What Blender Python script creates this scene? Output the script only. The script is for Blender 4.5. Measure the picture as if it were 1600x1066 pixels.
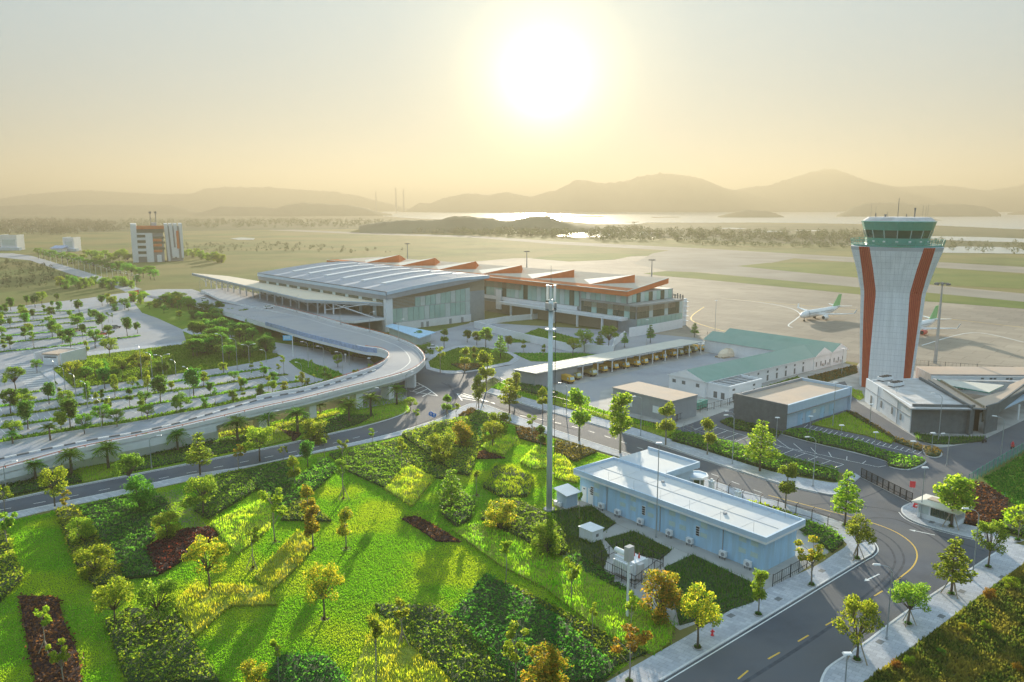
import bpy, math, random
import numpy as np
from mathutils import Vector, Matrix
from mathutils.geometry import tessellate_polygon
random.seed(11); RNG = np.random.default_rng(11)
SC = bpy.context.scene
for o in list(bpy.data.objects): bpy.data.objects.remove(o)
COL = SC.collection
# ------------------------------------------------------------------ camera, sky, sun, exposure
H = 55.0                      # drone height, metres
F = 1240.0                    # focal length in pixels of the 1600 px wide photograph
TILT = math.atan(215 / 1240)
cam = bpy.data.cameras.new('camera'); cam.sensor_width = 36; cam.lens = F / 1600 * 36
cam.clip_start = 0.5; cam.clip_end = 40000
camo = bpy.data.objects.new('camera', cam); COL.objects.link(camo)
camo.location = (0, 0, H); camo.rotation_euler = (math.pi / 2 - TILT, 0, 0)
SC.camera = camo
_b = (533 - 128) / F; _a = (852 - 800) / F
SUND = Vector((_a, math.cos(TILT) + _b * math.sin(TILT), -math.sin(TILT) + _b * math.cos(TILT))).normalized()
SUN_EL = math.asin(SUND.z); SUN_AZ = math.atan2(SUND.x, SUND.y)
W = bpy.data.worlds.new('World'); SC.world = W; W.use_nodes = True
nt = W.node_tree; nt.nodes.clear()
def wn(t, **k):
    n = nt.nodes.new(t)
    for a, v in k.items(): setattr(n, a, v)
    return n
sky = wn('ShaderNodeTexSky', sky_type='NISHITA'); sky.sun_disc = False
sky.sun_elevation = SUN_EL; sky.sun_rotation = SUN_AZ
sky.altitude = 0; sky.air_density = 1.0; sky.dust_density = 1.0; sky.ozone_density = 1.6
bg = wn('ShaderNodeBackground'); bg.inputs['Strength'].default_value = 0.15
gm = wn('ShaderNodeGamma'); gm.inputs['Gamma'].default_value = 0.06     # thick haze evens the sky out
nt.links.new(sky.outputs[0], gm.inputs['Color']); tn = wn('ShaderNodeMix', data_type='RGBA', blend_type='MULTIPLY'); tn.inputs[0].default_value = 1; tn.inputs[7].default_value = (.66, .93, 1.12, 1)
nt.links.new(gm.outputs[0], tn.inputs[6]); 
# brightening added overhead to lift the shade below: rises smoothly with height, L ~ 1 + 2 sin h
tc0 = wn('ShaderNodeTexCoord'); nr0 = wn('ShaderNodeVectorMath', operation='NORMALIZE'); nt.links.new(tc0.outputs['Generated'], nr0.inputs[0])
sx = wn('ShaderNodeSeparateXYZ'); nt.links.new(nr0.outputs[0], sx.inputs[0])
dm = wn('ShaderNodeMapRange'); dm.inputs['From Min'].default_value = 0; dm.inputs['From Max'].default_value = 1; dm.inputs['To Min'].default_value = .58; dm.inputs['To Max'].default_value = 1.62
nt.links.new(sx.outputs['Z'], dm.inputs['Value'])
vs = wn('ShaderNodeVectorMath', operation='SCALE'); nt.links.new(tn.outputs[2], vs.inputs[0]); nt.links.new(dm.outputs[0], vs.inputs['Scale']); nt.links.new(vs.outputs[0], bg.inputs['Color'])
# the sun seen through low haze: a disc and its aureole, both in the sky itself
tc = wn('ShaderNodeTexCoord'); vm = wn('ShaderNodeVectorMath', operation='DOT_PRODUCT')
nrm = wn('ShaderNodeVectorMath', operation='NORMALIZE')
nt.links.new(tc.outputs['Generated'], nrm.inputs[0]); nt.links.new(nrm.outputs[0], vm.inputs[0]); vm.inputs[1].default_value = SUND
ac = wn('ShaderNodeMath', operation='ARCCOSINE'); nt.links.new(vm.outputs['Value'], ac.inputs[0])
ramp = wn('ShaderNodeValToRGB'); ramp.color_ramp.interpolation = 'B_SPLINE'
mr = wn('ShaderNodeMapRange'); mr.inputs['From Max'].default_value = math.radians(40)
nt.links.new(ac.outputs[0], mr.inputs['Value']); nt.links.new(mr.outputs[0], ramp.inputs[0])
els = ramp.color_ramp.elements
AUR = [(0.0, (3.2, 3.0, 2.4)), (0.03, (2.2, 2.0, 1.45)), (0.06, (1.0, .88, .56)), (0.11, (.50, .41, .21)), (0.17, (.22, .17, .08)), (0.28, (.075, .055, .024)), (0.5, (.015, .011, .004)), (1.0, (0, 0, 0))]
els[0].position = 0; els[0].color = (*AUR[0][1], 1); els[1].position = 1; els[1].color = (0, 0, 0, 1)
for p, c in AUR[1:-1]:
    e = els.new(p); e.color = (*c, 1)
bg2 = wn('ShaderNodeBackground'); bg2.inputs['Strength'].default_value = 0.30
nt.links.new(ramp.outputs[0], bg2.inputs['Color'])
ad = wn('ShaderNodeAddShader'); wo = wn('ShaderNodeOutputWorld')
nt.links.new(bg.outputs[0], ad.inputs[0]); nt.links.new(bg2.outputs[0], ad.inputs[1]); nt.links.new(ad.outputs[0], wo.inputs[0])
sun = bpy.data.lights.new('sun', 'SUN'); sun.energy = 4.5; sun.angle = math.radians(0.6); sun.color = (1.0, 0.88, 0.68)
suno = bpy.data.objects.new('sun', sun); COL.objects.link(suno); suno.location = (0, 0, 300)
suno.rotation_euler = SUND.to_track_quat('Z', 'Y').to_euler()
SC.view_settings.view_transform = 'Standard'; SC.view_settings.look = 'None'
SC.view_settings.exposure = 2.2; SC.view_settings.gamma = 1.0; SC.view_settings.use_curve_mapping = False
SC.cycles.max_bounces = 6; SC.cycles.diffuse_bounces = 3; SC.cycles.glossy_bounces = 2; SC.cycles.transmission_bounces = 4
SC.cycles.volume_bounces = 0; SC.cycles.transparent_max_bounces = 6
SC.cycles.use_denoising = True; SC.cycles.sample_clamp_indirect = 6.0; SC.cycles.caustics_reflective = False
SC.cycles.use_adaptive_sampling = True; SC.cycles.adaptive_threshold = 0.02

# ------------------------------------------------------------------ survey: where a sight line meets a level
CT, ST = math.cos(TILT), math.sin(TILT)
def G(px, py, z=0.0):
    a = (px - 800) / F; b = (533 - py) / F
    t = (z - H) / (-ST + b * CT)
    return Vector((a * t, (CT + b * ST) * t, z))
def pix(p):
    z = p[2] - H; d = p[1] * CT - z * ST; u = p[1] * ST + z * CT
    return (800 + F * p[0] / d, 533 - F * u / d)
def height_at(p, py):
    lo, hi = -5.0, 900.0
    for _ in range(48):
        m = (lo + hi) / 2
        if pix((p[0], p[1], m))[1] > py: lo = m
        else: hi = m
    return lo
def GP(pts, z=0.0): return [G(x, y, z) for x, y in pts]

# ------------------------------------------------------------------ tagging
def tag(o, label=None, cat=None, group=None, kind=None):
    if label: o['label'] = label
    if cat: o['category'] = cat
    if group: o['group'] = group
    if kind: o['kind'] = kind
    return o
def empty(name, loc, rz=0.0, label=None, cat=None, group=None):
    o = bpy.data.objects.new(name, None); COL.objects.link(o)
    o.empty_display_size = 0.5
    o.location = loc; o.rotation_euler = (0, 0, rz)
    return tag(o, label, cat, group)
def link(name, me, parent=None, loc=(0, 0, 0), rz=0.0):
    o = bpy.data.objects.new(name, me); COL.objects.link(o)
    o.location = loc; o.rotation_euler = (0, 0, rz)
    if parent is not None: o.parent = parent
    return o
def copy_tree(o, parent=None):
    c = o.copy(); COL.objects.link(c)
    if parent is not None: c.parent = parent
    for ch in list(o.children): copy_tree(ch, c)
    return c

# ------------------------------------------------------------------ mesh builder
class MB:
    def __init__(s): s.v = []; s.f = []; s.m = []
    def poly(s, pts, m=0):
        n = len(s.v); s.v += [tuple(p) for p in pts]; s.f.append(tuple(range(n, n + len(pts)))); s.m.append(m)
    def ngon(s, pts, z, m=0, up=True):
        P = [Vector((p[0], p[1], 0)) for p in pts]
        if area2(P) < 0: P = P[::-1]
        for t in tessellate_polygon([P]):
            q = [P[i] for i in t]
            if (area2(q) < 0) == up: q = q[::-1]
            s.poly([(a.x, a.y, z) for a in q], m)
    def prism(s, pts, z0, z1, ms=0, mt=None, bottom=False):
        P = [(p[0], p[1]) for p in pts]
        if area2(P) < 0: P = P[::-1]
        for i in range(len(P)):
            a = P[i]; b = P[(i + 1) % len(P)]
            s.poly([(*a, z0), (*b, z0), (*b, z1), (*a, z1)], ms)
        s.ngon(P, z1, ms if mt is None else mt)
        if bottom: s.ngon(P, z0, ms, up=False)
    def hexa(s, b, t, ms=0, mt=None):
        """solid from four bottom points and four top points, both counter-clockwise from above"""
        s.poly([b[3], b[2], b[1], b[0]], ms); s.poly(t, ms if mt is None else mt)
        for i in range(4):
            j = (i + 1) % 4; s.poly([b[i], b[j], t[j], t[i]], ms)
    def box(s, x0, x1, y0, y1, z0, z1, m=0, mt=None):
        if x0 > x1: x0, x1 = x1, x0
        if y0 > y1: y0, y1 = y1, y0
        s.hexa([(x0, y0, z0), (x1, y0, z0), (x1, y1, z0), (x0, y1, z0)], [(x0, y0, z1), (x1, y0, z1), (x1, y1, z1), (x0, y1, z1)], m, mt)
    def bar(s, p, q, w, h=None, m=0):
        """square bar from p to q"""
        p = Vector(p); q = Vector(q); h = h or w; d = (q - p).normalized()
        u = d.cross(Vector((0, 0, 1)))
        if u.length < 1e-3: u = Vector((1, 0, 0))
        u.normalize(); w2 = u.cross(d).normalized()
        u *= w / 2; w2 *= h / 2
        a = [p - u - w2, p + u - w2, p + u + w2, p - u + w2]; b = [x + (q - p) for x in a]
        s.poly(a, m); s.poly(b[::-1], m)
        for i in range(4):
            j = (i + 1) % 4; s.poly([a[j], a[i], b[i], b[j]], m)
    def tube(s, pts, rs, n=6, m=0, cap=True):
        pts = [Vector(p) for p in pts]
        if not hasattr(rs, '__len__'): rs = [rs] * len(pts)
        rings = []; pu = None
        for i, p in enumerate(pts):
            d = (pts[min(i + 1, len(pts) - 1)] - pts[max(i - 1, 0)]).normalized()
            u = d.cross(Vector((0, 1, 0)) if pu is None and abs(d.y) < .9 else (pu if pu is not None else Vector((1, 0, 0))))
            if pu is not None: u = (pu - d * pu.dot(d))
            u.normalize(); w = d.cross(u).normalized(); pu = u
            rings.append([p + (u * math.cos(2 * math.pi * k / n) + w * math.sin(2 * math.pi * k / n)) * rs[i] for k in range(n)])
        base = len(s.v)
        for r in rings: s.v += [tuple(x) for x in r]
        for i in range(len(rings) - 1):
            for k in range(n):
                k2 = (k + 1) % n
                s.f.append((base + i * n + k, base + i * n + k2, base + (i + 1) * n + k2, base + (i + 1) * n + k)); s.m.append(m)
        if cap:
            s.f.append(tuple(base + k for k in range(n))[::-1]); s.m.append(m)
            e = base + (len(rings) - 1) * n
            s.f.append(tuple(e + k for k in range(n))); s.m.append(m)
    def loft(s, rings, m=0, closed=True, cap=False, fm=None):
        base = len(s.v); n = len(rings[0])
        for r in rings: s.v += [tuple(x) for x in r]
        for i in range(len(rings) - 1):
            for k in range(n if closed else n - 1):
                k2 = (k + 1) % n
                s.f.append((base + i * n + k, base + i * n + k2, base + (i + 1) * n + k2, base + (i + 1) * n + k)); s.m.append(fm(i, k) if fm else m)
        if cap:
            s.f.append(tuple(base + k for k in range(n))[::-1]); s.m.append(m)
            e = base + (len(rings) - 1) * n
            s.f.append(tuple(e + k for k in range(n))); s.m.append(m)
    def mesh(s, name, mats, smooth=False):
        me = bpy.data.meshes.new(name); me.from_pydata(s.v, [], s.f)
        for x in (mats if isinstance(mats, (list, tuple)) else [mats]): me.materials.append(x)
        me.polygons.foreach_set('material_index', s.m)
        if smooth: me.polygons.foreach_set('use_smooth', [True] * len(s.f))
        me.update(); return me
    def obj(s, name, mats, parent=None, loc=(0, 0, 0), rz=0.0, smooth=False, local=None):
        """local: shift the vertices so that the object's origin sits at that point"""
        if local is not None:
            L = Vector(local); s.v = [(a[0] - L.x, a[1] - L.y, a[2] - L.z) for a in s.v]; loc = local
        return link(name, s.mesh(name, mats, smooth), parent, loc, rz)
def area2(P):
    return sum(P[i][0] * P[(i + 1) % len(P)][1] - P[(i + 1) % len(P)][0] * P[i][1] for i in range(len(P)))
def centre(P):
    return Vector((sum(p[0] for p in P) / len(P), sum(p[1] for p in P) / len(P), 0))
def catmull(pts, per=8):
    P = [Vector(p) for p in pts]; out = []
    for i in range(len(P) - 1):
        a = P[max(i - 1, 0)]; b = P[i]; c = P[i + 1]; d = P[min(i + 2, len(P) - 1)]
        for k in range(per):
            t = k / per
            out.append(0.5 * ((2 * b) + (c - a) * t + (2 * a - 5 * b + 4 * c - d) * t * t + (3 * b - a - 3 * c + d) * t ** 3))
    out.append(P[-1]); return out
def offset_line(pts, d):
    out = []
    for i, p in enumerate(pts):
        t = (pts[min(i + 1, len(pts) - 1)] - pts[max(i - 1, 0)]); t.z = 0; t.normalize()
        out.append(p + Vector((-t.y, t.x, 0)) * d)
    return out
def walk(pts, step, start=0.0):
    """points and tangents every `step` metres along a line"""
    out = []; acc = -start
    for a, b in zip(pts, pts[1:]):
        L = (b - a).length
        while acc <= L:
            if acc >= 0: out.append((a.lerp(b, acc / L if L else 0), (b - a).normalized()))
            acc += step
        acc -= L
    return out
def fast_mesh(name, verts, faces, mats, mi=None, smooth=False):
    """verts (N,3), faces (M,k) numpy arrays"""
    me = bpy.data.meshes.new(name); k = faces.shape[1]
    me.vertices.add(len(verts)); me.vertices.foreach_set('co', np.asarray(verts, np.float32).ravel())
    me.loops.add(faces.size); me.loops.foreach_set('vertex_index', faces.astype(np.int32).ravel())
    me.polygons.add(len(faces)); me.polygons.foreach_set('loop_start', np.arange(0, faces.size, k, dtype=np.int32))
    for x in (mats if isinstance(mats, (list, tuple)) else [mats]): me.materials.append(x)
    if mi is not None: me.polygons.foreach_set('material_index', mi.astype(np.int32))
    if smooth: me.polygons.foreach_set('use_smooth', np.ones(len(faces), bool))
    me.update(calc_edges=True); return me

# ------------------------------------------------------------------ materials
def mat(name, col, rough=0.7, var=0.12, scale=1.0, bump=0.0, bscale=20.0, metal=0.0, spec=0.4, col2=None, w2=0.0, scale2=0.1, stretch=None):
    m = bpy.data.materials.new(name); m.use_nodes = True; n = m.node_tree; N = n.nodes; L = n.links
    p = N['Principled BSDF']; p.inputs['Roughness'].default_value = rough; p.inputs['Metallic'].default_value = metal
    p.inputs['Specular IOR Level'].default_value = spec
    t = N.new('ShaderNodeTexCoord'); mp = N.new('ShaderNodeMapping'); L.new(t.outputs['Object'], mp.inputs[0])
    if stretch: mp.inputs['Scale'].default_value = stretch
    nz = N.new('ShaderNodeTexNoise'); nz.inputs['Scale'].default_value = scale; nz.inputs['Detail'].default_value = 6; nz.inputs['Roughness'].default_value = 0.65
    L.new(mp.outputs[0], nz.inputs['Vector'])
    r = N.new('ShaderNodeValToRGB'); L.new(nz.outputs['Fac'], r.inputs[0])
    lo = [max(0, c * (1 - var)) for c in col]; hi = [min(1, c * (1 + var)) for c in col]
    r.color_ramp.elements[0].position = .3; r.color_ramp.elements[1].position = .7
    r.color_ramp.elements[0].color = (*lo, 1); r.color_ramp.elements[1].color = (*hi, 1)
    out = r.outputs[0]
    if col2:
        n2 = N.new('ShaderNodeTexNoise'); n2.inputs['Scale'].default_value = scale2; n2.inputs['Detail'].default_value = 5
        L.new(mp.outputs[0], n2.inputs['Vector'])
        r2 = N.new('ShaderNodeValToRGB'); L.new(n2.outputs['Fac'], r2.inputs[0])
        r2.color_ramp.elements[0].position = .5 - w2; r2.color_ramp.elements[1].position = .5 + w2
        mx = N.new('ShaderNodeMix'); mx.data_type = 'RGBA'; L.new(r2.outputs[0], mx.inputs[0]); L.new(out, mx.inputs[6])
        mx.inputs[7].default_value = (*col2, 1); out = mx.outputs[2]
    L.new(out, p.inputs['Base Color'])
    if bump:
        b = N.new('ShaderNodeBump'); b.inputs['Strength'].default_value = bump; b.inputs['Distance'].default_value = 0.1
        n3 = N.new('ShaderNodeTexNoise'); n3.inputs['Scale'].default_value = bscale; n3.inputs['Detail'].default_value = 4
        L.new(mp.outputs[0], n3.inputs['Vector']); L.new(n3.outputs['Fac'], b.inputs['Height']); L.new(b.outputs[0], p.inputs['Normal'])
    return m
def paver_mat(name, col, size=0.8, mortar=0.02, rz=0.7, c2=(.78, .79, .82), spec=.15, col2=None, scale2=.1):
    m = mat(name, col, 0.9, 0.1, 0.6 if size < 2 else .05, spec=spec, col2=col2, w2=.16, scale2=scale2); N = m.node_tree.nodes; L = m.node_tree.links; p = N['Principled BSDF']
    t = N.new('ShaderNodeTexCoord'); mp = N.new('ShaderNodeMapping'); mp.inputs['Rotation'].default_value = (0, 0, rz); L.new(t.outputs['Object'], mp.inputs[0])
    b = N.new('ShaderNodeTexBrick'); b.inputs['Scale'].default_value = 1.0; b.inputs['Brick Width'].default_value = size * 1.6; b.inputs['Row Height'].default_value = size
    b.inputs['Mortar Size'].default_value = mortar; b.inputs['Bias'].default_value = 0
    b.inputs['Color1'].default_value = (1, 1, 1, 1); b.inputs['Color2'].default_value = (*c2, 1); b.inputs['Mortar'].default_value = (.55, .55, .55, 1)
    L.new(mp.outputs[0], b.inputs['Vector'])
    mx = N.new('ShaderNodeMix'); mx.data_type = 'RGBA'; mx.blend_type = 'MULTIPLY'; mx.inputs[0].default_value = 1
    src = p.inputs['Base Color'].links[0].from_socket; L.new(src, mx.inputs[6]); L.new(b.outputs['Color'], mx.inputs[7]); L.new(mx.outputs[2], p.inputs['Base Color'])
    return m
def leaf_mat(name, dark, mid, light, trans=0.5, patch=None, pscale=0.35, tboost=1.9):
    """foliage: every leaf (mesh island) takes its own tint, light passes through the blades"""
    m = bpy.data.materials.new(name); m.use_nodes = True; n = m.node_tree; N = n.nodes; L = n.links; N.clear()
    g = N.new('ShaderNodeNewGeometry'); oi = N.new('ShaderNodeObjectInfo')
    r = N.new('ShaderNodeValToRGB'); L.new(g.outputs['Random Per Island'], r.inputs[0])
    e = r.color_ramp.elements; e[0].position = 0.05; e[0].color = (*dark, 1); e[1].position = .95; e[1].color = (*light, 1)
    k = e.new(.5); k.color = (*mid, 1)
    out = r.outputs[0]
    if patch:
        t = N.new('ShaderNodeTexCoord'); nz = N.new('ShaderNodeTexNoise'); nz.inputs['Scale'].default_value = pscale; nz.inputs['Detail'].default_value = 3
        L.new(t.outputs['Object'], nz.inputs['Vector']); rr = N.new('ShaderNodeValToRGB'); L.new(nz.outputs['Fac'], rr.inputs[0])
        rr.color_ramp.elements[0].position = .47; rr.color_ramp.elements[1].position = .6
        mx = N.new('ShaderNodeMix'); mx.data_type = 'RGBA'; L.new(rr.outputs[0], mx.inputs[0]); L.new(out, mx.inputs[6]); mx.inputs[7].default_value = (*patch, 1); out = mx.outputs[2]
    hs = N.new('ShaderNodeHueSaturation'); L.new(out, hs.inputs['Color'])
    h1 = N.new('ShaderNodeMapRange'); h1.inputs['To Min'].default_value = .47; h1.inputs['To Max'].default_value = .525; L.new(oi.outputs['Random'], h1.inputs['Value']); L.new(h1.outputs[0], hs.inputs['Hue'])
    h2 = N.new('ShaderNodeMapRange'); h2.inputs['To Min'].default_value = .8; h2.inputs['To Max'].default_value = 1.2; L.new(oi.outputs['Random'], h2.inputs['Value']); L.new(h2.outputs[0], hs.inputs['Value'])
    p = N.new('ShaderNodeBsdfPrincipled'); p.inputs['Roughness'].default_value = .55; p.inputs['Specular IOR Level'].default_value = .08; L.new(hs.outputs[0], p.inputs['Base Color'])
    tb = N.new('ShaderNodeMix'); tb.data_type = 'RGBA'; tb.blend_type = 'MULTIPLY'; tb.inputs[0].default_value = 1; L.new(hs.outputs[0], tb.inputs[6]); tb.inputs[7].default_value = (tboost * 1.0, tboost * 1.08, tboost * .5, 1)
    tr = N.new('ShaderNodeBsdfTranslucent'); L.new(tb.outputs[2], tr.inputs['Color'])
    ms = N.new('ShaderNodeMixShader'); ms.inputs[0].default_value = min(.7, trans + .08); L.new(p.outputs[0], ms.inputs[1]); L.new(tr.outputs[0], ms.inputs[2])
    o = N.new('ShaderNodeOutputMaterial'); L.new(ms.outputs[0], o.inputs[0]); return m
M = {}
M['asphalt'] = mat('asphalt', (.10, .113, .137), .85, .25, .12, .25, 60, spec=.12, col2=(.135, .137, .145), w2=.10, scale2=.05)
M['asphalt_light'] = mat('asphalt_light', (.33, .345, .38), .9, .15, .12, .2, 40, spec=.1, col2=(.38, .375, .385), w2=.12, scale2=.05)
M['apron'] = paver_mat('apron_concrete', (.42, .35, .27), 7.5, .10, .73, (.84, .84, .85), .05, (.28, .24, .195), .012)
M['taxi'] = mat('taxiway_asphalt', (.25, .225, .19), .95, .12, .03, spec=.04, col2=(.31, .28, .235), w2=.1, scale2=.02)
M['pave'] = paver_mat('sidewalk_paving', (.5, .51, .54), .7, .02)
M['kerb'] = mat('kerb_stone', (.62, .62, .62), .8, .1, 2)
M['conc'] = mat('concrete', (.45, .44, .42), .85, .15, .5, .2, 15, col2=(.33, .32, .3), w2=.15, scale2=.25, spec=.15)
M['white'] = mat('white_paint', (.80, .80, .80), .5, .05, .8)
M['wwall'] = mat('white_wall', (.79, .80, .82), .75, .05, .4)
M['stain'] = mat('weathered_wall', (.60, .57, .56), .9, .12, .5, spec=.15, col2=(.50, .47, .45), w2=.1, scale2=.4)
M['line'] = mat('road_paint_white', (.75, .75, .73), .6, .12, 3)
M['yline'] = mat('road_paint_yellow', (.72, .45, .06), .6, .15, 3)
M['blue'] = mat('sky_blue_wall', (.43, .66, .86), .85, .07, .5, spec=.15, col2=(.40, .58, .72), w2=.12, scale2=1.2, stretch=(1, 1, .12))
M['blue2'] = mat('pale_blue_trim', (.50, .62, .74), .75, .06, .6)
M['roofw'] = mat('pale_flat_roof', (.58, .60, .63), .8, .06, .3, spec=.15, col2=(.64, .63, .61), w2=.15, scale2=.15)
M['patch'] = mat('yellow_patch_paint', (.50, .63, .60), .85, .1, 3)
M['dark'] = mat('dark_metal', (.03, .03, .033), .5, .1, 2)
M['black'] = mat('black_opening', (.012, .012, .014), .4, .1, 2)
M['steel'] = mat('galvanised_steel', (.42, .45, .47), .45, .08, 1, metal=.5)
M['steel2'] = mat('panel_joint', (.50, .54, .60), .6, .05, .5)
M['tyre'] = mat('tyre_rubber_mark', (.08, .088, .104), .9, .3, .8, spec=.1)
M['sawm'] = mat('pale_roof_sheet', (.62, .52, .42), 1.0, .06, .2, spec=0.0)
M['mast'] = mat('mast_paint', (.66, .74, .76), .5, .06, .5)
M['grey'] = mat('grey_render', (.33, .34, .36), .8, .08, .4)
M['dgrey'] = mat('dark_grey_stone', (.155, .165, .17), .7, .15, .8, .3, 10)
M['beige'] = mat('beige_flat_roof', (.60, .45, .34), .9, .07, .3, spec=.1, col2=(.54, .43, .35), w2=.14, scale2=.12)
M['canopy'] = mat('cream_canopy_roof', (.74, .62, .48), .85, .04, .2, spec=.1)
M['orange'] = mat('orange_cladding', (.68, .19, .06), .7, .08, .5, spec=.15)
M['metalroof'] = mat('blue_grey_metal_roof', (.46, .475, .52), .7, .05, .2, spec=.2)
M['saw'] = mat('pale_metal_roof', (.66, .62, .54), .8, .05, .2, spec=.15)
M['glass'] = mat('teal_glass', (.38, .56, .50), .2, .12, .15, spec=.6)
M['glassd'] = mat('dark_glass', (.10, .11, .07), .15, .25, .2, spec=.7)
M['glassp'] = mat('pale_glass', (.55, .64, .62), .25, .1, .2, spec=.6)
M['louvre'] = mat('brown_louvre', (.36, .29, .20), .7, .12, 2)
M['gtower'] = mat('green_tower_glass', (.10, .34, .26), .25, .08, .6, spec=.6)
M['tglass'] = mat('tower_cab_glass', (.035, .075, .045), .06, .2, .4, spec=.9)
M['red'] = mat('red_louvre', (.50, .065, .04), .6, .1, 1)
M['redfin'] = mat('orange_fin', (.64, .17, .085), .7, .08, 1, spec=.1)
M['oroof'] = mat('orange_roof_sheet', (.58, .22, .11), 1.0, .08, .3, spec=0.0)
M['tpanel'] = mat('tower_panel', (.79, .83, .88), .6, .05, .35, spec=.2, col2=(.70, .74, .79), w2=.12, scale2=.8, stretch=(1, 1, .08))
M['groof'] = mat('green_sheet_roof', (.25, .38, .32), .9, .08, .25, spec=.05, col2=(.29, .40, .35), w2=.15, scale2=.08)
M['blueban'] = mat('blue_banner', (.34, .44, .66), .7, .3, .6)
M['bsign'] = mat('blue_sign', (.05, .22, .75), .4, .05, 1)
M['rsign'] = mat('red_sign', (.80, .05, .07), .45, .06, 1)
M['flag'] = mat('red_flag', (.75, .12, .08), .7, .1, 2)
M['lightblue'] = mat('light_blue_sign', (.10, .50, .80), .45, .05, 1)
M['yellow'] = mat('yellow_vehicle_paint', (.72, .42, .05), .45, .1, .8)
M['olive'] = mat('olive_vehicle_paint', (.42, .36, .12), .5, .15, .8)
M['rubber'] = mat('rubber', (.02, .02, .02), .8, .1, 3)
M['lime'] = mat('lime_tail_paint', (.25, .55, .22), .4, .08, .4)
M['redeng'] = mat('red_engine_paint', (.65, .10, .07), .4, .08, .6)
M['wood'] = mat('bark', (.14, .11, .08), .9, .3, 6, .5, 20)
M['woodp'] = mat('pale_bark', (.33, .29, .24), .9, .25, 6, .5, 20)
M['stake'] = mat('timber_stake', (.38, .31, .22), .85, .2, 5)
M['soil'] = mat('bare_soil', (.20, .16, .12), .95, .25, .8, .6, 8, spec=.03)
M['lawnbase'] = mat('lawn_ground', (.11, .20, .02), .95, .3, .5, .8, 6, col2=(.17, .24, .025), w2=.15, scale2=.12, spec=.03)
M['field'] = mat('dry_field', (.13, .155, .045), .97, .35, .02, 0, col2=(.22, .19, .07), w2=.12, scale2=.009, spec=.03)
M['wild'] = mat('wild_field', (.07, .10, .03), .97, .45, .25, .8, 3, spec=.05, col2=(.14, .12, .045), w2=.12, scale2=.12)
M['marsh'] = mat('marshland', (.055, .085, .03), .97, .3, .01, 0, col2=(.09, .10, .045), w2=.12, scale2=.006, spec=.03)
M['L_far'] = leaf_mat('far_tree_leaf', (.05, .08, .03), (.075, .105, .04), (.10, .13, .05), .2, tboost=1.0)
M['hill'] = mat('hill_forest', (.11, .13, .08), .95, .25, .01, 0, spec=.03)
M['grassfield'] = mat('airfield_grass', (.11, .165, .035), .97, .25, .03, 0, col2=(.18, .19, .05), w2=.15, scale2=.015, spec=.03)
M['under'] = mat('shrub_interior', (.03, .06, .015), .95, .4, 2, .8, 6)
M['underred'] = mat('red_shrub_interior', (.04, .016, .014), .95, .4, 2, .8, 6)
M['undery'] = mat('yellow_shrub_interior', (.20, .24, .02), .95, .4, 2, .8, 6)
# leaves
M['L_green'] = leaf_mat('leaf_green', (.05, .13, .022), (.10, .22, .035), (.18, .31, .05), .55)
M['L_dark'] = leaf_mat('leaf_dark_green', (.04, .11, .026), (.075, .17, .036), (.13, .24, .05), .52)
M['L_yel'] = leaf_mat('leaf_yellow_green', (.09, .17, .022), (.20, .27, .032), (.38, .40, .055), .52)
M['L_olive'] = leaf_mat('leaf_olive', (.075, .14, .022), (.15, .22, .035), (.28, .32, .05), .55)
M['L_orange'] = leaf_mat('leaf_orange', (.16, .10, .02), (.34, .14, .025), (.42, .22, .04), .5, tboost=1.4)
M['L_mix'] = leaf_mat('leaf_autumn_mix', (.10, .16, .022), (.26, .27, .035), (.55, .34, .05), .55, tboost=1.8)
M['B_yel'] = leaf_mat('bed_yellow_leaf', (.20, .34, .025), (.36, .47, .04), (.52, .56, .07), .58, patch=(.56, .54, .06), pscale=.3, tboost=1.6)
M['B_lime'] = leaf_mat('bed_lime_leaf', (.12, .25, .016), (.21, .36, .022), (.33, .43, .035), .55, patch=(.30, .38, .03), pscale=.25, tboost=1.8)
M['B_green'] = leaf_mat('bed_green_leaf', (.06, .15, .022), (.11, .23, .035), (.21, .33, .05), .52)
M['B_dark'] = leaf_mat('bed_dark_leaf', (.035, .10, .022), (.06, .155, .03), (.12, .23, .045), .5)
M['B_olive'] = leaf_mat('bed_olive_leaf', (.06, .12, .018), (.12, .19, .028), (.26, .29, .04), .52)
M['B_red'] = leaf_mat('bed_red_leaf', (.05, .022, .022), (.10, .04, .032), (.26, .09, .055), .4, tboost=1.3)
M['B_brown'] = leaf_mat('bed_brown_leaf', (.09, .06, .02), (.17, .11, .035), (.26, .17, .05), .4, tboost=1.3)
M['G_lawn'] = leaf_mat('lawn_blade', (.12, .27, .018), (.165, .33, .02), (.22, .38, .026), .58, patch=(.33, .39, .03), pscale=.06, tboost=1.8)
M['G_dark'] = leaf_mat('dark_grass_blade', (.035, .10, .018), (.06, .14, .024), (.10, .19, .03), .5)
M['G_wild'] = leaf_mat('wild_grass_blade', (.045, .085, .02), (.085, .125, .028), (.18, .18, .045), .45, patch=(.24, .20, .05), pscale=.2, tboost=1.5)
M['G_park'] = leaf_mat('park_grass_blade', (.07, .17, .02), (.11, .23, .028), (.17, .29, .04), .5, tboost=1.6)
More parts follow.
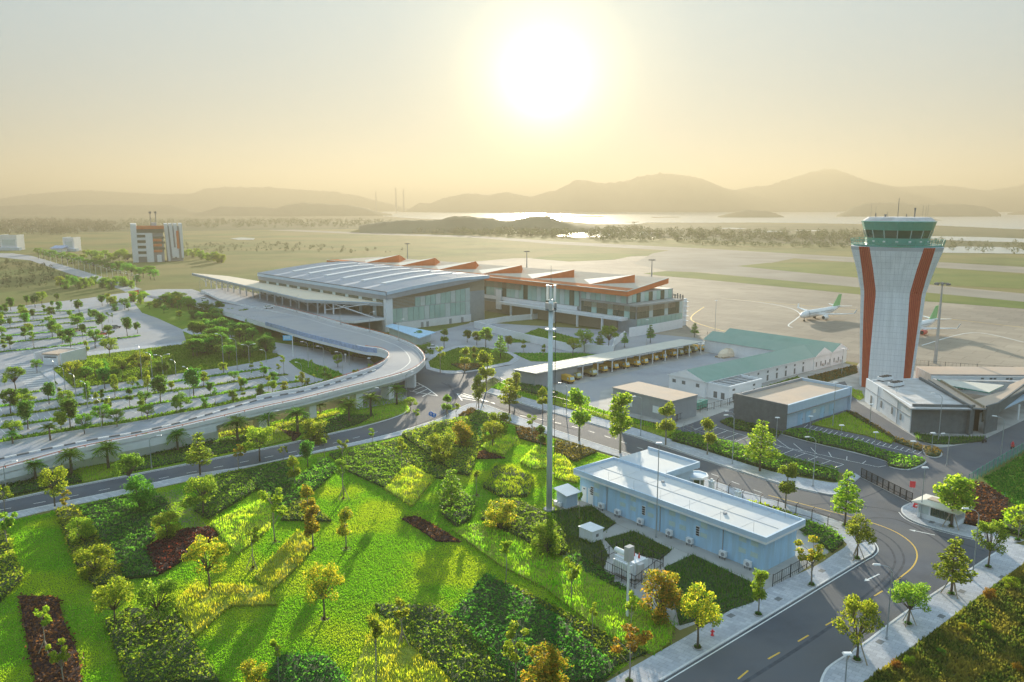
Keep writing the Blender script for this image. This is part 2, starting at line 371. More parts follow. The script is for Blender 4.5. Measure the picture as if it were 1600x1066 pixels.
# water
def water_mat():
    # wind-ruffled bay seen at a grazing angle: mostly a soft mirror of the sky
    m = bpy.data.materials.new('sea_water'); m.use_nodes = True; N = m.node_tree.nodes; L = m.node_tree.links; N.clear()
    g = N.new('ShaderNodeBsdfGlossy'); g.inputs['Roughness'].default_value = .32; g.inputs['Color'].default_value = (.92, .92, .90, 1)
    d = N.new('ShaderNodeBsdfDiffuse'); d.inputs['Color'].default_value = (.16, .19, .18, 1)
    x = N.new('ShaderNodeMixShader'); x.inputs[0].default_value = .8; L.new(d.outputs[0], x.inputs[1]); L.new(g.outputs[0], x.inputs[2])
    o = N.new('ShaderNodeOutputMaterial'); L.new(x.outputs[0], o.inputs[0]); return m
M['water'] = water_mat()
# ------------------------------------------------------------------ terrain, water, hills, haze
def ground_sheet(name, pts, z, m, kind='structure', label=None, cat=None):
    """a flat sheet traced on the ground"""
    mb = MB(); mb.ngon(pts, z, 0)
    o = mb.obj(name, M[m]); return tag(o, label, cat, kind=kind)
def slab(name, pts, z0, z1, side, top, kind='structure'):
    mb = MB(); mb.prism(pts, z0, z1, 0, 1); return tag(mb.obj(name, [M[side], M[top]]), kind=kind)
ground_sheet('ground', [(-9000, -200), (9000, -200), (12000, 16000), (-12000, 16000)], 0.0, 'field')
# sea and ponds
sea_px = [(588, 334.5), (600, 331), (700, 330), (900, 330), (1150, 330.5), (1400, 331), (1700, 332), (1700, 360), (1600, 359), (1449, 352), (1325, 350), (1187, 348), (1100, 348.5),
          (1012, 348), (995, 351), (931, 350.5), (877, 345), (800, 347), (702, 344), (638, 341), (600, 338)]
ground_sheet('sea', GP(sea_px), 0.4, 'water')
for pts in ([(867, 369), (885, 364.5), (953, 360.5), (960, 365), (948, 371), (900, 371)], [(996, 364), (1010, 361), (1026, 364), (1004, 370)],
            [(1440, 390), (1500, 385.5), (1590, 387), (1612, 397), (1520, 396), (1450, 395)], [(1440, 369), (1540, 371), (1620, 374), (1620, 379.5), (1530, 377.5), (1450, 374)],
            [(1115, 357), (1140, 356.2), (1168, 357.4), (1150, 358.4)], [(360, 373), (378, 371.5), (398, 372.5), (396, 375), (372, 375.2)], [(1240, 360.5), (1270, 360), (1285, 361), (1262, 361.8)],
            [(1150, 362), (1200, 361), (1240, 363), (1190, 364)]):
    ground_sheet('pond', GP(pts), 0.3, 'water')
# sand bars and flats in the bay
for pts in ([(770, 338.2), (860, 337.4), (945, 338.3), (940, 340), (840, 340)], [(1015, 339.6), (1060, 339), (1064, 340.2), (1020, 340.8)], [(975, 347.4), (1000, 347), (995, 348.4)],
            [(1390, 343.5), (1460, 343), (1475, 345), (1400, 345.2)]):
    ground_sheet('mudflat', GP(pts), 0.7, 'hill')

def ridge(name, prof, dist, label, seed, depth=None):
    """a range of hills: a height field whose skyline follows the surveyed profile"""
    rg = random.Random(seed); cols = []
    P = [(x, y) for x, y in prof]; xs = [p[0] for p in P]; ys = [p[1] for p in P]
    n = max(40, int((xs[-1] - xs[0]) / 5)); N = 13
    dep = depth or dist * .05
    for i in range(n + 1):
        x = xs[0] + (xs[-1] - xs[0]) * i / n; y = float(np.interp(x, xs, ys))
        a = (x - 800) / F; ang = math.atan2(a, CT + .17 * ST)
        dx, dy = math.sin(ang), math.cos(ang)
        r = dist / math.cos(ang)
        h = max(0.2, height_at((dx * r, dy * r), y + (rg.random() - .5) * .8))
        col = []
        for k in range(N):
            t = k / (N - 1) * 2 - 1
            hh = h * (math.cos(t * math.pi / 2) ** 1.15) * (1 + (rg.random() - .5) * .16 * (abs(t) > .1))
            rr = r + t * dep 
            col.append((dx * rr, dy * rr, max(hh, 0) - (2 if abs(t) == 1 else 0)))
        cols.append(col)
    v = np.array(cols).reshape(-1, 3); f = []
    for i in range(n):
        for k in range(N - 1): f.append((i * N + k, (i + 1) * N + k, (i + 1) * N + k + 1, i * N + k + 1))
    me = fast_mesh(name, v, np.array(f), M['hill'], smooth=True)
    return tag(link(name, me), kind='structure', label=label)
ridge('hills', [(1440, 318), (1480, 301), (1530, 299), (1560, 295), (1600, 289), (1680, 284), (1760, 300)], 6200, 'far pale ridge at the right edge of the bay', 1)
ridge('mountain', [(1110, 318), (1130, 302), (1160, 294), (1200, 290), (1230, 280), (1262, 270), (1283, 265), (1297, 263.5), (1312, 268), (1345, 281), (1375, 288), (1400, 292), (1440, 291), (1480, 290), (1520, 296), (1560, 301), (1610, 305), (1700, 312)], 5950, 'pointed mountain behind the bay, above the control tower', 2)
ridge('mountain', [(622, 331), (640, 326), (655, 317), (672, 318), (690, 311), (712, 306), (730, 302), (748, 304), (765, 305), (790, 300), (806, 303), (830, 308), (846, 303), (868, 298), (886, 289), (903, 281), (925, 284), (945, 287), (970, 285), (1000, 276), (1018, 273), (1036, 271), (1060, 273), (1085, 277), (1108, 284), (1128, 294), (1150, 297), (1172, 303), (1210, 312), (1260, 322), (1310, 331)], 5350, 'long dark mountain range below the sun, across the bay', 3)
ridge('hills', [(-260, 316), (-100, 309), (0, 311), (40, 305), (90, 300), (140, 298), (200, 301), (260, 304), (300, 303), (325, 294), (360, 293), (420, 293), (480, 297), (520, 300), (560, 306), (600, 316), (640, 326)], 6100, 'flat-topped far ridge at the left horizon', 4)
ridge('hills', [(-200, 322), (0, 322), (30, 321), (60, 319.5), (95, 322), (130, 320.5), (180, 320), (240, 321), (268, 321), (290, 325), (312, 333)], 4300, 'low wooded hills at the left edge below the far ridge', 5)
ridge('hills', [(300, 333), (322, 330), (345, 322), (372, 323), (400, 323), (430, 325), (450, 320), (470, 317.5), (500, 318), (540, 320), (565, 324), (590, 331), (612, 335)], 3800, 'low dark hills left of the bay shore', 6)
ridge('island', [(1308, 337.5), (1318, 332), (1335, 323), (1352, 318.5), (1390, 316.5), (1410, 317), (1432, 320), (1452, 319.5), (1480, 318.8), (1510, 320), (1535, 322.5), (1556, 329), (1566, 336)], 3500, 'long humped island in the bay behind the control tower', 7, depth=160)
ridge('island', [(1122, 338.5), (1136, 334), (1152, 331), (1166, 327.5), (1180, 329), (1196, 329.5), (1212, 333), (1226, 338.5)], 3250, 'small round island in the bay left of the control tower', 8, depth=110)
ridge('island', [(1575, 334), (1590, 330), (1620, 327), (1680, 334)], 4000, 'island cut by the right edge of the photo', 9, depth=150)
ridge('mound', [(560, 352), (600, 346), (640, 344), (690, 343), (706, 338), (729, 337.5), (748, 340), (768, 341), (783, 345), (800, 345), (818, 341), (838, 337.5), (857, 339), (876, 346), (900, 351), (950, 356), (1000, 361)], 1620, 'dark wooded mound in front of the sunlit water', 10, depth=110)
# two power station chimneys and stack on the far shore
for i, (x, yt, r) in enumerate(((588, 299, 3.2), (619, 294, 4.5), (631, 296, 4.0))):
    p = G(x, 328.6); r_ = Vector((p.x, p.y, 0)).normalized() * 5200; p = Vector((r_.x, r_.y, 0)); h = height_at(p, yt)
    root = empty('power_station_chimney', p, 0, ('short slim chimney left of the tall pair on the far shore', 'tallest power station chimney on the hazy far shore', 'slim chimney right of the tallest one on the far shore')[i], 'chimney', 'power station chimneys on the far shore')
    mb = MB(); mb.tube([(0, 0, 0), (0, 0, h * .5), (0, 0, h * .94)], [r * 1.5, r * 1.15, r], 10); mb.obj('shaft', M['grey'], root)
    mb = MB(); mb.tube([(0, 0, h * .94), (0, 0, h)], [r * 1.12, r * 1.12], 10); mb.obj('rim', M['conc'], root)
# haze: one closed box of pale air round everything
mb = MB(); mb.box(-12500, 12500, -300, 16500, -1.5, 345)
hz = bpy.data.materials.new('haze_air'); hz.use_nodes = True; hn = hz.node_tree; hn.nodes.clear()
pv = hn.nodes.new('ShaderNodeVolumePrincipled'); ho = hn.nodes.new('ShaderNodeOutputMaterial'); hn.links.new(pv.outputs[0], ho.inputs['Volume'])
pv.inputs['Color'].default_value = (.31, .286, .22, 1); pv.inputs['Density'].default_value = 0.00034; pv.inputs['Anisotropy'].default_value = 0.36
tag(mb.obj('haze', hz), 'pale golden haze lying over the whole airport and bay', kind='stuff')

# ------------------------------------------------------------------ airfield and roads
ASPH = []
def road(name, px, z=0.02, m='asphalt'): return ground_sheet(name, GP(px), z, m)
ground_sheet('marsh', GP([(-300, 334), (300, 334), (588, 334.6), (640, 341), (931, 351), (1100, 348.7), (1449, 352.2), (1700, 360), (1700, 402), (1450, 388), (1200, 380), (900, 366), (560, 358), (200, 362), (-300, 366)]), .15, 'marsh')
road('apron', [(700, 412), (800, 404), (880, 402.5), (980, 401), (1050, 399), (1120, 404), (1180, 416), (1250, 424), (1345, 434), (1460, 446), (1720, 470), (1720, 650), (1600, 606), (1430, 580), (1290, 560), (1210, 535), (1145, 545), (1085, 528), (1020, 522), (860, 470)], .03, 'apron')
road('runway', [(420, 357.5), (560, 363), (745, 368.5), (864, 377), (1100, 388.5), (1332, 402), (1600, 417.5), (1700, 423), (1700, 432), (1600, 427), (1332, 410), (1100, 394.5), (864, 381.5), (745, 372), (560, 366), (420, 360)], .05, 'taxi')
road('taxiway', [(1020, 396), (1060, 389), (1130, 392), (1180, 399), (1240, 404), (1190, 414), (1120, 426), (1045, 424), (990, 412)], .06, 'taxi')
road('taxiway', [(1100, 418), (1165, 417), (1345, 436), (1460, 448), (1600, 460), (1720, 470), (1720, 488), (1600, 473), (1460, 459), (1345, 450), (1130, 431)], .075, 'taxi')
ground_sheet('verge_grass', GP([(1005, 427.5), (1040, 424), (1085, 425.5), (1339, 449), (1444, 457), (1600, 472), (1720, 484), (1720, 498), (1600, 483), (1444, 471), (1339, 460), (1090, 436), (1030, 431)]), .09, 'grassfield')
ground_sheet('verge_grass', GP([(1152, 416), (1200, 411), (1330, 410), (1452, 418), (1600, 429), (1720, 438), (1720, 462), (1600, 452), (1460, 445), (1339, 434), (1230, 424)]), .09, 'grassfield')
ground_sheet('verge_grass', GP([(830, 404), (870, 397), (960, 396), (1000, 398), (960, 406), (890, 409)]), .09, 'grassfield')
road('yard', [(858, 616), (905, 608), (1150, 535), (1290, 560), (1345, 574), (1345, 600), (1215, 616), (1062, 668), (935, 642)], .008, 'conc')
road('yard', [(690, 548), (735, 503), (985, 518), (1100, 527), (1112, 540), (905, 606), (800, 604)], .006, 'asphalt_light')
road('yard', [(1322, 596), (1350, 556), (1440, 566), (1640, 578), (1640, 660), (1530, 694), (1440, 702), (1330, 642)], .011, 'conc')
# painted apron guide lines
def stripe(name, px, w, z, m, dash=None, per=6, pts=None):
    """painted line; returns one object per continuous line, dashes are joined into it"""
    P = pts or catmull(GP(px), per); mb = MB()
    if dash:
        for p, t in walk(P, dash[0] + dash[1]):
            n = Vector((-t.y, t.x, 0)) * w / 2; q = p + t * dash[0]
            mb.poly([(p + n).to_tuple()[:2] + (z,), (p - n).to_tuple()[:2] + (z,), (q - n).to_tuple()[:2] + (z,), (q + n).to_tuple()[:2] + (z,)])
    else:
        a = offset_line(P, w / 2); b = offset_line(P, -w / 2)
        for i in range(len(P) - 1): mb.poly([(a[i].x, a[i].y, z), (b[i].x, b[i].y, z), (b[i + 1].x, b[i + 1].y, z), (a[i + 1].x, a[i + 1].y, z)])
    return tag(mb.obj(name, M[m]), kind='structure')
for px in ([(1238, 512), (1232, 508), (1245, 498), (1250, 491), (1235, 482), (1190, 473), (1120, 466)], [(1120, 466), (1260, 478), (1420, 492), (1600, 512)], [(1180, 520), (1260, 545)], [(1440, 540), (1520, 520), (1600, 535)], [(1100, 480), (1080, 500), (1140, 520)]):
    stripe('apron_marking', px, .55, .05, 'yline' if px[0][0] < 1150 else 'line')
# main roads of the foreground
C_far = [(-120, 806), (0, 784), (80, 767), (129, 757.5), (260, 732), (400, 704), (457, 692), (512, 679), (565, 667.5), (607, 656), (632, 646), (642, 636), (640, 626), (628, 614)]
C_near = [(-120, 834), (0, 806.5), (80, 789.5), (200, 764.5), (300, 743), (400, 727), (515, 701), (610, 679), (680, 658), (715, 640), (738, 631), (760, 634), (795, 647), (880, 677), (1000, 716), (1126, 757), (1280, 806), (1328, 823), (1354, 841), (1366, 856), (1360, 867), (1336, 881), (1200, 963), (1031, 1064), (900, 1142), (820, 1190)]
B_far = [(800, 570.5), (760, 579), (738, 600), (737, 606), (760, 613), (842, 638.5), (900, 655), (1000, 684), (1080, 711), (1200, 750), (1280, 770), (1306, 772), (1330, 757), (1345, 746)]
SE = [(1424, 787), (1411, 793), (1410, 801), (1420, 811), (1441, 820), (1483, 832), (1523, 842), (1568, 853)]
A_right = [(1568, 857), (1540, 875), (1480, 915), (1412, 960), (1347, 1009), (1300, 1040), (1288, 1054), (1282, 1070), (1275, 1190)]
sm = lambda px, per=5: catmull(GP(px), per)
road_poly = sm(C_far)[::-1] + sm(C_near) + GP([(1275, 1190)]) + sm(A_right)[::-1] + sm(SE)[::-1] + sm(B_far)[::-1] + GP([(740, 570), (690, 560), (640, 560), (600, 600)])
ground_sheet('road', road_poly, .02, 'asphalt')
ground_sheet('road', GP([(520, 600), (600, 560), (640, 540), (672, 520), (735, 505), (765, 515), (800, 530), (840, 552), (905, 560), (905, 575), (830, 580), (770, 590), (740, 606), (640, 625), (560, 640)]), .017, 'asphalt_light')
# raised pavements with kerbs
def pavement(inner, outer, name='pavement'):
    """inner: kerb line beside the road, outer: far edge; kerb stones stand along the road side"""
    a = sm(inner); b = sm(outer)[::-1]
    mb = MB(); mb.prism(a + b, 0, .13, 0, 1); o = tag(mb.obj(name, [M['kerb'], M['pave']]), kind='structure')
    return o
def kerb(px, h=.17, w=.28, name='kerb', pts=None):
    P = pts or sm(px); mb = MB(); a = offset_line(P, w / 2); b = offset_line(P, -w / 2)
    for i in range(len(P) - 1):
        A = [(a[i].x, a[i].y), (b[i].x, b[i].y), (b[i + 1].x, b[i + 1].y), (a[i + 1].x, a[i + 1].y)]
        if area2(A) < 0: A = A[::-1]
        mb.hexa([(*q, 0) for q in A], [(*q, h) for q in A])
    return tag(mb.obj(name, M['kerb']), kind='structure')
C_side = [(-120, 846), (0, 817), (86, 796), (200, 772.5), (316, 747), (447, 717.5), (602, 686.5), (700, 660), (730, 642), (745, 642), (805, 663), (850, 677), (930, 703), (1010, 728), (1126, 770), (1240, 806), (1292, 826), (1318, 846), (1322, 854), (1303, 867), (1275, 885), (1194, 924), (1072, 996), (950, 1066), (800, 1160)]
pavement(C_near[:-1], C_side)
pavement([(760, 613), (842, 638.5), (900, 655), (1000, 684), (1080, 711), (1200, 750), (1280, 770), (1306, 772), (1330, 757), (1345, 746)], [(768, 607), (842, 628), (900, 643), (1000, 672), (1090, 701), (1200, 736), (1280, 752), (1308, 755), (1322, 748), (1336, 740)])
pavement(A_right[:-1] + [(1278, 1120)], [(1640, 862), (1600, 881), (1540, 925), (1470, 978), (1400, 1030), (1348, 1068), (1330, 1080), (1325, 1120)])
pavement(SE, [(1432, 782), (1462, 789), (1466, 800), (1482, 814), (1534, 826), (1600, 845)])
ground_sheet('pavement', GP([(1566, 846), (1640, 862), (1620, 880), (1568, 856)]), .125, 'pave')
for k in (C_far[:-2], C_near[:-2], B_far[3:-1], SE, A_right[:-1]): kerb(k)
# painted road markings
stripe('lane_marking', [(1110, 1100), (1165, 1052), (1216, 1021), (1265, 992), (1318, 961), (1375, 926), (1400, 908)], .22, .03, 'yline', (2.4, 4.0))
stripe('lane_marking', [(1200, 774), (1300, 800), (1362, 817), (1400, 832), (1425, 850), (1433, 868), (1426, 886), (1406, 903)], .22, .03, 'yline')
stripe('lane_marking', [(760, 640), (900, 668), (1060, 722), (1200, 774)], .16, .03, 'line', (2, 3.5))
stripe('lane_marking', [(-60, 808), (60, 786), (180, 762), (300, 738), (400, 718), (520, 693), (600, 672)], .16, .03, 'line', (2, 3.5))
stripe('edge_marking', None, .18, .03, 'line', pts=offset_line(sm(C_near[17:]), .55))
stripe('edge_marking', None, .15, .03, 'line', pts=offset_line(sm(C_near[:9]), .5))
stripe('edge_marking', None, .15, .03, 'line', pts=offset_line(sm(C_far[:9]), -.5))
stripe('edge_marking', None, .16, .03, 'line', pts=offset_line(sm(SE[2:]), -.6))
stripe('edge_marking', None, .16, .03, 'line', pts=offset_line(sm(B_far[4:11]), -.5))
# chevron islands at the junction
def chevron(outline, bars):
    mb = MB()
    for (p, q) in [(outline[i], outline[i + 1]) for i in range(len(outline) - 1)] + bars:
        a, b = G(*p), G(*q); t = (b - a).normalized(); n = Vector((-t.y, t.x, 0)) * .16
        mb.poly([((a + n).x, (a + n).y, .033), ((a - n).x, (a - n).y, .033), ((b - n).x, (b - n).y, .033), ((b + n).x, (b + n).y, .033)])
    return tag(mb.obj('chevron_marking', M['line']), kind='structure')
chevron([(652, 598), (668, 607), (684, 619)], [((652, 598), (640, 602)), ((657, 601), (642, 606)), ((662, 604), (645, 611)), ((668, 608), (650, 616)), ((674, 613), (660, 620)), ((684, 619), (640, 611))])
chevron([(714, 615), (722, 626)], [((714, 615), (745, 624)), ((745, 624), (772, 630)), ((716, 618), (735, 622)), ((719, 622), (746, 627)), ((724, 615), (773, 631))])
def arrow(px, py, ang, L=4.0):
    c = G(px, py); d = Vector((math.cos(ang), math.sin(ang), 0)); n = Vector((-d.y, d.x, 0)); mb = MB(); z = .032
    q = lambda a, b: ((c + d * a + n * b).x, (c + d * a + n * b).y, z)
    mb.poly([q(-L / 2, -.12), q(L / 4, -.12), q(L / 4, .12), q(-L / 2, .12)]); mb.poly([q(L / 4, -.4), q(L / 2, 0), q(L / 4, .4)])
    return tag(mb.obj('arrow_marking', M['line']), kind='structure')
for px, w in (([(1190, 795), (1290, 800), (1380, 835), (1412, 870), (1395, 905), (1330, 960)], .35), ([(1195, 799), (1290, 806), (1370, 840), (1398, 872), (1382, 905), (1318, 958)], .35), ([(1330, 812), (1400, 812), (1470, 850), (1500, 890)], .4), ([(1340, 790), (1400, 800), (1450, 830), (1540, 862)], .4), ([(1260, 790), (1340, 780), (1390, 760)], .35), ([(1150, 1075), (1260, 1005), (1340, 950)], .5), ([(700, 600), (712, 625), (690, 648), (640, 668)], .5), ([(690, 598), (720, 612), (790, 640), (900, 672)], .5)):
    stripe('tyre_mark', px, w, .026, 'tyre')
arrow(1362, 903, math.radians(215)); arrow(1216, 789, math.radians(150)); arrow(1440, 832, math.radians(145)); arrow(1570, 772, math.radians(60))
# ------------------------------------------------------------------ planting: leaf clouds, trees, shrub beds, grass
def cards(cen, size, up=0.35, aspect=1.0, rng=RNG):
    """one folded leaf blade (two triangles as a quad) per centre, random attitude"""
    n = len(cen); size = np.broadcast_to(size, (n,))
    d = rng.normal(size=(n, 3)); d /= np.linalg.norm(d, axis=1)[:, None]
    d[:, 2] = d[:, 2] * (1 - up) ; d /= np.linalg.norm(d, axis=1)[:, None] + 1e-9
    nn = rng.normal(size=(n, 3)); nn[:, 2] += up * 2
    s = np.cross(d, nn); s /= np.linalg.norm(s, axis=1)[:, None] + 1e-9
    L = size[:, None] * .5; Wd = size[:, None] * .32 * aspect
    v = np.stack([cen - d * L, cen + s * Wd, cen + d * L, cen - s * Wd], 1).reshape(-1, 3)
    f = np.arange(4 * n).reshape(n, 4); return v, f
def clump_points(clumps, n, rng):
    """points in and near the shell of ellipsoids (x,y,z,rx,rz)"""
    c = np.array(clumps); w = c[:, 3] ** 2 * c[:, 4]; w = w / w.sum()
    k = rng.choice(len(c), n, p=w); u = rng.normal(size=(n, 3)); u /= np.linalg.norm(u, axis=1)[:, None]
    r = rng.random(n) ** (1 / 3.0) * .35 + .68 * rng.random(n) ** .35; r = np.clip(r, 0, 1.08) * (1 + .35 * (rng.random(n) < .12))
    return c[k, :3] + u * r[:, None] * np.stack([c[k, 3], c[k, 3], c[k, 4]], 1)
TREE = {}
def tree_proto(kind, var):
    rg = random.Random(hash((kind, var)) % 9999 if False else sum(map(ord, kind)) * 7 + var); rng = np.random.default_rng(rg.randrange(99999))
    tr = MB(); cl = []; n = 1100; sz = .06; up = .35
    def limb(a, b, r0, r1):
        a = Vector(a); b = Vector(b); m = a.lerp(b, .5) + Vector((rg.uniform(-.02, .02), rg.uniform(-.02, .02), .015)); tr.tube([a, m, b], [r0, (r0 + r1) / 2, r1], 5)
    R = lambda s: rg.uniform(-s, s)
    lean = (R(.02), R(.02))
    if kind == 'round':
        tr.tube([(0, 0, -.02), (0, 0, .2), (lean[0], lean[1], .45), (0, 0, .75)], [.022, .017, .013, .006], 6)
        for i in range(15):
            z = rg.uniform(.42, .9); a = rg.uniform(0, 6.28); r = .24 * math.sqrt(max(.05, 1 - ((z - .64) / .34) ** 2)) * rg.uniform(.5, 1)
            c = (math.cos(a) * r, math.sin(a) * r, z); cl.append((*c, rg.uniform(.10, .16), rg.uniform(.09, .14))); limb((0, 0, .35 + z * .15), c, .008, .004)
        n = 2300; sz = .056
    elif kind == 'oval':
        tr.tube([(0, 0, -.02), (0, 0, .3), (lean[0], lean[1], .6), (0, 0, .92)], [.017, .014, .01, .004], 6)
        for z0, r0 in ((.46, .15), (.80, .13)) if var % 2 == 0 else ((.42, .13), (.62, .17), (.84, .10)):
            for i in range(6):
                a = rg.uniform(0, 6.28); c = (math.cos(a) * r0 * .6, math.sin(a) * r0 * .6, z0 + R(.08)); cl.append((*c, rg.uniform(.07, .11), rg.uniform(.07, .11))); limb((0, 0, z0 - .1), c, .006, .003)
        n = 2300; sz = .040
    elif kind == 'tier':
        tr.tube([(0, 0, -.02), (0, 0, .3), (lean[0], lean[1], .65), (0, 0, 1)], [.02, .016, .01, .004], 6)
        zs = np.linspace(.34, .96, 7)
        for z in zs:
            r = (.30 - .20 * (z - .34) / .62) * rg.uniform(.8, 1.15)
            for i in range(7):
                a = i * .9 + rg.uniform(0, .6); c = (math.cos(a) * r * .62, math.sin(a) * r * .62, z + R(.025)); cl.append((*c, r * rg.uniform(.32, .5), .035)); limb((0, 0, z - .04), c, .006, .003)
        n = 2600; sz = .042; up = .6
    elif kind == 'sparse':
        tr.tube([(0, 0, -.02), (R(.02), 0, .25), (lean[0], lean[1], .5), (0, 0, .72)], [.016, .013, .01, .005], 6)
        for i in range(13):
            z = rg.uniform(.5, .97); a = rg.uniform(0, 6.28); r = rg.uniform(.06, .26); c = (math.cos(a) * r, math.sin(a) * r, z); cl.append((*c, rg.uniform(.05, .10), rg.uniform(.04, .07))); limb((0, 0, z - .22), c, .006, .003)
        n = 1300; sz = .042
    elif kind == 'bush':
        tr.tube([(0, 0, -.02), (0, 0, .3)], [.03, .02], 6)
        for i in range(20):
            z = rg.uniform(.12, .85); a = rg.uniform(0, 6.28); r = rg.uniform(.12, .36) * (1 - .5 * max(0, z - .45)); c = (math.cos(a) * r, math.sin(a) * r, z); cl.append((*c, rg.uniform(.12, .2), rg.uniform(.1, .16))); limb((0, 0, .05), c, .012, .005)
        n = 4200; sz = .05
    elif kind == 'spread':
        tr.tube([(0, 0, -.02), (0, 0, .2), (lean[0], lean[1], .4)], [.026, .02, .016], 6)
        for i in range(20):
            z = rg.uniform(.42, .9); a = i * 2.4 + R(.4); r = .40 * math.sqrt(max(.05, 1 - ((z - .45) / .52) ** 2)) * rg.uniform(.55, 1); c = (math.cos(a) * r, math.sin(a) * r, z); cl.append((*c, rg.uniform(.10, .16), rg.uniform(.07, .11))); limb((lean[0], lean[1], .36), c, .011, .004)
        n = 3200; sz = .041
    elif kind == 'sapling':
        tr.tube([(0, 0, -.02), (R(.02), R(.02), .4), (R(.03), R(.03), .85)], [.013, .01, .005], 5)
        for i in range(7):
            z = rg.uniform(.7, .98); a = rg.uniform(0, 6.28); r = rg.uniform(.02, .14); c = (math.cos(a) * r, math.sin(a) * r, z); cl.append((*c, rg.uniform(.05, .09), rg.uniform(.04, .07))); limb((0, 0, z - .2), c, .005, .003)
        n = 480; sz = .05
    trunk = tr.mesh(kind + '_trunk', M['woodp' if kind in ('sparse', 'sapling', 'oval') else 'wood'], True)
    if kind == 'palm':
        tr = MB(); tr.tube([(0, 0, -.02), (.01, 0, .3), (0, .01, .66)], [.045, .035, .03], 7); trunk = tr.mesh('palm_trunk', M['wood'], True)
        v = []; f = []
        for i in range(34):
            a = i * 2.399 + R(.2); e = rg.uniform(-.35, 1.25); L = rg.uniform(.30, .42); d = Vector((math.cos(a) * math.cos(e), math.sin(a) * math.cos(e), math.sin(e))); s = Vector((-math.sin(a), math.cos(a), 0)); b = Vector((0, 0, .66)); pr = None
            for k in range(6):   # fan blades droop at the tips
                for j in range(2):
                    t0 = k / 6; q0 = b + d * L * t0 + Vector((0, 0, -.16 * t0 * t0)); q1 = b + d * L * (t0 + .3) + Vector((0, 0, -.16 * (t0 + .3) ** 2)) + s * (.13 if j else -.13) * (1.15 - t0 * .6)
                    m = (q0 + q1) / 2 + Vector((0, 0, .012)); w = (q1 - q0).cross(Vector((0, 0, 1))).normalized() * .016
                    n0 = len(v); v += [q0, m + w, q1, m - w]; f.append((n0, n0 + 1, n0 + 2, n0 + 3))
        crown = fast_mesh('palm_crown', np.array([tuple(x) for x in v]), np.array(f), M['L_green'])
    else:
        P = clump_points(cl, n, rng); v, f = cards(P, sz * (rng.random(n) * .7 + .65), up, rng=rng)
        crown = fast_mesh(kind + '_crown', v, f, M['L_green'])
    return trunk, crown
KINDS = {'round': 3, 'oval': 3, 'tier': 3, 'sparse': 4, 'bush': 3, 'spread': 3, 'sapling': 3, 'palm': 2}
for k_, n_ in KINDS.items(): TREE[k_] = [tree_proto(k_, i) for i in range(n_)]
_st = MB()
for a in (0.3, 2.4, 4.5): _st.tube([(math.cos(a) * .16, math.sin(a) * .16, 0), (0, 0, .36)], .010, 4)
STAKES = _st.mesh('stakes', M['stake'])
_rg = MB()
_rg.loft([[(math.cos(t) * r, math.sin(t) * r, z) for t in [k * math.pi / 5 for k in range(10)]] for r, z in ((.62, 0), (.62, .16), (.5, .16), (.45, .1))], cap=False)
_rg.ngon([(math.cos(k * math.pi / 5) * .45, math.sin(k * math.pi / 5) * .45) for k in range(10)], .1, 1)
PIT = _rg.mesh('tree_pit', [M['conc'], M['soil']])
_so = MB(); _so.ngon([(math.cos(k * .5236) * (.8 + .25 * math.sin(k * 2.3)), math.sin(k * .5236) * (.8 + .25 * math.sin(k * 2.3))) for k in range(12)], .035, 0)
SOILRING = _so.mesh('soil_ring', M['soil'])
NTREE = [0]
def tree(base, h, kind='round', leaf='L_green', label='', group=None, w=1.0, name=None, cat='tree', stakes=False, pit=False, ring=False):
    i = NTREE[0]; NTREE[0] += 1
    root = empty(name or ('palm_tree' if kind == 'palm' else 'shrub' if kind == 'bush' else 'tree'), base, random.uniform(0, 6.28), label, 'palm' if kind == 'palm' else ('bush' if kind == 'bush' else cat), group)
    tm, cm = TREE[kind][i % KINDS[kind]]
    t = link('trunk', tm, root); c = link('crown', cm, root)
    c.material_slots[0].link = 'OBJECT'; c.material_slots[0].material = M[leaf]
    for o in (t, c): o.scale = (h * w, h * w, h)
    if stakes: s = link('stakes', STAKES, root); s.scale = (h, h, h)
    if ring: link('soil_ring', SOILRING, root); c_ = link('weeds', TREE['bush'][1][1], root); c_.scale = (.7, .7, .4); c_.material_slots[0].link = 'OBJECT'; c_.material_slots[0].material = M['B_brown']
    if pit:
        p_ = link('tree_pit', PIT, root); p_.location = (0, 0, .0)
        c_ = link('pit_planting', TREE['bush'][0][1], root); c_.scale = (1.1, 1.1, .55); c_.material_slots[0].link = 'OBJECT'; c_.material_slots[0].material = M['B_dark']
    return root
def ptree(xb, yb, yt, kind, leaf, label, group=None, w=1.0, z=0.0, **k):
    b = G(xb, yb, z); return tree(b, max(1.2, height_at(b, yt) - z), kind, leaf, label, group, w, **k)

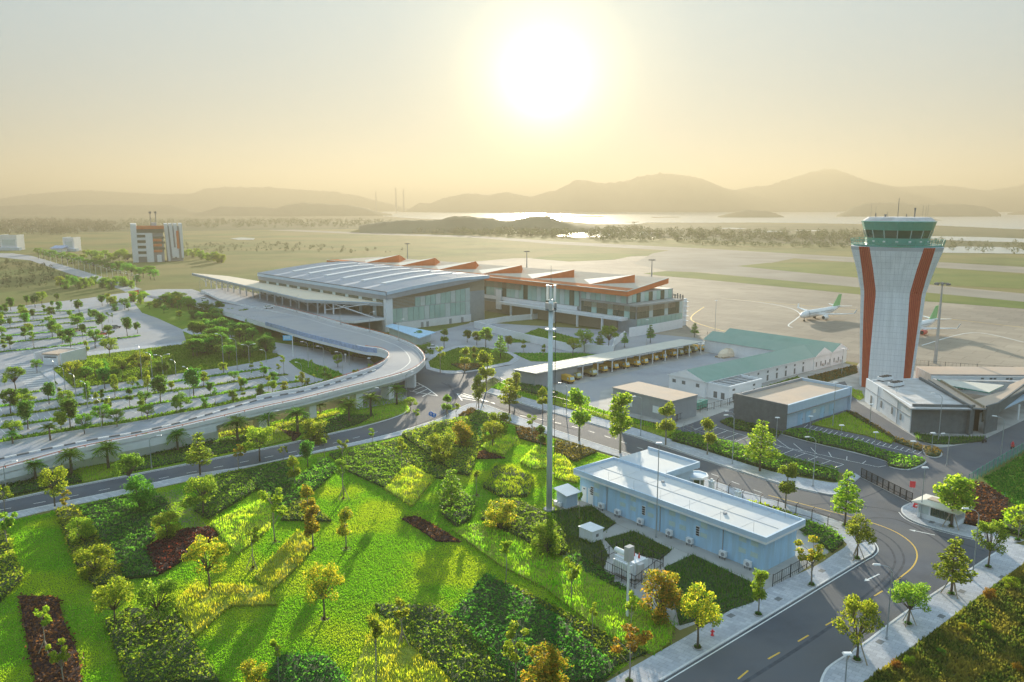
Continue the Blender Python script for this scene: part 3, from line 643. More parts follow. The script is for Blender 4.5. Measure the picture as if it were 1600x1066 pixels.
def inside(poly, x, y):
    P = np.array([(p[0], p[1]) for p in poly]); r = np.zeros(len(x), bool); j = len(P) - 1
    for i in range(len(P)):
        c = ((P[i, 1] > y) != (P[j, 1] > y)) & (x < (P[j, 0] - P[i, 0]) * (y - P[i, 1]) / (P[j, 1] - P[i, 1] + 1e-12) + P[i, 0])
        r ^= c; j = i
    return r
def scatter(poly, dens, rng=RNG):
    P = np.array([(p[0], p[1]) for p in poly]); lo = P.min(0); hi = P.max(0); A = (hi - lo).prod(); n = int(A * dens)
    q = rng.random((n, 2)) * (hi - lo) + lo; return q[inside(P, q[:, 0], q[:, 1])]
def noise2(x, y, s, seed=0):
    """cheap smooth value noise"""
    r = np.random.default_rng(seed); T = r.random((64, 64)); u = x / s; v = y / s
    i = np.floor(u).astype(int); j = np.floor(v).astype(int); a = u - i; b = v - j; a = a * a * (3 - 2 * a); b = b * b * (3 - 2 * b)
    g = lambda p, q: T[p % 64, q % 64]
    return (g(i, j) * (1 - a) + g(i + 1, j) * a) * (1 - b) + (g(i, j + 1) * (1 - a) + g(i + 1, j + 1) * a) * b
def edge_dist(poly, q):
    P = np.array([(p[0], p[1]) for p in poly]); d = np.full(len(q), 1e9)
    for i in range(len(P)):
        a = P[i]; b = P[(i + 1) % len(P)]; ab = b - a; t = np.clip(((q - a) @ ab) / (ab @ ab + 1e-9), 0, 1); d = np.minimum(d, np.linalg.norm(q - (a + t[:, None] * ab), axis=1))
    return d
BEDN = [0]
def bed(px, h, leaf, label, under='under', dens=9.0, size=.42, bump=.35, cat='shrub bed', name='shrub_bed', z=0.0, group=None, spike=0.0, pts=None, up=.35):
    """clipped bed of shrubs: a dark twiggy body with leaves through and over it"""
    poly = pts or GP(px, z); BEDN[0] += 1; sd = BEDN[0]
    q = scatter(poly, dens); 
    if len(q) < 12: q = scatter(poly, dens * 4)
    e = edge_dist(poly, q); top = h * (1 - bump * .5 + bump * (noise2(q[:, 0], q[:, 1], 1.6, sd) + .6 * noise2(q[:, 0], q[:, 1], .7, sd + 1) - .5)) * np.clip(.62 + e * .9, .62, 1)
    zz = z + top * (1 - .30 * RNG.random(len(q)) ** 2) + .05
    cen = np.column_stack([q, zz])
    # leaves on the flanks
    P = [Vector((p[0], p[1], 0)) for p in poly]; sd_ = []
    for i in range(len(P)):
        a, b = P[i], P[(i + 1) % len(P)]; m = max(1, int((b - a).length * h * dens * .55)); t = RNG.random(m)
        sd_.append(np.column_stack([a.x + (b.x - a.x) * t, a.y + (b.y - a.y) * t, z + RNG.random(m) * h * .85]))
    sd_ = np.concatenate(sd_); sd_[:, :2] += RNG.normal(size=(len(sd_), 2)) * .24
    cen = np.concatenate([cen, sd_]); sz = size * (.6 + .8 * RNG.random(len(cen)))
    v, f = cards(cen, sz, up)
    if spike:   # grass-like plants: upright blades
        n = len(cen); a = RNG.random(n) * 6.28; d = np.column_stack([np.cos(a) * .45, np.sin(a) * .45, np.ones(n)]); s = np.column_stack([-np.sin(a), np.cos(a), np.zeros(n)])
        L = sz[:, None] * spike; b0 = cen - d * L * .5; v = np.stack([b0 - s * sz[:, None] * .16, b0 + s * sz[:, None] * .16, b0 + d * L + s * sz[:, None] * .03, b0 + d * L - s * sz[:, None] * .03], 1).reshape(-1, 3)
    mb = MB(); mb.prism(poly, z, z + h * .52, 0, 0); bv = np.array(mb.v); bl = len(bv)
    c = centre(poly); off = np.array([c.x, c.y, z])
    me = bpy.data.meshes.new(name)
    allv = np.concatenate([bv, v]) - off
    faces = list(mb.f) + [tuple(x) for x in (f + bl)]
    nb = len(mb.f)
    # quick build with mixed face sizes
    lt = [len(x) for x in faces]; flat = np.concatenate([np.array([i for x in mb.f for i in x], dtype=np.int32), (f + bl).astype(np.int32).ravel()])
    me.vertices.add(len(allv)); me.vertices.foreach_set('co', allv.astype(np.float32).ravel())
    me.loops.add(len(flat)); me.loops.foreach_set('vertex_index', flat); me.polygons.add(len(lt))
    me.polygons.foreach_set('loop_start', np.concatenate([[0], np.cumsum(lt)[:-1]]).astype(np.int32))
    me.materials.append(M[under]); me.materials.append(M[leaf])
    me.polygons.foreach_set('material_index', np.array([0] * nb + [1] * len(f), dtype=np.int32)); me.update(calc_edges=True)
    return tag(link(name, me, None, (c.x, c.y, z)), label, cat, group)
def grass(px, dens, size, leaf, label, name='grass', hole=(), pts=None, z=0.0, h=1.0):
    """upright tufts of grass over a patch of ground, one object"""
    poly = pts or GP(px); q = scatter(poly, dens)
    for hp in hole: q = q[~inside(GP(hp), q[:, 0], q[:, 1])]
    n = len(q); a = RNG.random(n) * 6.28; s = np.column_stack([np.cos(a), np.sin(a), np.zeros(n)]); S = size * (.6 + .8 * RNG.random(n))
    b = np.column_stack([q, np.full(n, z)]); tip = b + np.column_stack([RNG.normal(size=(n, 2)) * .35 * S[:, None], S * h])
    v = np.stack([b - s * S[:, None] * .55, b + s * S[:, None] * .55, tip], 1).reshape(-1, 3); f = np.arange(3 * n).reshape(n, 3)
    return tag(link(name, fast_mesh(name, v, f, M[leaf])), label, None, kind='stuff')
def woods(pts_px, n, hmin, hmax, leaf, label, name='far_woodland', rng=RNG):
    """a far belt of trees that reads as one mass"""
    poly = GP(pts_px); P = np.array([(p.x, p.y) for p in poly]); lo = P.min(0); hi = P.max(0); Q = []
    while len(Q) < n:
        c = rng.random((4 * n, 2)) * (hi - lo) + lo; c = c[inside(poly, c[:, 0], c[:, 1])]; Q += list(c)
    Q = np.array(Q[:n]); V = []; 
    hh = hmin + (hmax - hmin) * rng.random(n) ** 1.5
    K = 46; u = rng.normal(size=(n, K, 3)); u /= np.linalg.norm(u, axis=2)[..., None]; r = hh[:, None, None] * .5
    cen = np.concatenate([Q, (hh * .52)[:, None]], 1)[:, None, :] + u * r * (.55 + .5 * rng.random((n, K, 1))) * np.array([.85, .85, .95])
    sz = (hh[:, None] * (.14 + .14 * rng.random((n, K)))).ravel()
    v, f = cards(cen.reshape(-1, 3), sz, .3, rng=rng)
    return tag(link(name, fast_mesh(name, v, f, M[leaf])), label, None, kind='stuff')
ORD = ['first', 'second', 'third', 'fourth', 'fifth', 'sixth', 'seventh', 'eighth', 'ninth', 'tenth', 'eleventh', 'twelfth', 'thirteenth', 'fourteenth', 'fifteenth', 'sixteenth', 'seventeenth', 'eighteenth', 'nineteenth', 'twentieth', 'twenty-first', 'twenty-second', 'twenty-third', 'twenty-fourth', 'twenty-fifth', 'twenty-sixth', 'twenty-seventh', 'twenty-eighth', 'twenty-ninth', 'thirtieth', 'thirty-first', 'thirty-second', 'thirty-third', 'thirty-fourth', 'thirty-fifth', 'thirty-sixth']
# ------------------------------------------------------------------ the garden in the foreground
lawn_px = [(-160, 880), (0, 819), (200, 774), (447, 719.5), (602, 688.5), (700, 662), (728, 645), (745, 645), (805, 666), (930, 706), (1010, 731), (1060, 748), (1000, 780), (880, 785), (860, 830), (940, 900), (1060, 975), (1050, 990), (945, 1064), (800, 1160), (300, 1230), (-250, 1230)]
ground_sheet('lawn', GP(lawn_px), .008, 'lawnbase')
grass(lawn_px, 60, .14, 'G_lawn', 'bright green mown lawn between the shrub beds')
BEDS = [
 ([(30, 934), (91, 937), (97, 967), (109, 994), (122, 1025), (128, 1072), (58, 1078), (44, 1009)], .7, 'B_red', 'dark red shrub bed cut into the lawn at the lower left', 'underred'),
 ([(88, 803), (118, 798), (150, 840), (165, 878), (187, 892), (190, 915), (150, 921), (118, 882), (100, 832)], 1.5, 'L_yel', 'tall yellow-green shrub strip along the left lawn edge', 'under'),
 ([(122, 797), (180, 782), (240, 770), (262, 788), (252, 830), (228, 858), (236, 882), (246, 901), (192, 907), (168, 872), (150, 835)], 1.0, 'B_dark', 'deep green shrub bed left of the bare soil strip', 'under'),
 ([(165, 975), (200, 955), (270, 958), (300, 1000), (342, 1068), (199, 1072)], 1.0, 'B_olive', 'broad olive clipped hedge block at the bottom left', 'under'),
 ([(225, 860), (258, 843), (292, 829), (328, 827), (341, 838), (312, 860), (300, 869), (247, 900), (235, 880)], .8, 'B_red', 'purple-brown shrub bed below the bare soil strip', 'underred'),
 ([(318, 751), (379, 738), (402, 766), (326, 812), (304, 800)], 1.0, 'B_green', 'glossy green shrub bed above the largest yellow patch', 'under'),
 ([(381, 738), (447, 724), (470, 775), (441, 806), (407, 768)], .9, 'B_dark', 'dark green bed right of the glossy green shrubs', 'under'),
 ([(331, 820), (410, 783), (426, 796), (421, 827), (371, 869), (334, 827)], .7, 'B_yel', 'broad yellow feathery bed with a green far half', 'undery'),
 ([(465, 832), (484, 842), (487, 860), (457, 895), (422, 927), (398, 903)], .7, 'B_yel', 'long tapering yellow bed pointing up the middle lawn', 'undery'),
 ([(271, 947), (308, 911), (327, 927), (342, 917), (414, 919), (433, 947), (363, 949), (349, 957), (305, 997), (292, 980)], .7, 'B_yel', 'yellow bed with a hooked end under the orange tree', 'undery'),
 ([(439, 814), (457, 785), (478, 783), (518, 816)], .7, 'B_olive', 'small triangular olive hedge in the middle lawn', 'under'),
 ([(452, 770), (470, 745), (512, 718), (526, 735), (496, 764), (478, 778)], 1.0, 'B_green', 'green shrub bed beside the lower road left of the middle lawn', 'under'),
 ([(515, 712), (586, 695), (612, 709), (637, 728), (602, 764), (544, 738)], .9, 'B_green', 'long green shrub bed leading to the yellow square', 'under'),
 ([(637, 727), (678, 749), (644, 793), (600, 765)], .7, 'B_yel', 'golden yellow square bed in the upper garden', 'undery'),
 ([(594, 695), (626, 685), (676, 718), (708, 741), (692, 749), (680, 748), (639, 727)], .6, 'B_olive', 'low olive strip beside the golden yellow square', 'under'),
 ([(628, 682), (675, 666), (730, 656), (750, 692), (744, 715), (733, 745), (709, 740), (676, 716)], 1.3, 'L_yel', 'large yellow-green shrub mass near the road junction', 'under'),
 ([(753, 700), (782, 678), (809, 687), (788, 713), (765, 708)], .8, 'B_yel', 'pale yellow bed under a staked tree below the junction', 'undery'),
 ([(742, 710), (756, 705), (788, 717), (745, 718)], .5, 'B_red', 'small pink-red bed tip in the upper garden', 'underred'),
 ([(717, 651), (736, 639), (744, 643), (727, 655)], .8, 'B_brown', 'brownish hedge triangle at the garden corner by the junction', 'under'),
 ([(730, 656), (746, 643), (772, 652), (752, 668)], .8, 'B_green', 'green hedge triangle at the garden corner by the junction', 'under'),
 ([(735, 664), (760, 668), (756, 690), (748, 694)], 1.0, 'B_dark', 'dark green wedge between the big shrub mass and pale yellow bed', 'under'),
 ([(754, 762), (772, 733), (792, 731), (834, 751), (824, 777), (790, 782)], 1.4, 'B_lime', 'domed lime green shrub mound left of the tall mast', 'under'),
 ([(805, 669), (838, 672), (853, 697), (812, 686)], .7, 'B_brown', 'brown-olive strip beside the upper road', 'under'),
 ([(814, 724), (836, 699), (856, 704), (853, 733), (833, 735)], .8, 'B_yel', 'golden bed immediately left of the tall mast', 'undery'),
 ([(868, 712), (885, 718), (905, 746), (902, 756), (868, 750)], .8, 'B_yel', 'golden bed between the tall mast and the blue building', 'undery'),
 ([(868, 690), (899, 696), (932, 707), (899, 722), (886, 717), (868, 708)], .7, 'B_brown', 'brown shrub bed behind the tall mast by the road', 'under'),
 ([(628, 812), (650, 808), (667, 816), (720, 848), (682, 847), (655, 828)], .5, 'B_red', 'dead-brown low bed at the right edge of the middle lawn', 'underred'),
 ([(705, 829), (758, 817), (857, 869), (908, 892), (995, 938), (1052, 984), (1046, 1008), (1020, 1024), (951, 998), (851, 921), (782, 886)], .65, 'B_lime', 'long lime green band sweeping down to the right road', 'undery'),
 ([(705, 967), (759, 901), (874, 972), (960, 1047), (944, 1066), (800, 1078)], 1.1, 'B_dark', 'large dark glossy shrub bed at the bottom middle', 'under'),
 ([(771, 908), (811, 921), (960, 998), (1010, 1022), (955, 1044), (876, 971)], .5, 'B_olive', 'narrow olive strip between the lime band and dark shrubs', 'under'),
 ([(586, 949), (682, 951), (752, 1002), (800, 1070), (712, 1074), (631, 1002)], 1.0, 'B_olive', 'dark olive hedge block right of the yellow fan bed', 'under'),
 ([(588, 965), (623, 978), (712, 1078), (540, 1082), (580, 989)], .75, 'B_yel', 'yellow fan-shaped bed at the bottom edge', 'undery'),
 ([(436, 1029), (511, 1030), (552, 1078), (410, 1078)], 1.0, 'B_dark', 'dark clipped hedge at the bottom edge left of the yellow fan', 'under'),
 ([(-40, 842), (0, 835), (14, 842), (24, 880), (36, 905), (0, 942), (-50, 960)], 1.6, 'L_yel', 'loose yellow-green shrubs at the left edge of the lawn', 'under'),
 ([(690, 780), (712, 765), (742, 790), (735, 812), (716, 826), (690, 806)], 1.5, 'B_green', 'rounded green shrub clump right of the middle lawn', 'under'),
 ([(752, 815), (770, 790), (800, 784), (840, 800), (878, 830), (885, 868), (860, 868), (800, 838)], 1.3, 'B_green', 'green shrub bank left of the white equipment box', 'under'),
 ([(880, 880), (900, 868), (960, 905), (958, 912), (985, 925), (975, 928), (905, 892)], .8, 'B_dark', 'low dark hedge below the transformer enclosure', 'under'),
]
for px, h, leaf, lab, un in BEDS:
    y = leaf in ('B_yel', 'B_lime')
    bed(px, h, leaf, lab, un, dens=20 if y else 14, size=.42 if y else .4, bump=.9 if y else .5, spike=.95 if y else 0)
ground_sheet('bare_soil', GP([(240, 772), (281, 763), (312, 808), (327, 827), (292, 829), (264, 800)]), .014, 'soil')
ground_sheet('bare_soil', GP([(495, 715), (515, 713), (512, 735), (500, 737)]), .014, 'soil')
# dark ground cover round the blue building
ground_sheet('yard', GP([(868, 770), (907, 760), (1000, 770), (1260, 830), (1300, 860), (1190, 935), (1062, 985), (958, 912), (880, 872), (862, 830)]), .012, 'conc')
for px, lab in (([(862, 800), (905, 794), (925, 792), (962, 818), (936, 836), (885, 842), (862, 830)], 'dark green ground cover beside the small shed'), ([(945, 843), (990, 831), (1049, 860), (1032, 875), (1000, 868), (958, 858)], 'dark green mound of ground cover behind the transformer'),
                ([(1038, 888), (1083, 868), (1178, 913), (1178, 942), (1133, 957), (1062, 978), (1050, 925)], 'dark green ground cover in front of the blue wall'), ([(870, 842), (936, 840), (950, 868), (940, 900), (900, 880)], 'dark green ground cover below the white box')):
    bed(px, .35, 'G_dark', lab, 'under', dens=20, size=.36, bump=.6, spike=1.4, cat='ground cover', name='ground_cover')
# the strip between the lower road and the ramp
ground_sheet('lawn', GP([(-120, 802), (0, 780), (80, 764), (129, 755), (260, 730), (400, 702), (457, 690), (512, 677), (565, 665.5), (607, 654), (640, 640), (628, 616), (560, 630), (400, 665), (240, 702), (100, 735), (-120, 775)]), .008, 'lawnbase')
STRIP = [
 ([(-60, 772), (0, 752), (108, 735), (112, 742), (128, 754), (80, 763), (0, 780), (-60, 792)], 1.0, 'B_dark', 'dark clipped hedge below the ramp wall at the far left', 'under'),
 ([(110, 733), (236, 704), (330, 688), (334, 694), (240, 712), (204, 711), (118, 730)], 1.1, 'B_dark', 'dark hedge line at the foot of the ramp wall', 'under'),
 ([(118, 731), (204, 712), (200, 728), (180, 744), (131, 754)], .3, 'B_lime', 'bright lime grass wedge below the ramp', 'undery'),
 ([(204, 714), (330, 690), (400, 678), (390, 701), (240, 731), (186, 742)], .6, 'B_green', 'mid green bed between the lower road and the ramp', 'under'),
 ([(334, 681), (394, 667), (396, 671), (336, 688)], .5, 'B_yel', 'thin strip of yellow flowers left of the first bridge pier', 'undery'),
 ([(389, 673), (431, 669), (455, 687), (415, 698)], .7, 'B_lime', 'yellow-green bed with a point beside the lower road', 'undery'),
 ([(434, 671), (471, 679), (459, 690), (452, 685)], .5, 'B_red', 'brown-red bed tip beside the lower road', 'underred'),
 ([(430, 664), (528, 644), (532, 648), (434, 670)], .5, 'B_yel', 'thin strip of yellow flowers between two bridge piers', 'undery'),
 ([(474, 678), (530, 650), (585, 650), (560, 663), (512, 677)], .6, 'B_dark', 'dark green bed under the bridge beside the lower road', 'under'),
 ([(552, 646), (600, 635), (636, 634), (641, 644), (607, 654), (580, 660)], .3, 'B_lime', 'light green grass tongue at the road junction under the bridge', 'undery'),
]
for px, h, leaf, lab, un in STRIP: bed(px, h, leaf, lab, un, dens=9, size=.42, bump=.6, spike=1.2 if leaf in ('B_yel', 'B_lime') else 0)
grass([(0, 780), (80, 764), (400, 702), (607, 654), (640, 640), (628, 616), (400, 665), (0, 752)], 8, .26, 'G_lawn', 'short grass under the ramp')
grass([(-120, 846), (0, 818), (200, 773), (230, 768), (232, 774), (80, 806), (0, 826), (-120, 860)], 14, .3, 'G_lawn', 'grass verge beside the lower road')
# island in the junction, lawns by the terminal
isl = [(666, 577), (690, 583), (712, 584), (755, 578), (800, 568.5), (812, 560), (800, 552), (760, 541), (715, 541), (680, 552), (664, 566)]
a_ = sm(isl[:5]) + sm(isl[4:]) ; slab('traffic_island', a_, 0, .14, 'kerb', 'pave')
isl2 = [(672, 574), (692, 579.5), (712, 580), (752, 575), (795, 566), (803, 559), (794, 553), (758, 543.5), (716, 544), (686, 554), (670, 566)]
ground_sheet('lawn', GP(isl2), .15, 'lawnbase'); grass(isl2, 8, .3, 'G_park', 'lawn on the oval traffic island', z=.15)
bed([(705, 570), (730, 568), (752, 571), (748, 577), (726, 580)], .6, 'B_brown', 'brown shrub patch on the oval traffic island', 'under', dens=6, size=.5, z=.15)
for px, lab in (([(783, 536), (842, 513), (905, 530), (905, 538), (880, 545), (850, 535)], 'grass court inside the low white terminal wall'), ([(800, 552), (905, 552), (945, 555), (905, 566), (830, 565)], 'grass strip between the terminal road and the vehicle shed')):
    ground_sheet('lawn', GP(px), .05, 'lawnbase'); grass(px, 6, .35, 'G_park', lab, z=.05)
# far side of the upper road: verge hedges and fence strip
ground_sheet('lawn', GP([(766, 606), (790, 594), (870, 612), (935, 640), (1045, 668), (1100, 700), (1000, 671), (900, 642), (842, 627)]), .016, 'lawnbase')
grass([(766, 606), (790, 594), (870, 612), (935, 640), (1045, 668), (1100, 700), (1000, 671), (900, 642), (842, 627)], 9, .35, 'G_lawn', 'grass verge along the fence of the vehicle yard')
bed([(845, 622), (900, 635), (1000, 665), (1050, 680), (1040, 685), (990, 668), (895, 641), (842, 627)], .5, 'B_lime', 'low light green strip along the upper road verge', 'undery', dens=7, size=.45, spike=1.2)
bed([(1052, 678), (1090, 684), (1200, 712), (1308, 738), (1308, 754), (1200, 735), (1095, 703), (1050, 690)], 1.3, 'B_green', 'long green hedge between the upper road pavement and the car park', 'under', dens=9, size=.5)
bed([(800, 600), (848, 606), (872, 616), (862, 624), (806, 608)], .9, 'B_dark', 'dark shrubs in front of the shed end wall', 'under', dens=6, size=.5)
# tower compound
ground_sheet('parking_lot', GP([(1052, 672), (1140, 640), (1200, 618), (1320, 596), (1340, 628), (1440, 690), (1470, 700), (1530, 690), (1610, 652), (1610, 696), (1540, 735), (1500, 760), (1425, 788), (1345, 746), (1308, 737), (1200, 709), (1100, 683)]), .014, 'asphalt')
def kerbed_bed(px, h, leaf, label, under='under', **k):
    poly = sm(px + px[:1], 3)[:-1]; slab('kerb', poly, 0, .16, 'kerb', 'kerb')
    c = centre(poly); inner = [c + (p - c) * (1 - .35 / max(.8, (p - c).length)) for p in poly]
    return bed(None, h, leaf, label, under, pts=inner, z=.16, **k)
def bays(p0, p1, q0, q1, n, w=.13):
    mb = MB(); a0, a1, b0, b1 = G(*p0), G(*p1), G(*q0), G(*q1)
    for i in range(n + 1):
        a, b = a0.lerp(a1, i / n), b0.lerp(b1, i / n); t = (b - a).normalized(); s = Vector((-t.y, t.x, 0)) * w / 2; A = [a - s, b - s, b + s, a + s]; A = A if area2(A) > 0 else A[::-1]; mb.poly([(x.x, x.y, .028) for x in A])
    for a, b in ((b0, b1),): t = (b - a).normalized(); s = Vector((-t.y, t.x, 0)) * w / 2; A = [a - s, b - s, b + s, a + s]; A = A if area2(A) > 0 else A[::-1]; mb.poly([(x.x, x.y, .033) for x in A])
    return tag(mb.obj('bay_marking', M['line']), kind='structure')
bays((1262, 664), (1440, 706), (1256, 668.5), (1434, 710), 21); bays((1214, 687), (1384, 728), (1232, 700), (1372, 730), 6); bays((1085, 672), (1300, 733), (1106, 664), (1318, 726), 12)
kerbed_bed([(1220, 679), (1246, 672), (1300, 683), (1346, 693), (1392, 712), (1440, 720), (1446, 725), (1420, 735), (1390, 730), (1386, 722), (1330, 707), (1260, 690)], .8, 'B_green', 'long hedge island between the two parking rows', dens=8, size=.45)
bed([(1268, 664), (1321, 645), (1346, 660), (1397, 689), (1392, 694), (1352, 681)], .5, 'B_lime', 'light green sloping bed beside the blue doors', 'undery', dens=8, size=.45, spike=1.2)
bed([(1322, 644), (1338, 648), (1396, 684), (1440, 698), (1438, 705), (1398, 691), (1348, 660)], .8, 'B_brown', 'red-brown hedge strip curving below the tower', 'under', dens=8, size=.4)
kerbed_bed([(1440, 700), (1462, 702), (1473, 711), (1462, 716), (1446, 712)], .8, 'B_brown', 'round red-brown shrub island at the parking entrance', dens=10, size=.4)
bed([(1428, 678), (1470, 684), (1540, 684), (1536, 690), (1490, 695), (1455, 694), (1432, 688)], .6, 'B_dark', 'dark grass bed in front of the grey tower annex', 'under', dens=8, size=.45, spike=1.2)
bed([(1328, 608), (1346, 612), (1350, 622), (1342, 626), (1330, 618)], .4, 'B_lime', 'small lawn at the left foot of the control tower', 'undery', dens=6, size=.5, spike=1.2)
bed([(1125, 660), (1140, 655), (1220, 676), (1215, 684), (1150, 672)], .7, 'B_dark', 'dark planting in front of the dark grey building', 'under', dens=8, size=.45)
bed([(1150, 622), (1190, 608), (1246, 590), (1250, 594), (1200, 613), (1160, 630)], .8, 'B_green', 'hedge along the green roofed building', 'under', dens=5, size=.5)
bed([(1262, 590), (1338, 571), (1340, 583), (1275, 602)], .5, 'B_brown', 'brown shrub bed left of the tower by the green roofed building', 'under', dens=5, size=.5)
ground_sheet('lawn', GP([(1535, 748), (1560, 735), (1610, 704), (1610, 800), (1572, 782)]), .02, 'lawnbase'); grass([(1535, 748), (1560, 735), (1610, 704), (1610, 800), (1572, 782)], 10, .4, 'G_dark', 'rough grass behind the compound fence, darkened in colour for shade')  # shade on this field is put into the dark blade colour
bed([(1464, 797), (1490, 775), (1519, 757), (1534, 757), (1575, 783), (1572, 808), (1534, 825), (1483, 812)], .8, 'B_red', 'large dark red shrub bed behind the guard house', 'underred', dens=10, size=.42)
bed([(1568, 807), (1612, 792), (1612, 843), (1566, 830)], 1.6, 'B_lime', 'bright green bushes at the right edge behind the pavement', 'under', dens=9, size=.5)
bed([(1250, 815), (1300, 832), (1318, 850), (1300, 864), (1268, 842), (1246, 826)], 1.2, 'B_green', 'hedge corner beside the blue building and road bend', 'under', dens=10, size=.45)
bed([(1165, 785), (1210, 796), (1250, 812), (1246, 824), (1200, 806), (1166, 794)], .9, 'B_lime', 'yellow-green hedge behind the blue building roof', 'under', dens=9, size=.45)
# rough field on the right
wild = [(1348, 1070), (1400, 1032), (1470, 980), (1540, 927), (1600, 883), (1700, 815), (1800, 900), (1700, 1200), (1330, 1200)]
ground_sheet('rough_field', GP(wild), .012, 'wild')
grass(wild, 26, .42, 'G_wild', 'rough weeds and dry grass at the lower right', h=1.1)
for i, (x, y, h, leaf, lab) in enumerate(((1545, 935, 1.6, 'L_orange', 'orange weed clump beside the right pavement'), (1580, 920, 1.9, 'B_lime', 'bright green weed clump near the right edge'), (1400, 1045, 1.2, 'L_orange', 'orange-brown weed clump at the pavement corner'), (1420, 1040, 1.3, 'B_lime', 'pale green weed clump at the pavement corner'), (1505, 985, 1.1, 'L_mix', 'golden weed clump in the rough field'), (1540, 985, 1.2, 'B_lime', 'light green weed clump in the rough field'), (1590, 1050, 1.2, 'L_orange', 'rusty weed clump in the lower right corner'), (1470, 1025, 1.0, 'B_green', 'small green weed clump in the rough field'))):
    tree(G(x, y), h, 'bush', leaf, lab, w=1.3, name='weed_clump', group='weed clumps in the rough field')
# ------------------------------------------------------------------ car park and its planting, avenue, fields
ground_sheet('car_park', GP([(-140, 752), (0, 724), (130, 698), (250, 674), (400, 632), (540, 600), (590, 572), (560, 548), (480, 522), (400, 497), (340, 488), (277, 470), (215, 463), (0, 487), (-140, 503)]), .012, 'asphalt_light')
ground_sheet('road', GP([(-140, 505), (0, 482), (60, 475), (130, 467), (200, 457), (250, 452), (300, 452), (330, 462), (280, 469), (215, 463), (130, 474), (60, 483), (0, 491), (-140, 514)]), .018, 'asphalt_light')
ground_sheet('avenue', GP([(20, 396), (50, 400), (131, 424), (187, 441), (222, 452), (196, 456), (187, 452), (112, 429), (47, 407), (0, 402), (-80, 404), (-80, 396)]), .024, 'asphalt_light')
def strip(px, w, label=None, leaf='G_park', h=.45):
    P = catmull(GP(px), 4); a = offset_line(P, w / 2); b = offset_line(P, -w / 2); poly = a + b[::-1]
    slab('planting_strip', poly, 0, .14, 'kerb', 'lawnbase')
    grass(None, 6, h, leaf, label or 'grass strip between parking rows', pts=poly, z=.14); return P
ROWS = {
 'a': [(0, 636), (86, 625), (119, 619), (200, 609), (262, 599), (322, 590), (400, 579), (424, 576)], 'b': [(0, 652), (90, 640), (141, 631), (219, 619), (277, 610), (320, 605), (400, 592), (449, 586)],
 'c': [(0, 670), (92, 655), (167, 645), (242, 632), (284, 625), (329, 619), (400, 606), (472, 596)], 'd': [(-20, 693), (116, 671), (200, 659), (275, 645), (338, 634), (400, 620), (470, 607), (530, 592)],
 'u1': [(-20, 553), (50, 546), (110, 540), (162, 532), (200, 528)], 'u2': [(-20, 539), (56, 532), (106, 527), (138, 524)], 'u3': [(-20, 528), (75, 520), (112, 516), (150, 512)], 'u4': [(-20, 517), (69, 509), (112, 505), (150, 502)],
 'u5': [(-20, 508), (75, 500), (119, 496)], 'u6': [(-20, 499), (44, 494), (75, 492)], 'u7': [(-20, 492), (60, 488), (116, 486)], 't': [(27, 617), (62, 612)], 'v': [(200, 528), (218, 525)]}
for k, px in ROWS.items(): strip(px, 2.2 if k != 'd' else 3.2)
# painted bays along the strips
for k in ('a', 'b', 'c', 'u1', 'u2', 'u3', 'u4', 'u5'):
    P = catmull(GP(ROWS[k]), 4); mb = MB()
    for p, t in walk(P, 2.7):
        n = Vector((-t.y, t.x, 0)); u = t * .07
        for s in (1, -1):
            q0 = p + n * s * 1.2; q1 = p + n * s * 6.0
            A = [q0 - u, q0 + u, q1 + u, q1 - u]; A = [(x.x, x.y) for x in A]
            if area2(A) < 0: A = A[::-1]
            mb.poly([(*x, .03) for x in A])
    tag(mb.obj('bay_marking', M['line']), kind='structure')
slab('walkway', GP([(113, 557), (117, 553), (200, 544), (248, 539), (288, 535), (292, 537), (250, 542), (200, 548.5), (120, 559)]), 0, .14, 'kerb', 'pave')
slab('walkway', GP([(62, 580), (80, 576), (116, 608), (95, 611)]), 0, .14, 'kerb', 'pave')
ground_sheet('lawn', GP([(121, 559), (200, 549), (292, 537.5), (380, 545), (432, 553), (439, 556), (420, 562), (360, 573), (300, 581), (200, 596), (116, 607), (82, 577)]), .03, 'lawnbase')
grass([(121, 559), (200, 549), (292, 537.5), (380, 545), (432, 553), (439, 556), (420, 562), (360, 573), (300, 581), (200, 596), (116, 607), (82, 577)], 8, .4, 'G_park', 'lawn block inside the car park', z=.03)
# scooter bays at the left edge
mb = MB()
for i in range(13):
    y = 566 + i * 3.1; x0 = 14 + i * 3.0; a, b = G(x0 - 6, y + 3.4), G(x0 + 26 + i * .9, y); n = Vector((-(b - a).y, (b - a).x, 0)).normalized() * .35
    A = [(q.x, q.y) for q in (a - n, b - n, b + n, a + n)]
    if area2(A) < 0: A = A[::-1]
    mb.poly([(*q, .03) for q in A])
tag(mb.obj('bay_marking', M['line']), kind='structure')
poly = sm([(452, 566), (466, 561), (500, 572), (538, 587), (508, 594), (472, 581), (452, 566)], 3)[:-1]
slab('traffic_island', poly, 0, .15, 'kerb', 'lawnbase'); grass(None, 6, .4, 'G_park', 'grass on the small island beside the ramp', pts=poly, z=.15)
rg0 = random.Random(21)
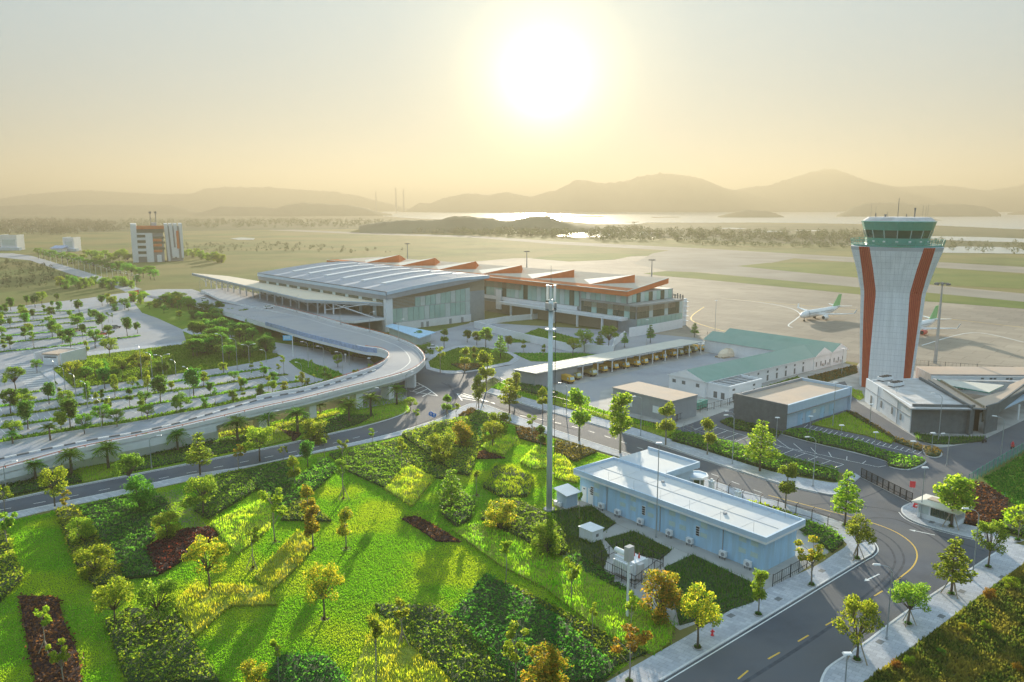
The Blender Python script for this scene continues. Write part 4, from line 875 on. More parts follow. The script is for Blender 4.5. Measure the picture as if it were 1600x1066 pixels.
# -- rows of car park trees
def row(lst, where, group, kind='round', leaf='L_dark', adj='round dark green tree', w=1.0, order='from the left', **k):
    lst = sorted(lst)
    for i, t in enumerate(lst):
        x, y, yt = t[:3]; kd = t[3] if len(t) > 3 else kind; lf = t[4] if len(t) > 4 else leaf
        ptree(x, y, yt, kd, lf, '%s, %s from the left %s' % (adj, ORD[i], where[1]), group, (t[5] if len(t) > 5 else w), **k)
g = 'trees in the planting strips of the car park'
row([(17, 647, 604), (77, 632, 598), (153, 641, 612, 'oval', 'L_yel'), (8, 603, 588, 'oval', 'L_yel'), (137, 636, 595, 'oval', 'L_olive'), (180, 620, 584, 'oval', 'L_yel'), (164, 608, 572), (25, 612, 572, 'spread', 'L_green'), (90, 612, 596, 'sapling', 'L_olive')], ('among the trees', 'in the upper strips of the near car park'), g, w=1.0, adj='car park tree')
row([(44, 671, 626), (110, 668, 619), (170, 650, 619, 'oval', 'L_yel'), (203, 636, 604, 'oval'), (221, 631, 614, 'oval', 'L_yel'), (251, 630, 587), (272, 623, 608, 'sapling', 'L_green'), (231, 614, 578, 'oval', 'L_yel'), (261, 588, 565), (303, 620, 575), (329, 617, 595), (377, 608, 590, 'oval', 'L_yel'), (393, 592, 580, 'sapling', 'L_green'), (377, 611, 599, 'oval', 'L_yel')], ('among the trees', 'in the strips nearest the ramp'), g, adj='leafy car park tree')
row([(20, 693, 670, 'palm', 'L_green', 1.3), (79, 688, 657, 'palm', 'L_green', 1.2), (132, 678, 647, 'spread', 'L_green'), (183, 667, 640, 'spread', 'L_green'), (231, 656, 632, 'spread', 'L_green'), (276, 646, 625, 'spread', 'L_green'), (321, 636, 619, 'bush', 'L_green', .9), (365, 627, 608, 'bush', 'L_green', .9), (407, 618, 599, 'bush', 'L_green', .9), (444, 609, 594, 'bush', 'L_lime' if 'L_lime' in M else 'L_yel', .9), (480, 601, 590, 'bush', 'L_yel', 1), (515, 592, 583, 'bush', 'L_yel', 1), (556, 588, 576, 'bush', 'L_yel', 1), (580, 580, 568, 'bush', 'L_yel', 1)], ('in the row of low bushy trees', 'along the far edge of the ramp'), 'bushy trees along the far edge of the ramp', w=1.1, adj='low bushy tree')
row([(492, 601, 585, 'sapling', 'L_yel'), (464, 603, 586, 'oval', 'L_yel'), (420, 612, 586, 'oval', 'L_yel'), (376, 606, 588, 'oval', 'L_mix'), (444, 585, 556, 'sapling', 'L_olive'), (437, 595, 569, 'sapling', 'L_olive'), (410, 585, 566, 'sapling', 'L_olive')], ('among the slim trees', 'at the right end of the near car park'), g, adj='slim young tree')
row([(16, 546, 525), (54, 544, 521, 'sapling'), (98, 537, 515), (111, 546, 513), (129, 530, 516, 'sapling'), (149, 544, 514, 'spread', 'L_green'), (136, 556, 531, 'oval', 'L_yel'), (172, 559, 527, 'spread', 'L_olive')], ('in the front rows', 'in the front rows of the far car park'), g, adj='car park tree')
row([(16, 511, 496), (40, 532, 511), (82, 527, 501), (67, 517, 500, 'sapling'), (52, 499, 483), (126, 512, 487), (160, 517, 489), (199, 526, 496), (215, 521, 502), (81, 499, 479), (141, 501, 482, 'oval'), (170, 505, 488, 'sapling'), (176, 505, 490, 'sapling')], ('in the middle rows', 'in the middle rows of the far car park'), g, adj='car park tree')
row([(8, 494, 475), (94, 490, 471), (17, 486, 463), (42, 479, 462), (66, 479, 455, 'spread', 'L_olive'), (55, 481, 460), (124, 490, 467), (89, 471, 458), (155, 471, 461, 'palm', 'L_green'), (35, 492, 476), (112, 480, 468, 'sapling'), (0, 500, 478), (82, 481, 470)], ('in the back rows', 'at the back of the far car park'), g, adj='hazy car park tree')
row([(115, 603, 561, 'spread', 'L_yel'), (135, 602, 572, 'spread', 'L_green'), (192, 590, 556, 'spread', 'L_olive'), (221, 588, 548, 'spread', 'L_olive'), (233, 575, 548, 'round', 'L_green'), (190, 575, 560, 'bush', 'L_green', 1.2), (210, 572, 552, 'bush', 'L_yel', 1.1), (160, 578, 560, 'bush', 'L_green', 1.2), (150, 592, 560, 'spread', 'L_yel'), (58, 582, 561, 'spread', 'L_green'), (250, 580, 562, 'bush', 'L_green', 1.2), (178, 598, 574, 'bush', 'L_dark', 1.2)], ('on the lawn block', 'on the car park lawn behind the shelter'), 'trees on the car park lawn', adj='lawn tree')
STRIPN = {'d': 'first near car park strip from the ramp', 'c': 'second near car park strip from the ramp', 'b': 'third near car park strip from the ramp', 'a': 'fourth near car park strip from the ramp', 'u1': 'first far car park strip', 'u2': 'second far car park strip', 'u3': 'third far car park strip', 'u4': 'fourth far car park strip', 'u5': 'fifth far car park strip', 'u6': 'sixth far car park strip'}
for k_, nm_ in STRIPN.items():
    L0 = [p for p, t in walk(catmull(GP(ROWS[k_]), 4), 9.5, 4) if -20 < pix(p)[0] < 600]; L0.sort(key=lambda p: pix(p)[0])
    for i, p in enumerate(L0[:len(ORD)]):
        tree(p + Vector((rg0.uniform(-.4, .4), rg0.uniform(-.4, .4), .1)), rg0.uniform(3.0, 5.6) * (1.2 if k_[0] == 'u' else 1), rg0.choice(['oval', 'round', 'sapling', 'spread']), rg0.choice(['L_green', 'L_yel', 'L_green', 'L_olive']), 'young tree, %s from left on the %s' % (ORD[i], nm_), 'young trees of the car park strips', 1.15)
# dense grove between the car park and the elevated road
rg = random.Random(5)
SHADE = {'L_green': 'green', 'L_dark': 'dark green', 'L_yel': 'yellow-green', 'L_olive': 'olive'}; HABIT = {'bush': 'bushy', 'round': 'round', 'spread': 'spreading'}
def grove(pxpoly, n, hmin, hmax, kinds, leaves, label, group, w=1.15):
    poly = GP(pxpoly); P = np.array([(p.x, p.y) for p in poly]); lo = P.min(0); hi = P.max(0); k = 0; pts = []
    while k < n:
        x = rg.uniform(lo[0], hi[0]); y = rg.uniform(lo[1], hi[1])
        if inside(poly, np.array([x]), np.array([y]))[0] and all((x - a) ** 2 + (y - b) ** 2 > 5 for a, b in pts):
            pts.append((x, y)); k += 1
    pts.sort(key=lambda p: pix((p[0], p[1], 0))[0])
    for i, (x, y) in enumerate(pts):
        k, l = rg.choice(kinds), rg.choice(leaves); tree(Vector((x, y, 0)), rg.uniform(hmin, hmax), k, l, '%s %s tree, %s from left in the %s' % (SHADE[l], HABIT[k], ORD[i], label), group, w)
ground_sheet('lawn', GP([(210, 474), (277, 465), (340, 478), (430, 506), (520, 535), (560, 555), (430, 535), (425, 552), (380, 545), (292, 537), (285, 515), (245, 497), (222, 489)]), .02, 'lawnbase')
grove([(290, 533), (320, 520), (380, 522), (425, 540), (432, 553), (400, 560), (350, 566), (300, 560), (285, 545)], 34, 5, 8, ['spread', 'round', 'bush'], ['L_green', 'L_green', 'L_dark'], 'grove by the car park', 'trees of the dense grove right of the car park', 1.25)
grove([(258, 472), (285, 470), (318, 483), (370, 498), (425, 513), (462, 526), (440, 530), (390, 516), (330, 499), (276, 486)], 34, 4.5, 7, ['spread', 'bush', 'round'], ['L_green', 'L_green', 'L_olive'], 'green belt along the elevated road', 'trees of the green belt along the elevated road', 1.2)
grove([(155, 476), (215, 470), (262, 470), (300, 480), (310, 505), (270, 500), (225, 488), (160, 488)], 26, 4, 7, ['spread', 'round', 'bush'], ['L_green', 'L_yel', 'L_dark'], 'belt behind the far car park', 'trees of the planted belt behind the far car park', 1.1)
grove([(300, 490), (345, 492), (372, 505), (360, 518), (318, 512)], 10, 5, 7.5, ['round', 'spread'], ['L_green', 'L_dark'], 'paved court beside the green belt', 'trees on the paved court', 1.1)
slab('paved_court', GP([(318, 510), (342, 505), (372, 514), (378, 524), (360, 527), (330, 521)]), 0, .1, 'kerb', 'pave'); slab('paved_court', GP([(283, 516), (298, 511), (318, 523), (310, 528)]), 0, .1, 'kerb', 'pave')
grove([(430, 516), (470, 528), (530, 546), (590, 556), (560, 566), (500, 552), (440, 532)], 12, 3, 5, ['bush', 'spread'], ['L_green', 'L_yel', 'L_olive'], 'slope below the blue banner wall', 'shrubby trees below the blue banner wall', 1.2)
bed([(430, 512), (500, 533), (570, 552), (590, 556), (578, 562), (520, 551), (440, 528)], 1.6, 'B_green', 'shaded shrub slope under the blue banner wall', 'under', dens=4, size=.7)
row([(487, 580, 562, 'sapling', 'L_yel'), (497, 590, 574, 'sapling', 'L_yel'), (516, 592, 583, 'bush', 'L_yel'), (528, 574, 552, 'spread', 'L_olive')], ('on the small island', 'on the island by the ramp bend'), 'trees on the small island', adj='small tree')
# avenue trees and verges
for i in range(26):
    t = i / 25; x = 62 + (240 - 62) * t + rg.uniform(-2, 2); y = 404 + (438 - 404) * t + rg.uniform(-1.5, 1.5)
    tree(G(x, y), rg.uniform(7, 11), 'spread', 'L_green', 'green tree, %s from the left in the row beside the distant avenue' % ORD[i], 'trees in the row beside the distant avenue', 1.2)
for i in range(16):
    x = 95 + i * 8 + rg.uniform(-3, 3); tree(G(x, 448 + rg.uniform(-5, 8) - i * .2), rg.uniform(5, 8), 'bush', rg.choice(['L_green', 'L_olive']), 'bushy tree, %s from the left on the near verge of the avenue' % ORD[i], 'bushy trees on the near verge of the distant avenue', 1.1)
for i in range(14):
    x = 128 + i * 6.2 + rg.uniform(-3, 3); tree(G(x, 408 + rg.uniform(-6, 6)), rg.uniform(7, 11), 'spread', 'L_olive', 'hazy tree, %s from the left in the clump left of the tower block' % ORD[i], 'hazy trees left of the white tower block', 1.2)
for i in range(12):
    x = 292 + i * 5 + rg.uniform(-2, 2); tree(G(x, 400 + i * .9 + rg.uniform(-2, 2)), rg.uniform(6, 10), 'bush', 'L_olive', 'hazy bush, %s from the left in the line right of the tower block' % ORD[i], 'bushes in the line right of the white tower block', 1.2)
# -- palms at the foot of the ramp
row([(56, 753, 711), (112, 745, 694), (170, 733, 683), (224, 709, 673), (278, 707, 664), (329, 677, 656), (372, 692, 643), (421, 680, 639), (465, 677, 629), (500, 650, 624), (546, 662, 616), (580, 652, 606), (620, 632, 594)], ('in the row of fan palms', 'at the foot of the ramp wall'), 'fan palms at the foot of the ramp', kind='palm', leaf='L_green', adj='tufted fan palm', w=1.05)
ptree(641, 642, 621, 'spread', 'L_yel', 'small yellow-green tree at the tip of the grass tongue under the bridge', None, 1.3)
ptree(579, 650, 632, 'sapling', 'L_yel', 'thin sapling beside the lower road under the bridge')
# -- trees along the lower road
big = [(86, 792, 726, 'spread', 'L_yel', 'broad yellow-green tree at the left end of the lower road pavement', .8), (205, 764, 708, 'spread', 'L_green', 'spreading green tree leaning over the lower road at left', .95), (313, 743, 677, 'tier', 'L_olive', 'tall olive-green tree on the lower road verge, left of the yellow-green one', 1.1), (406, 721, 663, 'spread', 'L_yel', 'yellow-green spreading tree beside the lower road with a slim dark trunk', 1.0),
       (493, 692, 651, 'bush', 'L_yel', 'broad golden tree beside the lower road below the bridge', 1.3), (481, 730, 689, 'round', 'L_dark', 'dark round tree at the edge of the lower road pavement', 1.0), (373, 735, 696, 'sparse', 'L_mix', 'thin mixed-colour tree on the lower road pavement', 1.0), (443, 719, 694, 'sparse', 'L_olive', 'small thin tree on the lower road pavement below the bridge pier', 1.0), (507, 716, 684, 'sapling', 'L_olive', 'spindly tree on the bare soil beside the lower road', 1.0), (535, 718, 684, 'sparse', 'L_olive', 'thin umbrella tree on the garden edge of the lower road', 1.1),
       (583, 702, 670, 'sapling', 'L_olive', 'dark slim sapling at the pavement edge below the junction', 1.0), (8, 800, 755, 'sparse', 'L_yel', 'sparse tree cut by the left edge beside the lower road', 1.2), (105, 806, 770, 'sparse', 'L_mix', 'yellow-tipped small tree on the shrub strip at left', 1.1), (12, 860, 790, 'sparse', 'L_olive', 'thin tall tree at the left edge of the lawn', 1.0)]
for x, y, yt, k, lf, lab, w in big: ptree(x, y, yt, k, lf, lab, None, w)
# -- junction and upper road trees
junc = [(694, 545, 512, 'oval', 'L_olive', 'tall two-tiered tree at the back of the oval island'), (730, 535, 514, 'round', 'L_olive', 'round tree behind the oval island, left of a pair'), (745, 540, 518, 'round', 'L_olive', 'round tree behind the oval island, right of a pair'), (759, 543, 512, 'round', 'L_olive', 'round tree behind the oval island nearest the white wall'), (663, 562, 535, 'spread', 'L_olive', 'tree at the left tip of the oval island beside the curved ramp'), (688, 583, 543, 'sapling', 'L_yel', 'pale yellow slender tree on the front of the oval island'), (726, 583, 540, 'oval', 'L_yel', 'yellow tree at the middle front of the oval island'), (742, 568, 541, 'oval', 'L_olive', 'olive tree in the middle of the oval island'), (782, 561, 524, 'tier', 'L_green', 'dense green tree at the right end of the oval island'), (794, 546, 525, 'round', 'L_olive', 'small round tree behind the right end of the oval island'),
        (760, 612, 546, 'oval', 'L_yel', 'very tall two-tiered tree at the corner of the upper road'), (748, 638, 585, 'oval', 'L_yel', 'staked flame-shaped tree at the garden corner of the junction'), (698, 653, 614, 'oval', 'L_olive', 'staked tree on the pavement right of the blue road sign'), (713, 662, 632, 'sapling', 'L_yel', 'thin sapling at the garden corner of the junction'), (650, 668, 640, 'sapling', 'L_olive', 'small leaning tree left of the blue road sign'), (654, 534, 516, 'spread', 'L_green', 'small round-headed tree in front of the blue entrance canopy'), (796, 645, 592, 'tier', 'L_yel', 'layered yellow-green tree on the near kerb of the upper road'), (806, 625, 580, 'oval', 'L_yel', 'yellow-green tree in the verge before the vehicle shed'), (848, 646, 604, 'oval', 'L_yel', 'tree just left of the tall mast on the upper road verge'), (905, 690, 604, 'oval', 'L_yel', 'tall two-tiered tree on the upper road pavement right of the mast'), (969, 709, 611, 'oval', 'L_yel', 'tall two-tiered tree behind the blue building roof'), (1040, 696, 627, 'oval', 'L_yel', 'two-tiered tree on the pavement in front of the grey block'), (1105, 711, 650, 'oval', 'L_yel', 'yellow-green tree on the upper road pavement before the car park entrance'), (1187, 737, 656, 'tier', 'L_yel', 'broad feathery tree on the upper road pavement in front of the dark grey building'), (1227, 795, 720, 'oval', 'L_olive', 'two-tiered tree on the near kerb behind the blue building roof'),
        (845, 704, 662, 'oval', 'L_dark', 'dark tree immediately left of the tall mast'), (832, 690, 650, 'sapling', 'L_olive', 'slim tree left of the mast near the upper road')]
for x, y, yt, k, lf, lab in junc: ptree(x, y, yt, k, lf, lab, None, 1.15, stakes=lab.startswith('staked'))
row([(849, 557, 537), (818, 551, 530), (913, 551, 514, 'spread', 'L_olive'), (895, 602 - 45, 528, 'spread', 'L_yel'), (937, 549, 519, 'tier', 'L_green'), (951, 546, 508, 'spread', 'L_olive'), (976, 543, 520, 'tier', 'L_green'), (1016, 536, 508, 'tier', 'L_green'), (1085, 527, 504, 'tier', 'L_green')], ('in the row', 'between the terminal wing and the shed'), 'trees between the terminal and the vehicle shed', kind='oval', leaf='L_olive', adj='hazy tree')
# -- right road trees, each in a planted pit
right = [(983, 1066, 984, 'sparse', 'L_orange', 'flame-orange tree at the bottom of the left pavement', 1.15), (1090, 1013, 918, 'spread', 'L_mix', 'golden-leaved tree on the left pavement near the red hydrant', .85), (1185, 961, 888, 'oval', 'L_yel', 'narrow yellow-green tree on the left pavement at the fence end', 1.05), (1268, 915, 838, 'sparse', 'L_mix', 'orange-tinged tree on the left pavement beside the blue building end', 1.2), (1339, 874, 806, 'spread', 'L_olive', 'olive tree at the bend of the left pavement', .85), (1339, 1032, 933, 'spread', 'L_yel', 'yellow-green tree nearest the bottom on the right pavement', .8), (1419, 976, 908, 'spread', 'L_olive', 'dark olive spreading tree second from the bottom on the right pavement', 1.0), (1486, 929, 843, 'tier', 'L_olive', 'tall olive tree third from the bottom on the right pavement', 1.15), (1544, 887, 813, 'spread', 'L_olive', 'olive tree at the top of the right pavement by the lamp post', .75),
         (1486, 824, 745, 'round', 'L_yel', 'dense yellow-green tree beside the guard house', 1.15), (1320, 822, 738, 'tier', 'L_yel', 'tall upright yellow tree at the sliding gate', 1.0), (1590, 845, 800, 'sparse', 'L_yel', 'small tree on the pavement at the right edge', 1.0)]
for x, y, yt, k, lf, lab, w in right: ptree(x, y, yt, k, lf, lab, 'street trees of the right-hand road', w, pit=True, z=.13, stakes=(x in (1486, 1419, 1339)))
# -- garden trees
gard = [(507, 968, 881, 'spread', 'L_mix', 'largest tree on the open lawn, orange and green crown', .8), (541, 858, 793, 'oval', 'L_mix', 'small orange-topped tree alone in the middle lawn', 1.15), (489, 858, 788, 'oval', 'L_mix', 'yellow-orange tree at the tip of the tapering yellow bed', 1.15), (483, 815, 756, 'oval', 'L_mix', 'tree standing on the triangular olive hedge', 1.1), (430, 847, 762, 'sparse', 'L_yel', 'bare-stemmed tree beside the broad yellow bed', .85), (395, 888, 826, 'sapling', 'L_yel', 'tripod-staked sapling between two yellow beds', 1.0), (461, 762, 711, 'oval', 'L_yel', 'slim yellow tree with a white stem above the triangular hedge', 1.1), (537, 780, 720, 'sapling', 'L_olive', 'faint staked tree at the top of the middle lawn', 1.2), (628, 735, 685, 'sapling', 'L_yel', 'slim tree at the corner of the golden square bed', 1.0), (328, 922, 838, 'spread', 'L_mix', 'red-orange tipped tree on the hooked yellow bed', .85), (318, 806, 740, 'spread', 'L_olive', 'dark olive tree above the purple-brown bed', 1.05), (262, 842, 797, 'bush', 'L_yel', 'broad low yellow-green tree above the purple-brown bed', 1.0), (180, 980, 905, 'spread', 'L_yel', 'pale-stemmed spreading tree above the olive hedge block', .9), (248, 982, 902, 'spread', 'L_olive', 'olive spreading tree right of the pale-stemmed one', .9), (72, 1028, 950, 'sapling', 'L_yel', 'leaning sapling staked in the dark red bed', .8), (100, 1070, 998, 'sparse', 'L_yel', 'thin sapling at the bottom of the dark red bed', .8),
        (706, 800, 735, 'tier', 'L_olive', 'tall tree right of the golden square bed', 1.2), (690, 720, 672, 'bush', 'L_yel', 'yellow-orange bush mass in the upper garden', 1.1), (722, 700, 660, 'bush', 'L_mix', 'orange-tinted bushy tree in the upper garden', 1.0), (770, 700, 655, 'spread', 'L_yel', 'staked pale tree over the pale yellow bed', 1.1), (780, 680, 640, 'bush', 'L_olive', 'rounded olive bush beside the upper road corner', 1.0), (783, 830, 778, 'bush', 'L_mix', 'large yellow-orange bush left of the mast foot', 1.05), (853, 868, 812, 'bush', 'L_olive', 'rounded olive bush left of the white equipment box', 1.0), (893, 940, 868, 'sparse', 'L_yel', 'slim tree on the lime band below the white box', .8), (790, 915, 845, 'sapling', 'L_yel', 'faint thin tree on the upper lime band', .9), (1033, 968, 890, 'bush', 'L_mix', 'large golden bush beside the utility pole', .95), (629, 1012, 935, 'sapling', 'L_yel', 'staked sapling between the yellow fan and olive hedge', 1.0), (588, 1080, 962, 'sapling', 'L_yel', 'tall pale sapling on the yellow fan bed', .8), (437, 1075, 1000, 'sapling', 'L_yel', 'thin sapling rising from the bottom dark hedge', .7), (400, 1075, 1030, 'bush', 'L_mix', 'reddish bush at the bottom edge left of the dark hedge', 1.2), (806, 1072, 985, 'sparse', 'L_yel', 'yellow-green slender tree on the dark glossy bed', 1.0), (850, 1085, 1012, 'bush', 'L_mix', 'orange-yellow bush at the bottom edge on the dark glossy bed', 1.1), (925, 1000, 945, 'sapling', 'L_yel', 'white-stemmed sapling on the narrow olive strip', .8), (745, 775, 735, 'sapling', 'L_olive', 'slim sapling beside the green mound', 1.0), (905, 812, 770, 'sapling', 'L_olive', 'thin dead-looking sapling by the small shed', .6), (985, 1010, 930, 'sapling', 'L_yel', 'slim sapling at the lower end of the lime band', .7),
        (220, 800, 745, 'bush', 'L_green', 'leafy green bush left of the bare soil strip', 1.0), (130, 850, 808, 'bush', 'L_yel', 'yellow bush on the left shrub strip', 1.1), (150, 900, 850, 'bush', 'L_yel', 'golden bush at the lower end of the left shrub strip', 1.2)]
for x, y, yt, k, lf, lab, w in gard: ptree(x, y, yt, k, lf, lab, 'garden trees', w, stakes=('staked' in lab), ring=(k != 'bush'))
# -- far woodland belts and field scrub
woods([(905, 366), (948, 360), (990, 356), (1020, 362), (1200, 367), (1350, 366), (1350, 380), (1150, 379), (1000, 377), (940, 377)], 560, 6, 14, 'L_far', 'belt of trees between the runway and the bay')
woods([(1440, 376), (1620, 384), (1620, 396), (1560, 398), (1440, 388)], 55, 4, 9, 'L_far', 'trees by the far ponds at right')
woods([(640, 362), (780, 360), (900, 366), (900, 372), (740, 369), (640, 364)], 380, 6, 13, 'L_far', 'woods at the foot of the mound before the bay')
woods([(-40, 350), (60, 345), (180, 349), (190, 362), (100, 368), (-40, 366)], 700, 7, 15, 'L_far', 'hazy woodland at the left behind the airport')
woods([(190, 346), (400, 345), (560, 345), (640, 350), (640, 357), (400, 356), (190, 360)], 560, 6, 13, 'L_far', 'thin woodland line behind the airfield')
woods([(280, 382), (420, 380), (560, 388), (640, 392), (600, 396), (420, 394), (290, 398)], 150, 2, 5, 'L_far', 'low scrub on the airfield grass')
woods([(-60, 408), (60, 412), (130, 438), (60, 450), (-60, 455)], 260, 1.5, 4.5, 'L_far', 'scrub in the rough field at left', 'field_scrub')
woods([(1060, 378), (1340, 384), (1340, 390), (1100, 384)], 130, 3, 8, 'L_far', 'scrub beyond the runway', 'field_scrub')
# ------------------------------------------------------------------ elevated road
SEC = [((-140, 763), (-140, 738), 2.8), ((0, 733), (0, 708), 3.3), ((120, 701), (132, 681), 3.9), ((240, 676), (249, 660), 4.5), ((400, 639), (400, 618.5), 5.3), ((475, 622.5), (475, 604), 5.7), ((540, 606), (537, 587), 6.0), ((600, 591), (575, 575), 6.3), ((637, 580), (597, 565), 6.3),
       ((657, 569), (606, 557), 6.3), ((664, 557), (605, 549.5), 6.3), ((651, 541), (592, 544), 6.3), ((625, 529), (566, 540.5), 6.3), ((587, 517.5), (530, 532), 6.3), ((540, 506), (480, 520), 6.3), ((480, 489), (430, 506), 6.2), ((420, 475), (376, 491), 5.6), ((350, 461), (322, 476), 4.2), ((302, 453), (275, 464), 2.0), ((262, 450), (230, 459), .3)]
out_ = catmull([G(o[0], o[1], z + .9) for o, i, z in SEC], 7); inn_ = catmull([G(i[0], i[1], z + .9) for o, i, z in SEC], 7)
for P in (out_, inn_):
    for p in P: p.z -= .9
er = empty('elevated_road', (out_[60].x, out_[60].y, 0), 0, 'white concrete elevated road curving round to the terminal forecourt', 'flyover')
ero = Vector(er.location)
def rel(p): return Vector((p[0], p[1], p[2] if len(p) > 2 else 0)) - ero
def strip_mesh(A, B, dz=0):
    mb = MB()
    for i in range(len(A) - 1): mb.poly([rel(A[i]) + Vector((0, 0, dz)), rel(A[i + 1]) + Vector((0, 0, dz)), rel(B[i + 1]) + Vector((0, 0, dz)), rel(B[i]) + Vector((0, 0, dz))])
    return mb
o_sgn = 1 if (inn_[30] - out_[30]).dot(Vector((-(out_[31] - out_[30]).y, (out_[31] - out_[30]).x, 0))) > 0 else -1
mb = strip_mesh(out_, inn_); mb.obj('deck', M['asphalt_light'], er)
gi, go = offset_line(inn_, -o_sgn * 1.2), offset_line(out_, o_sgn * 1.2)
mb = MB()
for i in range(len(out_) - 1):
    a0, a1, b0, b1 = rel(out_[i]), rel(out_[i + 1]), rel(go[i]), rel(go[i + 1]); c0, c1, d0, d1 = rel(inn_[i]), rel(inn_[i + 1]), rel(gi[i]), rel(gi[i + 1]); V = lambda p, z: (p.x, p.y, p.z - z)
    D = 2.0 if i > 24 else 9
    zz = lambda p: min(D, p.z + .02)
    mb.poly([V(a0, .05), V(a1, .05), V(a1, zz(a1) * .45), V(a0, zz(a0) * .45)]); mb.poly([V(a0, zz(a0) * .45), V(a1, zz(a1) * .45), V(b1, zz(b1)), V(b0, zz(b0))])
    mb.poly([V(b0, zz(b0)), V(b1, zz(b1)), V(d1, zz(d1)), V(d0, zz(d0))]); mb.poly([V(c0, .05), V(c1, .05), V(c1, zz(c1)), V(c0, zz(c0))]); mb.poly([V(d0, zz(d0)), V(d1, zz(d1)), V(c1, zz(c1)), V(c0, zz(c0))])
mb.obj('girder', M['wwall'], er)
def parapet(P, s, i0, i1, step=3):
    for i in range(i0, i1, step):
        Q = P[i:min(i + step, i1) + 1]
        if len(Q) < 2: continue
        m2 = MB(); q2 = offset_line(Q, s * .28)
        for k in range(len(Q) - 1):
            a, b, c, d = rel(Q[k]), rel(Q[k + 1]), rel(q2[k + 1]), rel(q2[k]); U = Vector((0, 0, .85))
            e = (b - a).normalized() * .025
            if k == 0: a = a + e; d = d + e
            if k == len(Q) - 2: b = b - e; c = c - e
            lo = Vector((0, 0, -.35)); A_ = [a + lo, b + lo, c + lo, d + lo]; T_ = [a + U, b + U, c + U, d + U]
            if s < 0: A_ = A_[::-1]; T_ = T_[::-1]
            m2.hexa([tuple(x) for x in A_], [tuple(x) for x in T_])
        m2.obj('parapet_panel', M['white'], er)
parapet(out_, o_sgn, 0, len(out_) - 10); parapet(inn_, -o_sgn, 28, 86)
for P, s, i0, i1 in ((out_, o_sgn, 0, 112), (inn_, -o_sgn, 40, 84)):
    Q = offset_line(P, s * .14)[i0:i1]; r = MB(); r.tube([rel(q) + Vector((0, 0, 1.18)) for q in Q], .07, 4); r.obj('rail', M['redfin'], er)
    r = MB()
    for p, t in walk(Q, 5.0): r.bar(rel(p) + Vector((0, 0, .8)), rel(p) + Vector((0, 0, 1.2)), .14)
    r.obj('rail_posts', M['redfin'], er)
# painted kerb at the far side of the ramp, black and white
mbw = MB(); mbb = MB()
for j, (p, t) in enumerate(walk(offset_line(inn_[:50], -o_sgn * 1.6), 2.2)):
    q = p + t * 2.15; n = Vector((-t.y, t.x, 0)) * .22; z = Vector((0, 0, .02))
    A_ = [rel(x) + z for x in (p - n, q - n, q + n, p + n)]
    (mbw if j % 2 else mbb).hexa([tuple(x) for x in A_], [tuple(x + Vector((0, 0, .28))) for x in A_])
mbw.obj('kerb_blocks', M['line'], er); mbb.obj('kerb_blocks', M['dgrey'], er)
m3 = MB()
for off in (.9, 4.6):
    L_ = offset_line(out_, o_sgn * off); K_ = offset_line(out_, o_sgn * (off + .18))
    for i in range(len(L_) - 1): m3.poly([rel(L_[i]) + Vector((0, 0, .02)), rel(L_[i + 1]) + Vector((0, 0, .02)), rel(K_[i + 1]) + Vector((0, 0, .02)), rel(K_[i]) + Vector((0, 0, .02))])
m3.obj('edge_line', M['line'], er)
for px in ((401, 668), (484, 652), (558, 634), (607, 623), (640, 604), (652, 580), (330, 688)):
    p = G(*px); k = min(range(len(out_)), key=lambda i: (out_[i] - p).xy.length); t = (out_[k + 1] - out_[k - 1]).normalized(); n = Vector((-t.y, t.x, 0)) * o_sgn
    p = out_[k] + n * 3.2; m4 = MB(); q = [p + t * a * 1.1 + n * b * 1.5 for a, b in ((-1, -1), (1, -1), (1, 1), (-1, 1))]; q = q if area2(q) > 0 else q[::-1]
    m4.hexa([(*rel(x).xy, 0) for x in q], [(*rel(x).xy, out_[k].z - 1.95) for x in q]); m4.obj('pier', M['wwall'], er)
# blue banner wall along the inner edge by the forecourt
bn = empty('banner_wall', inn_[92].xy.to_3d(), 0, 'long blue hoarding along the inner edge of the elevated road', 'hoarding')
B_ = offset_line(inn_[78:108], o_sgn * .1)
for i in range(len(B_) - 1):
    a, b = B_[i] - Vector(bn.location), B_[i + 1] - Vector(bn.location); n = Vector((-(b - a).y, (b - a).x, 0)).normalized() * .08; e = (b - a).normalized() * .06; m5 = MB()
    A_ = [a - n + e, b - n - e, b + n - e, a + n + e]; A_ = A_ if area2(A_) > 0 else A_[::-1]
    m5.hexa([(x.x, x.y, x.z - .9) for x in A_], [(x.x, x.y, x.z + .7) for x in A_]); m5.obj('panel', M['blueban'], bn)

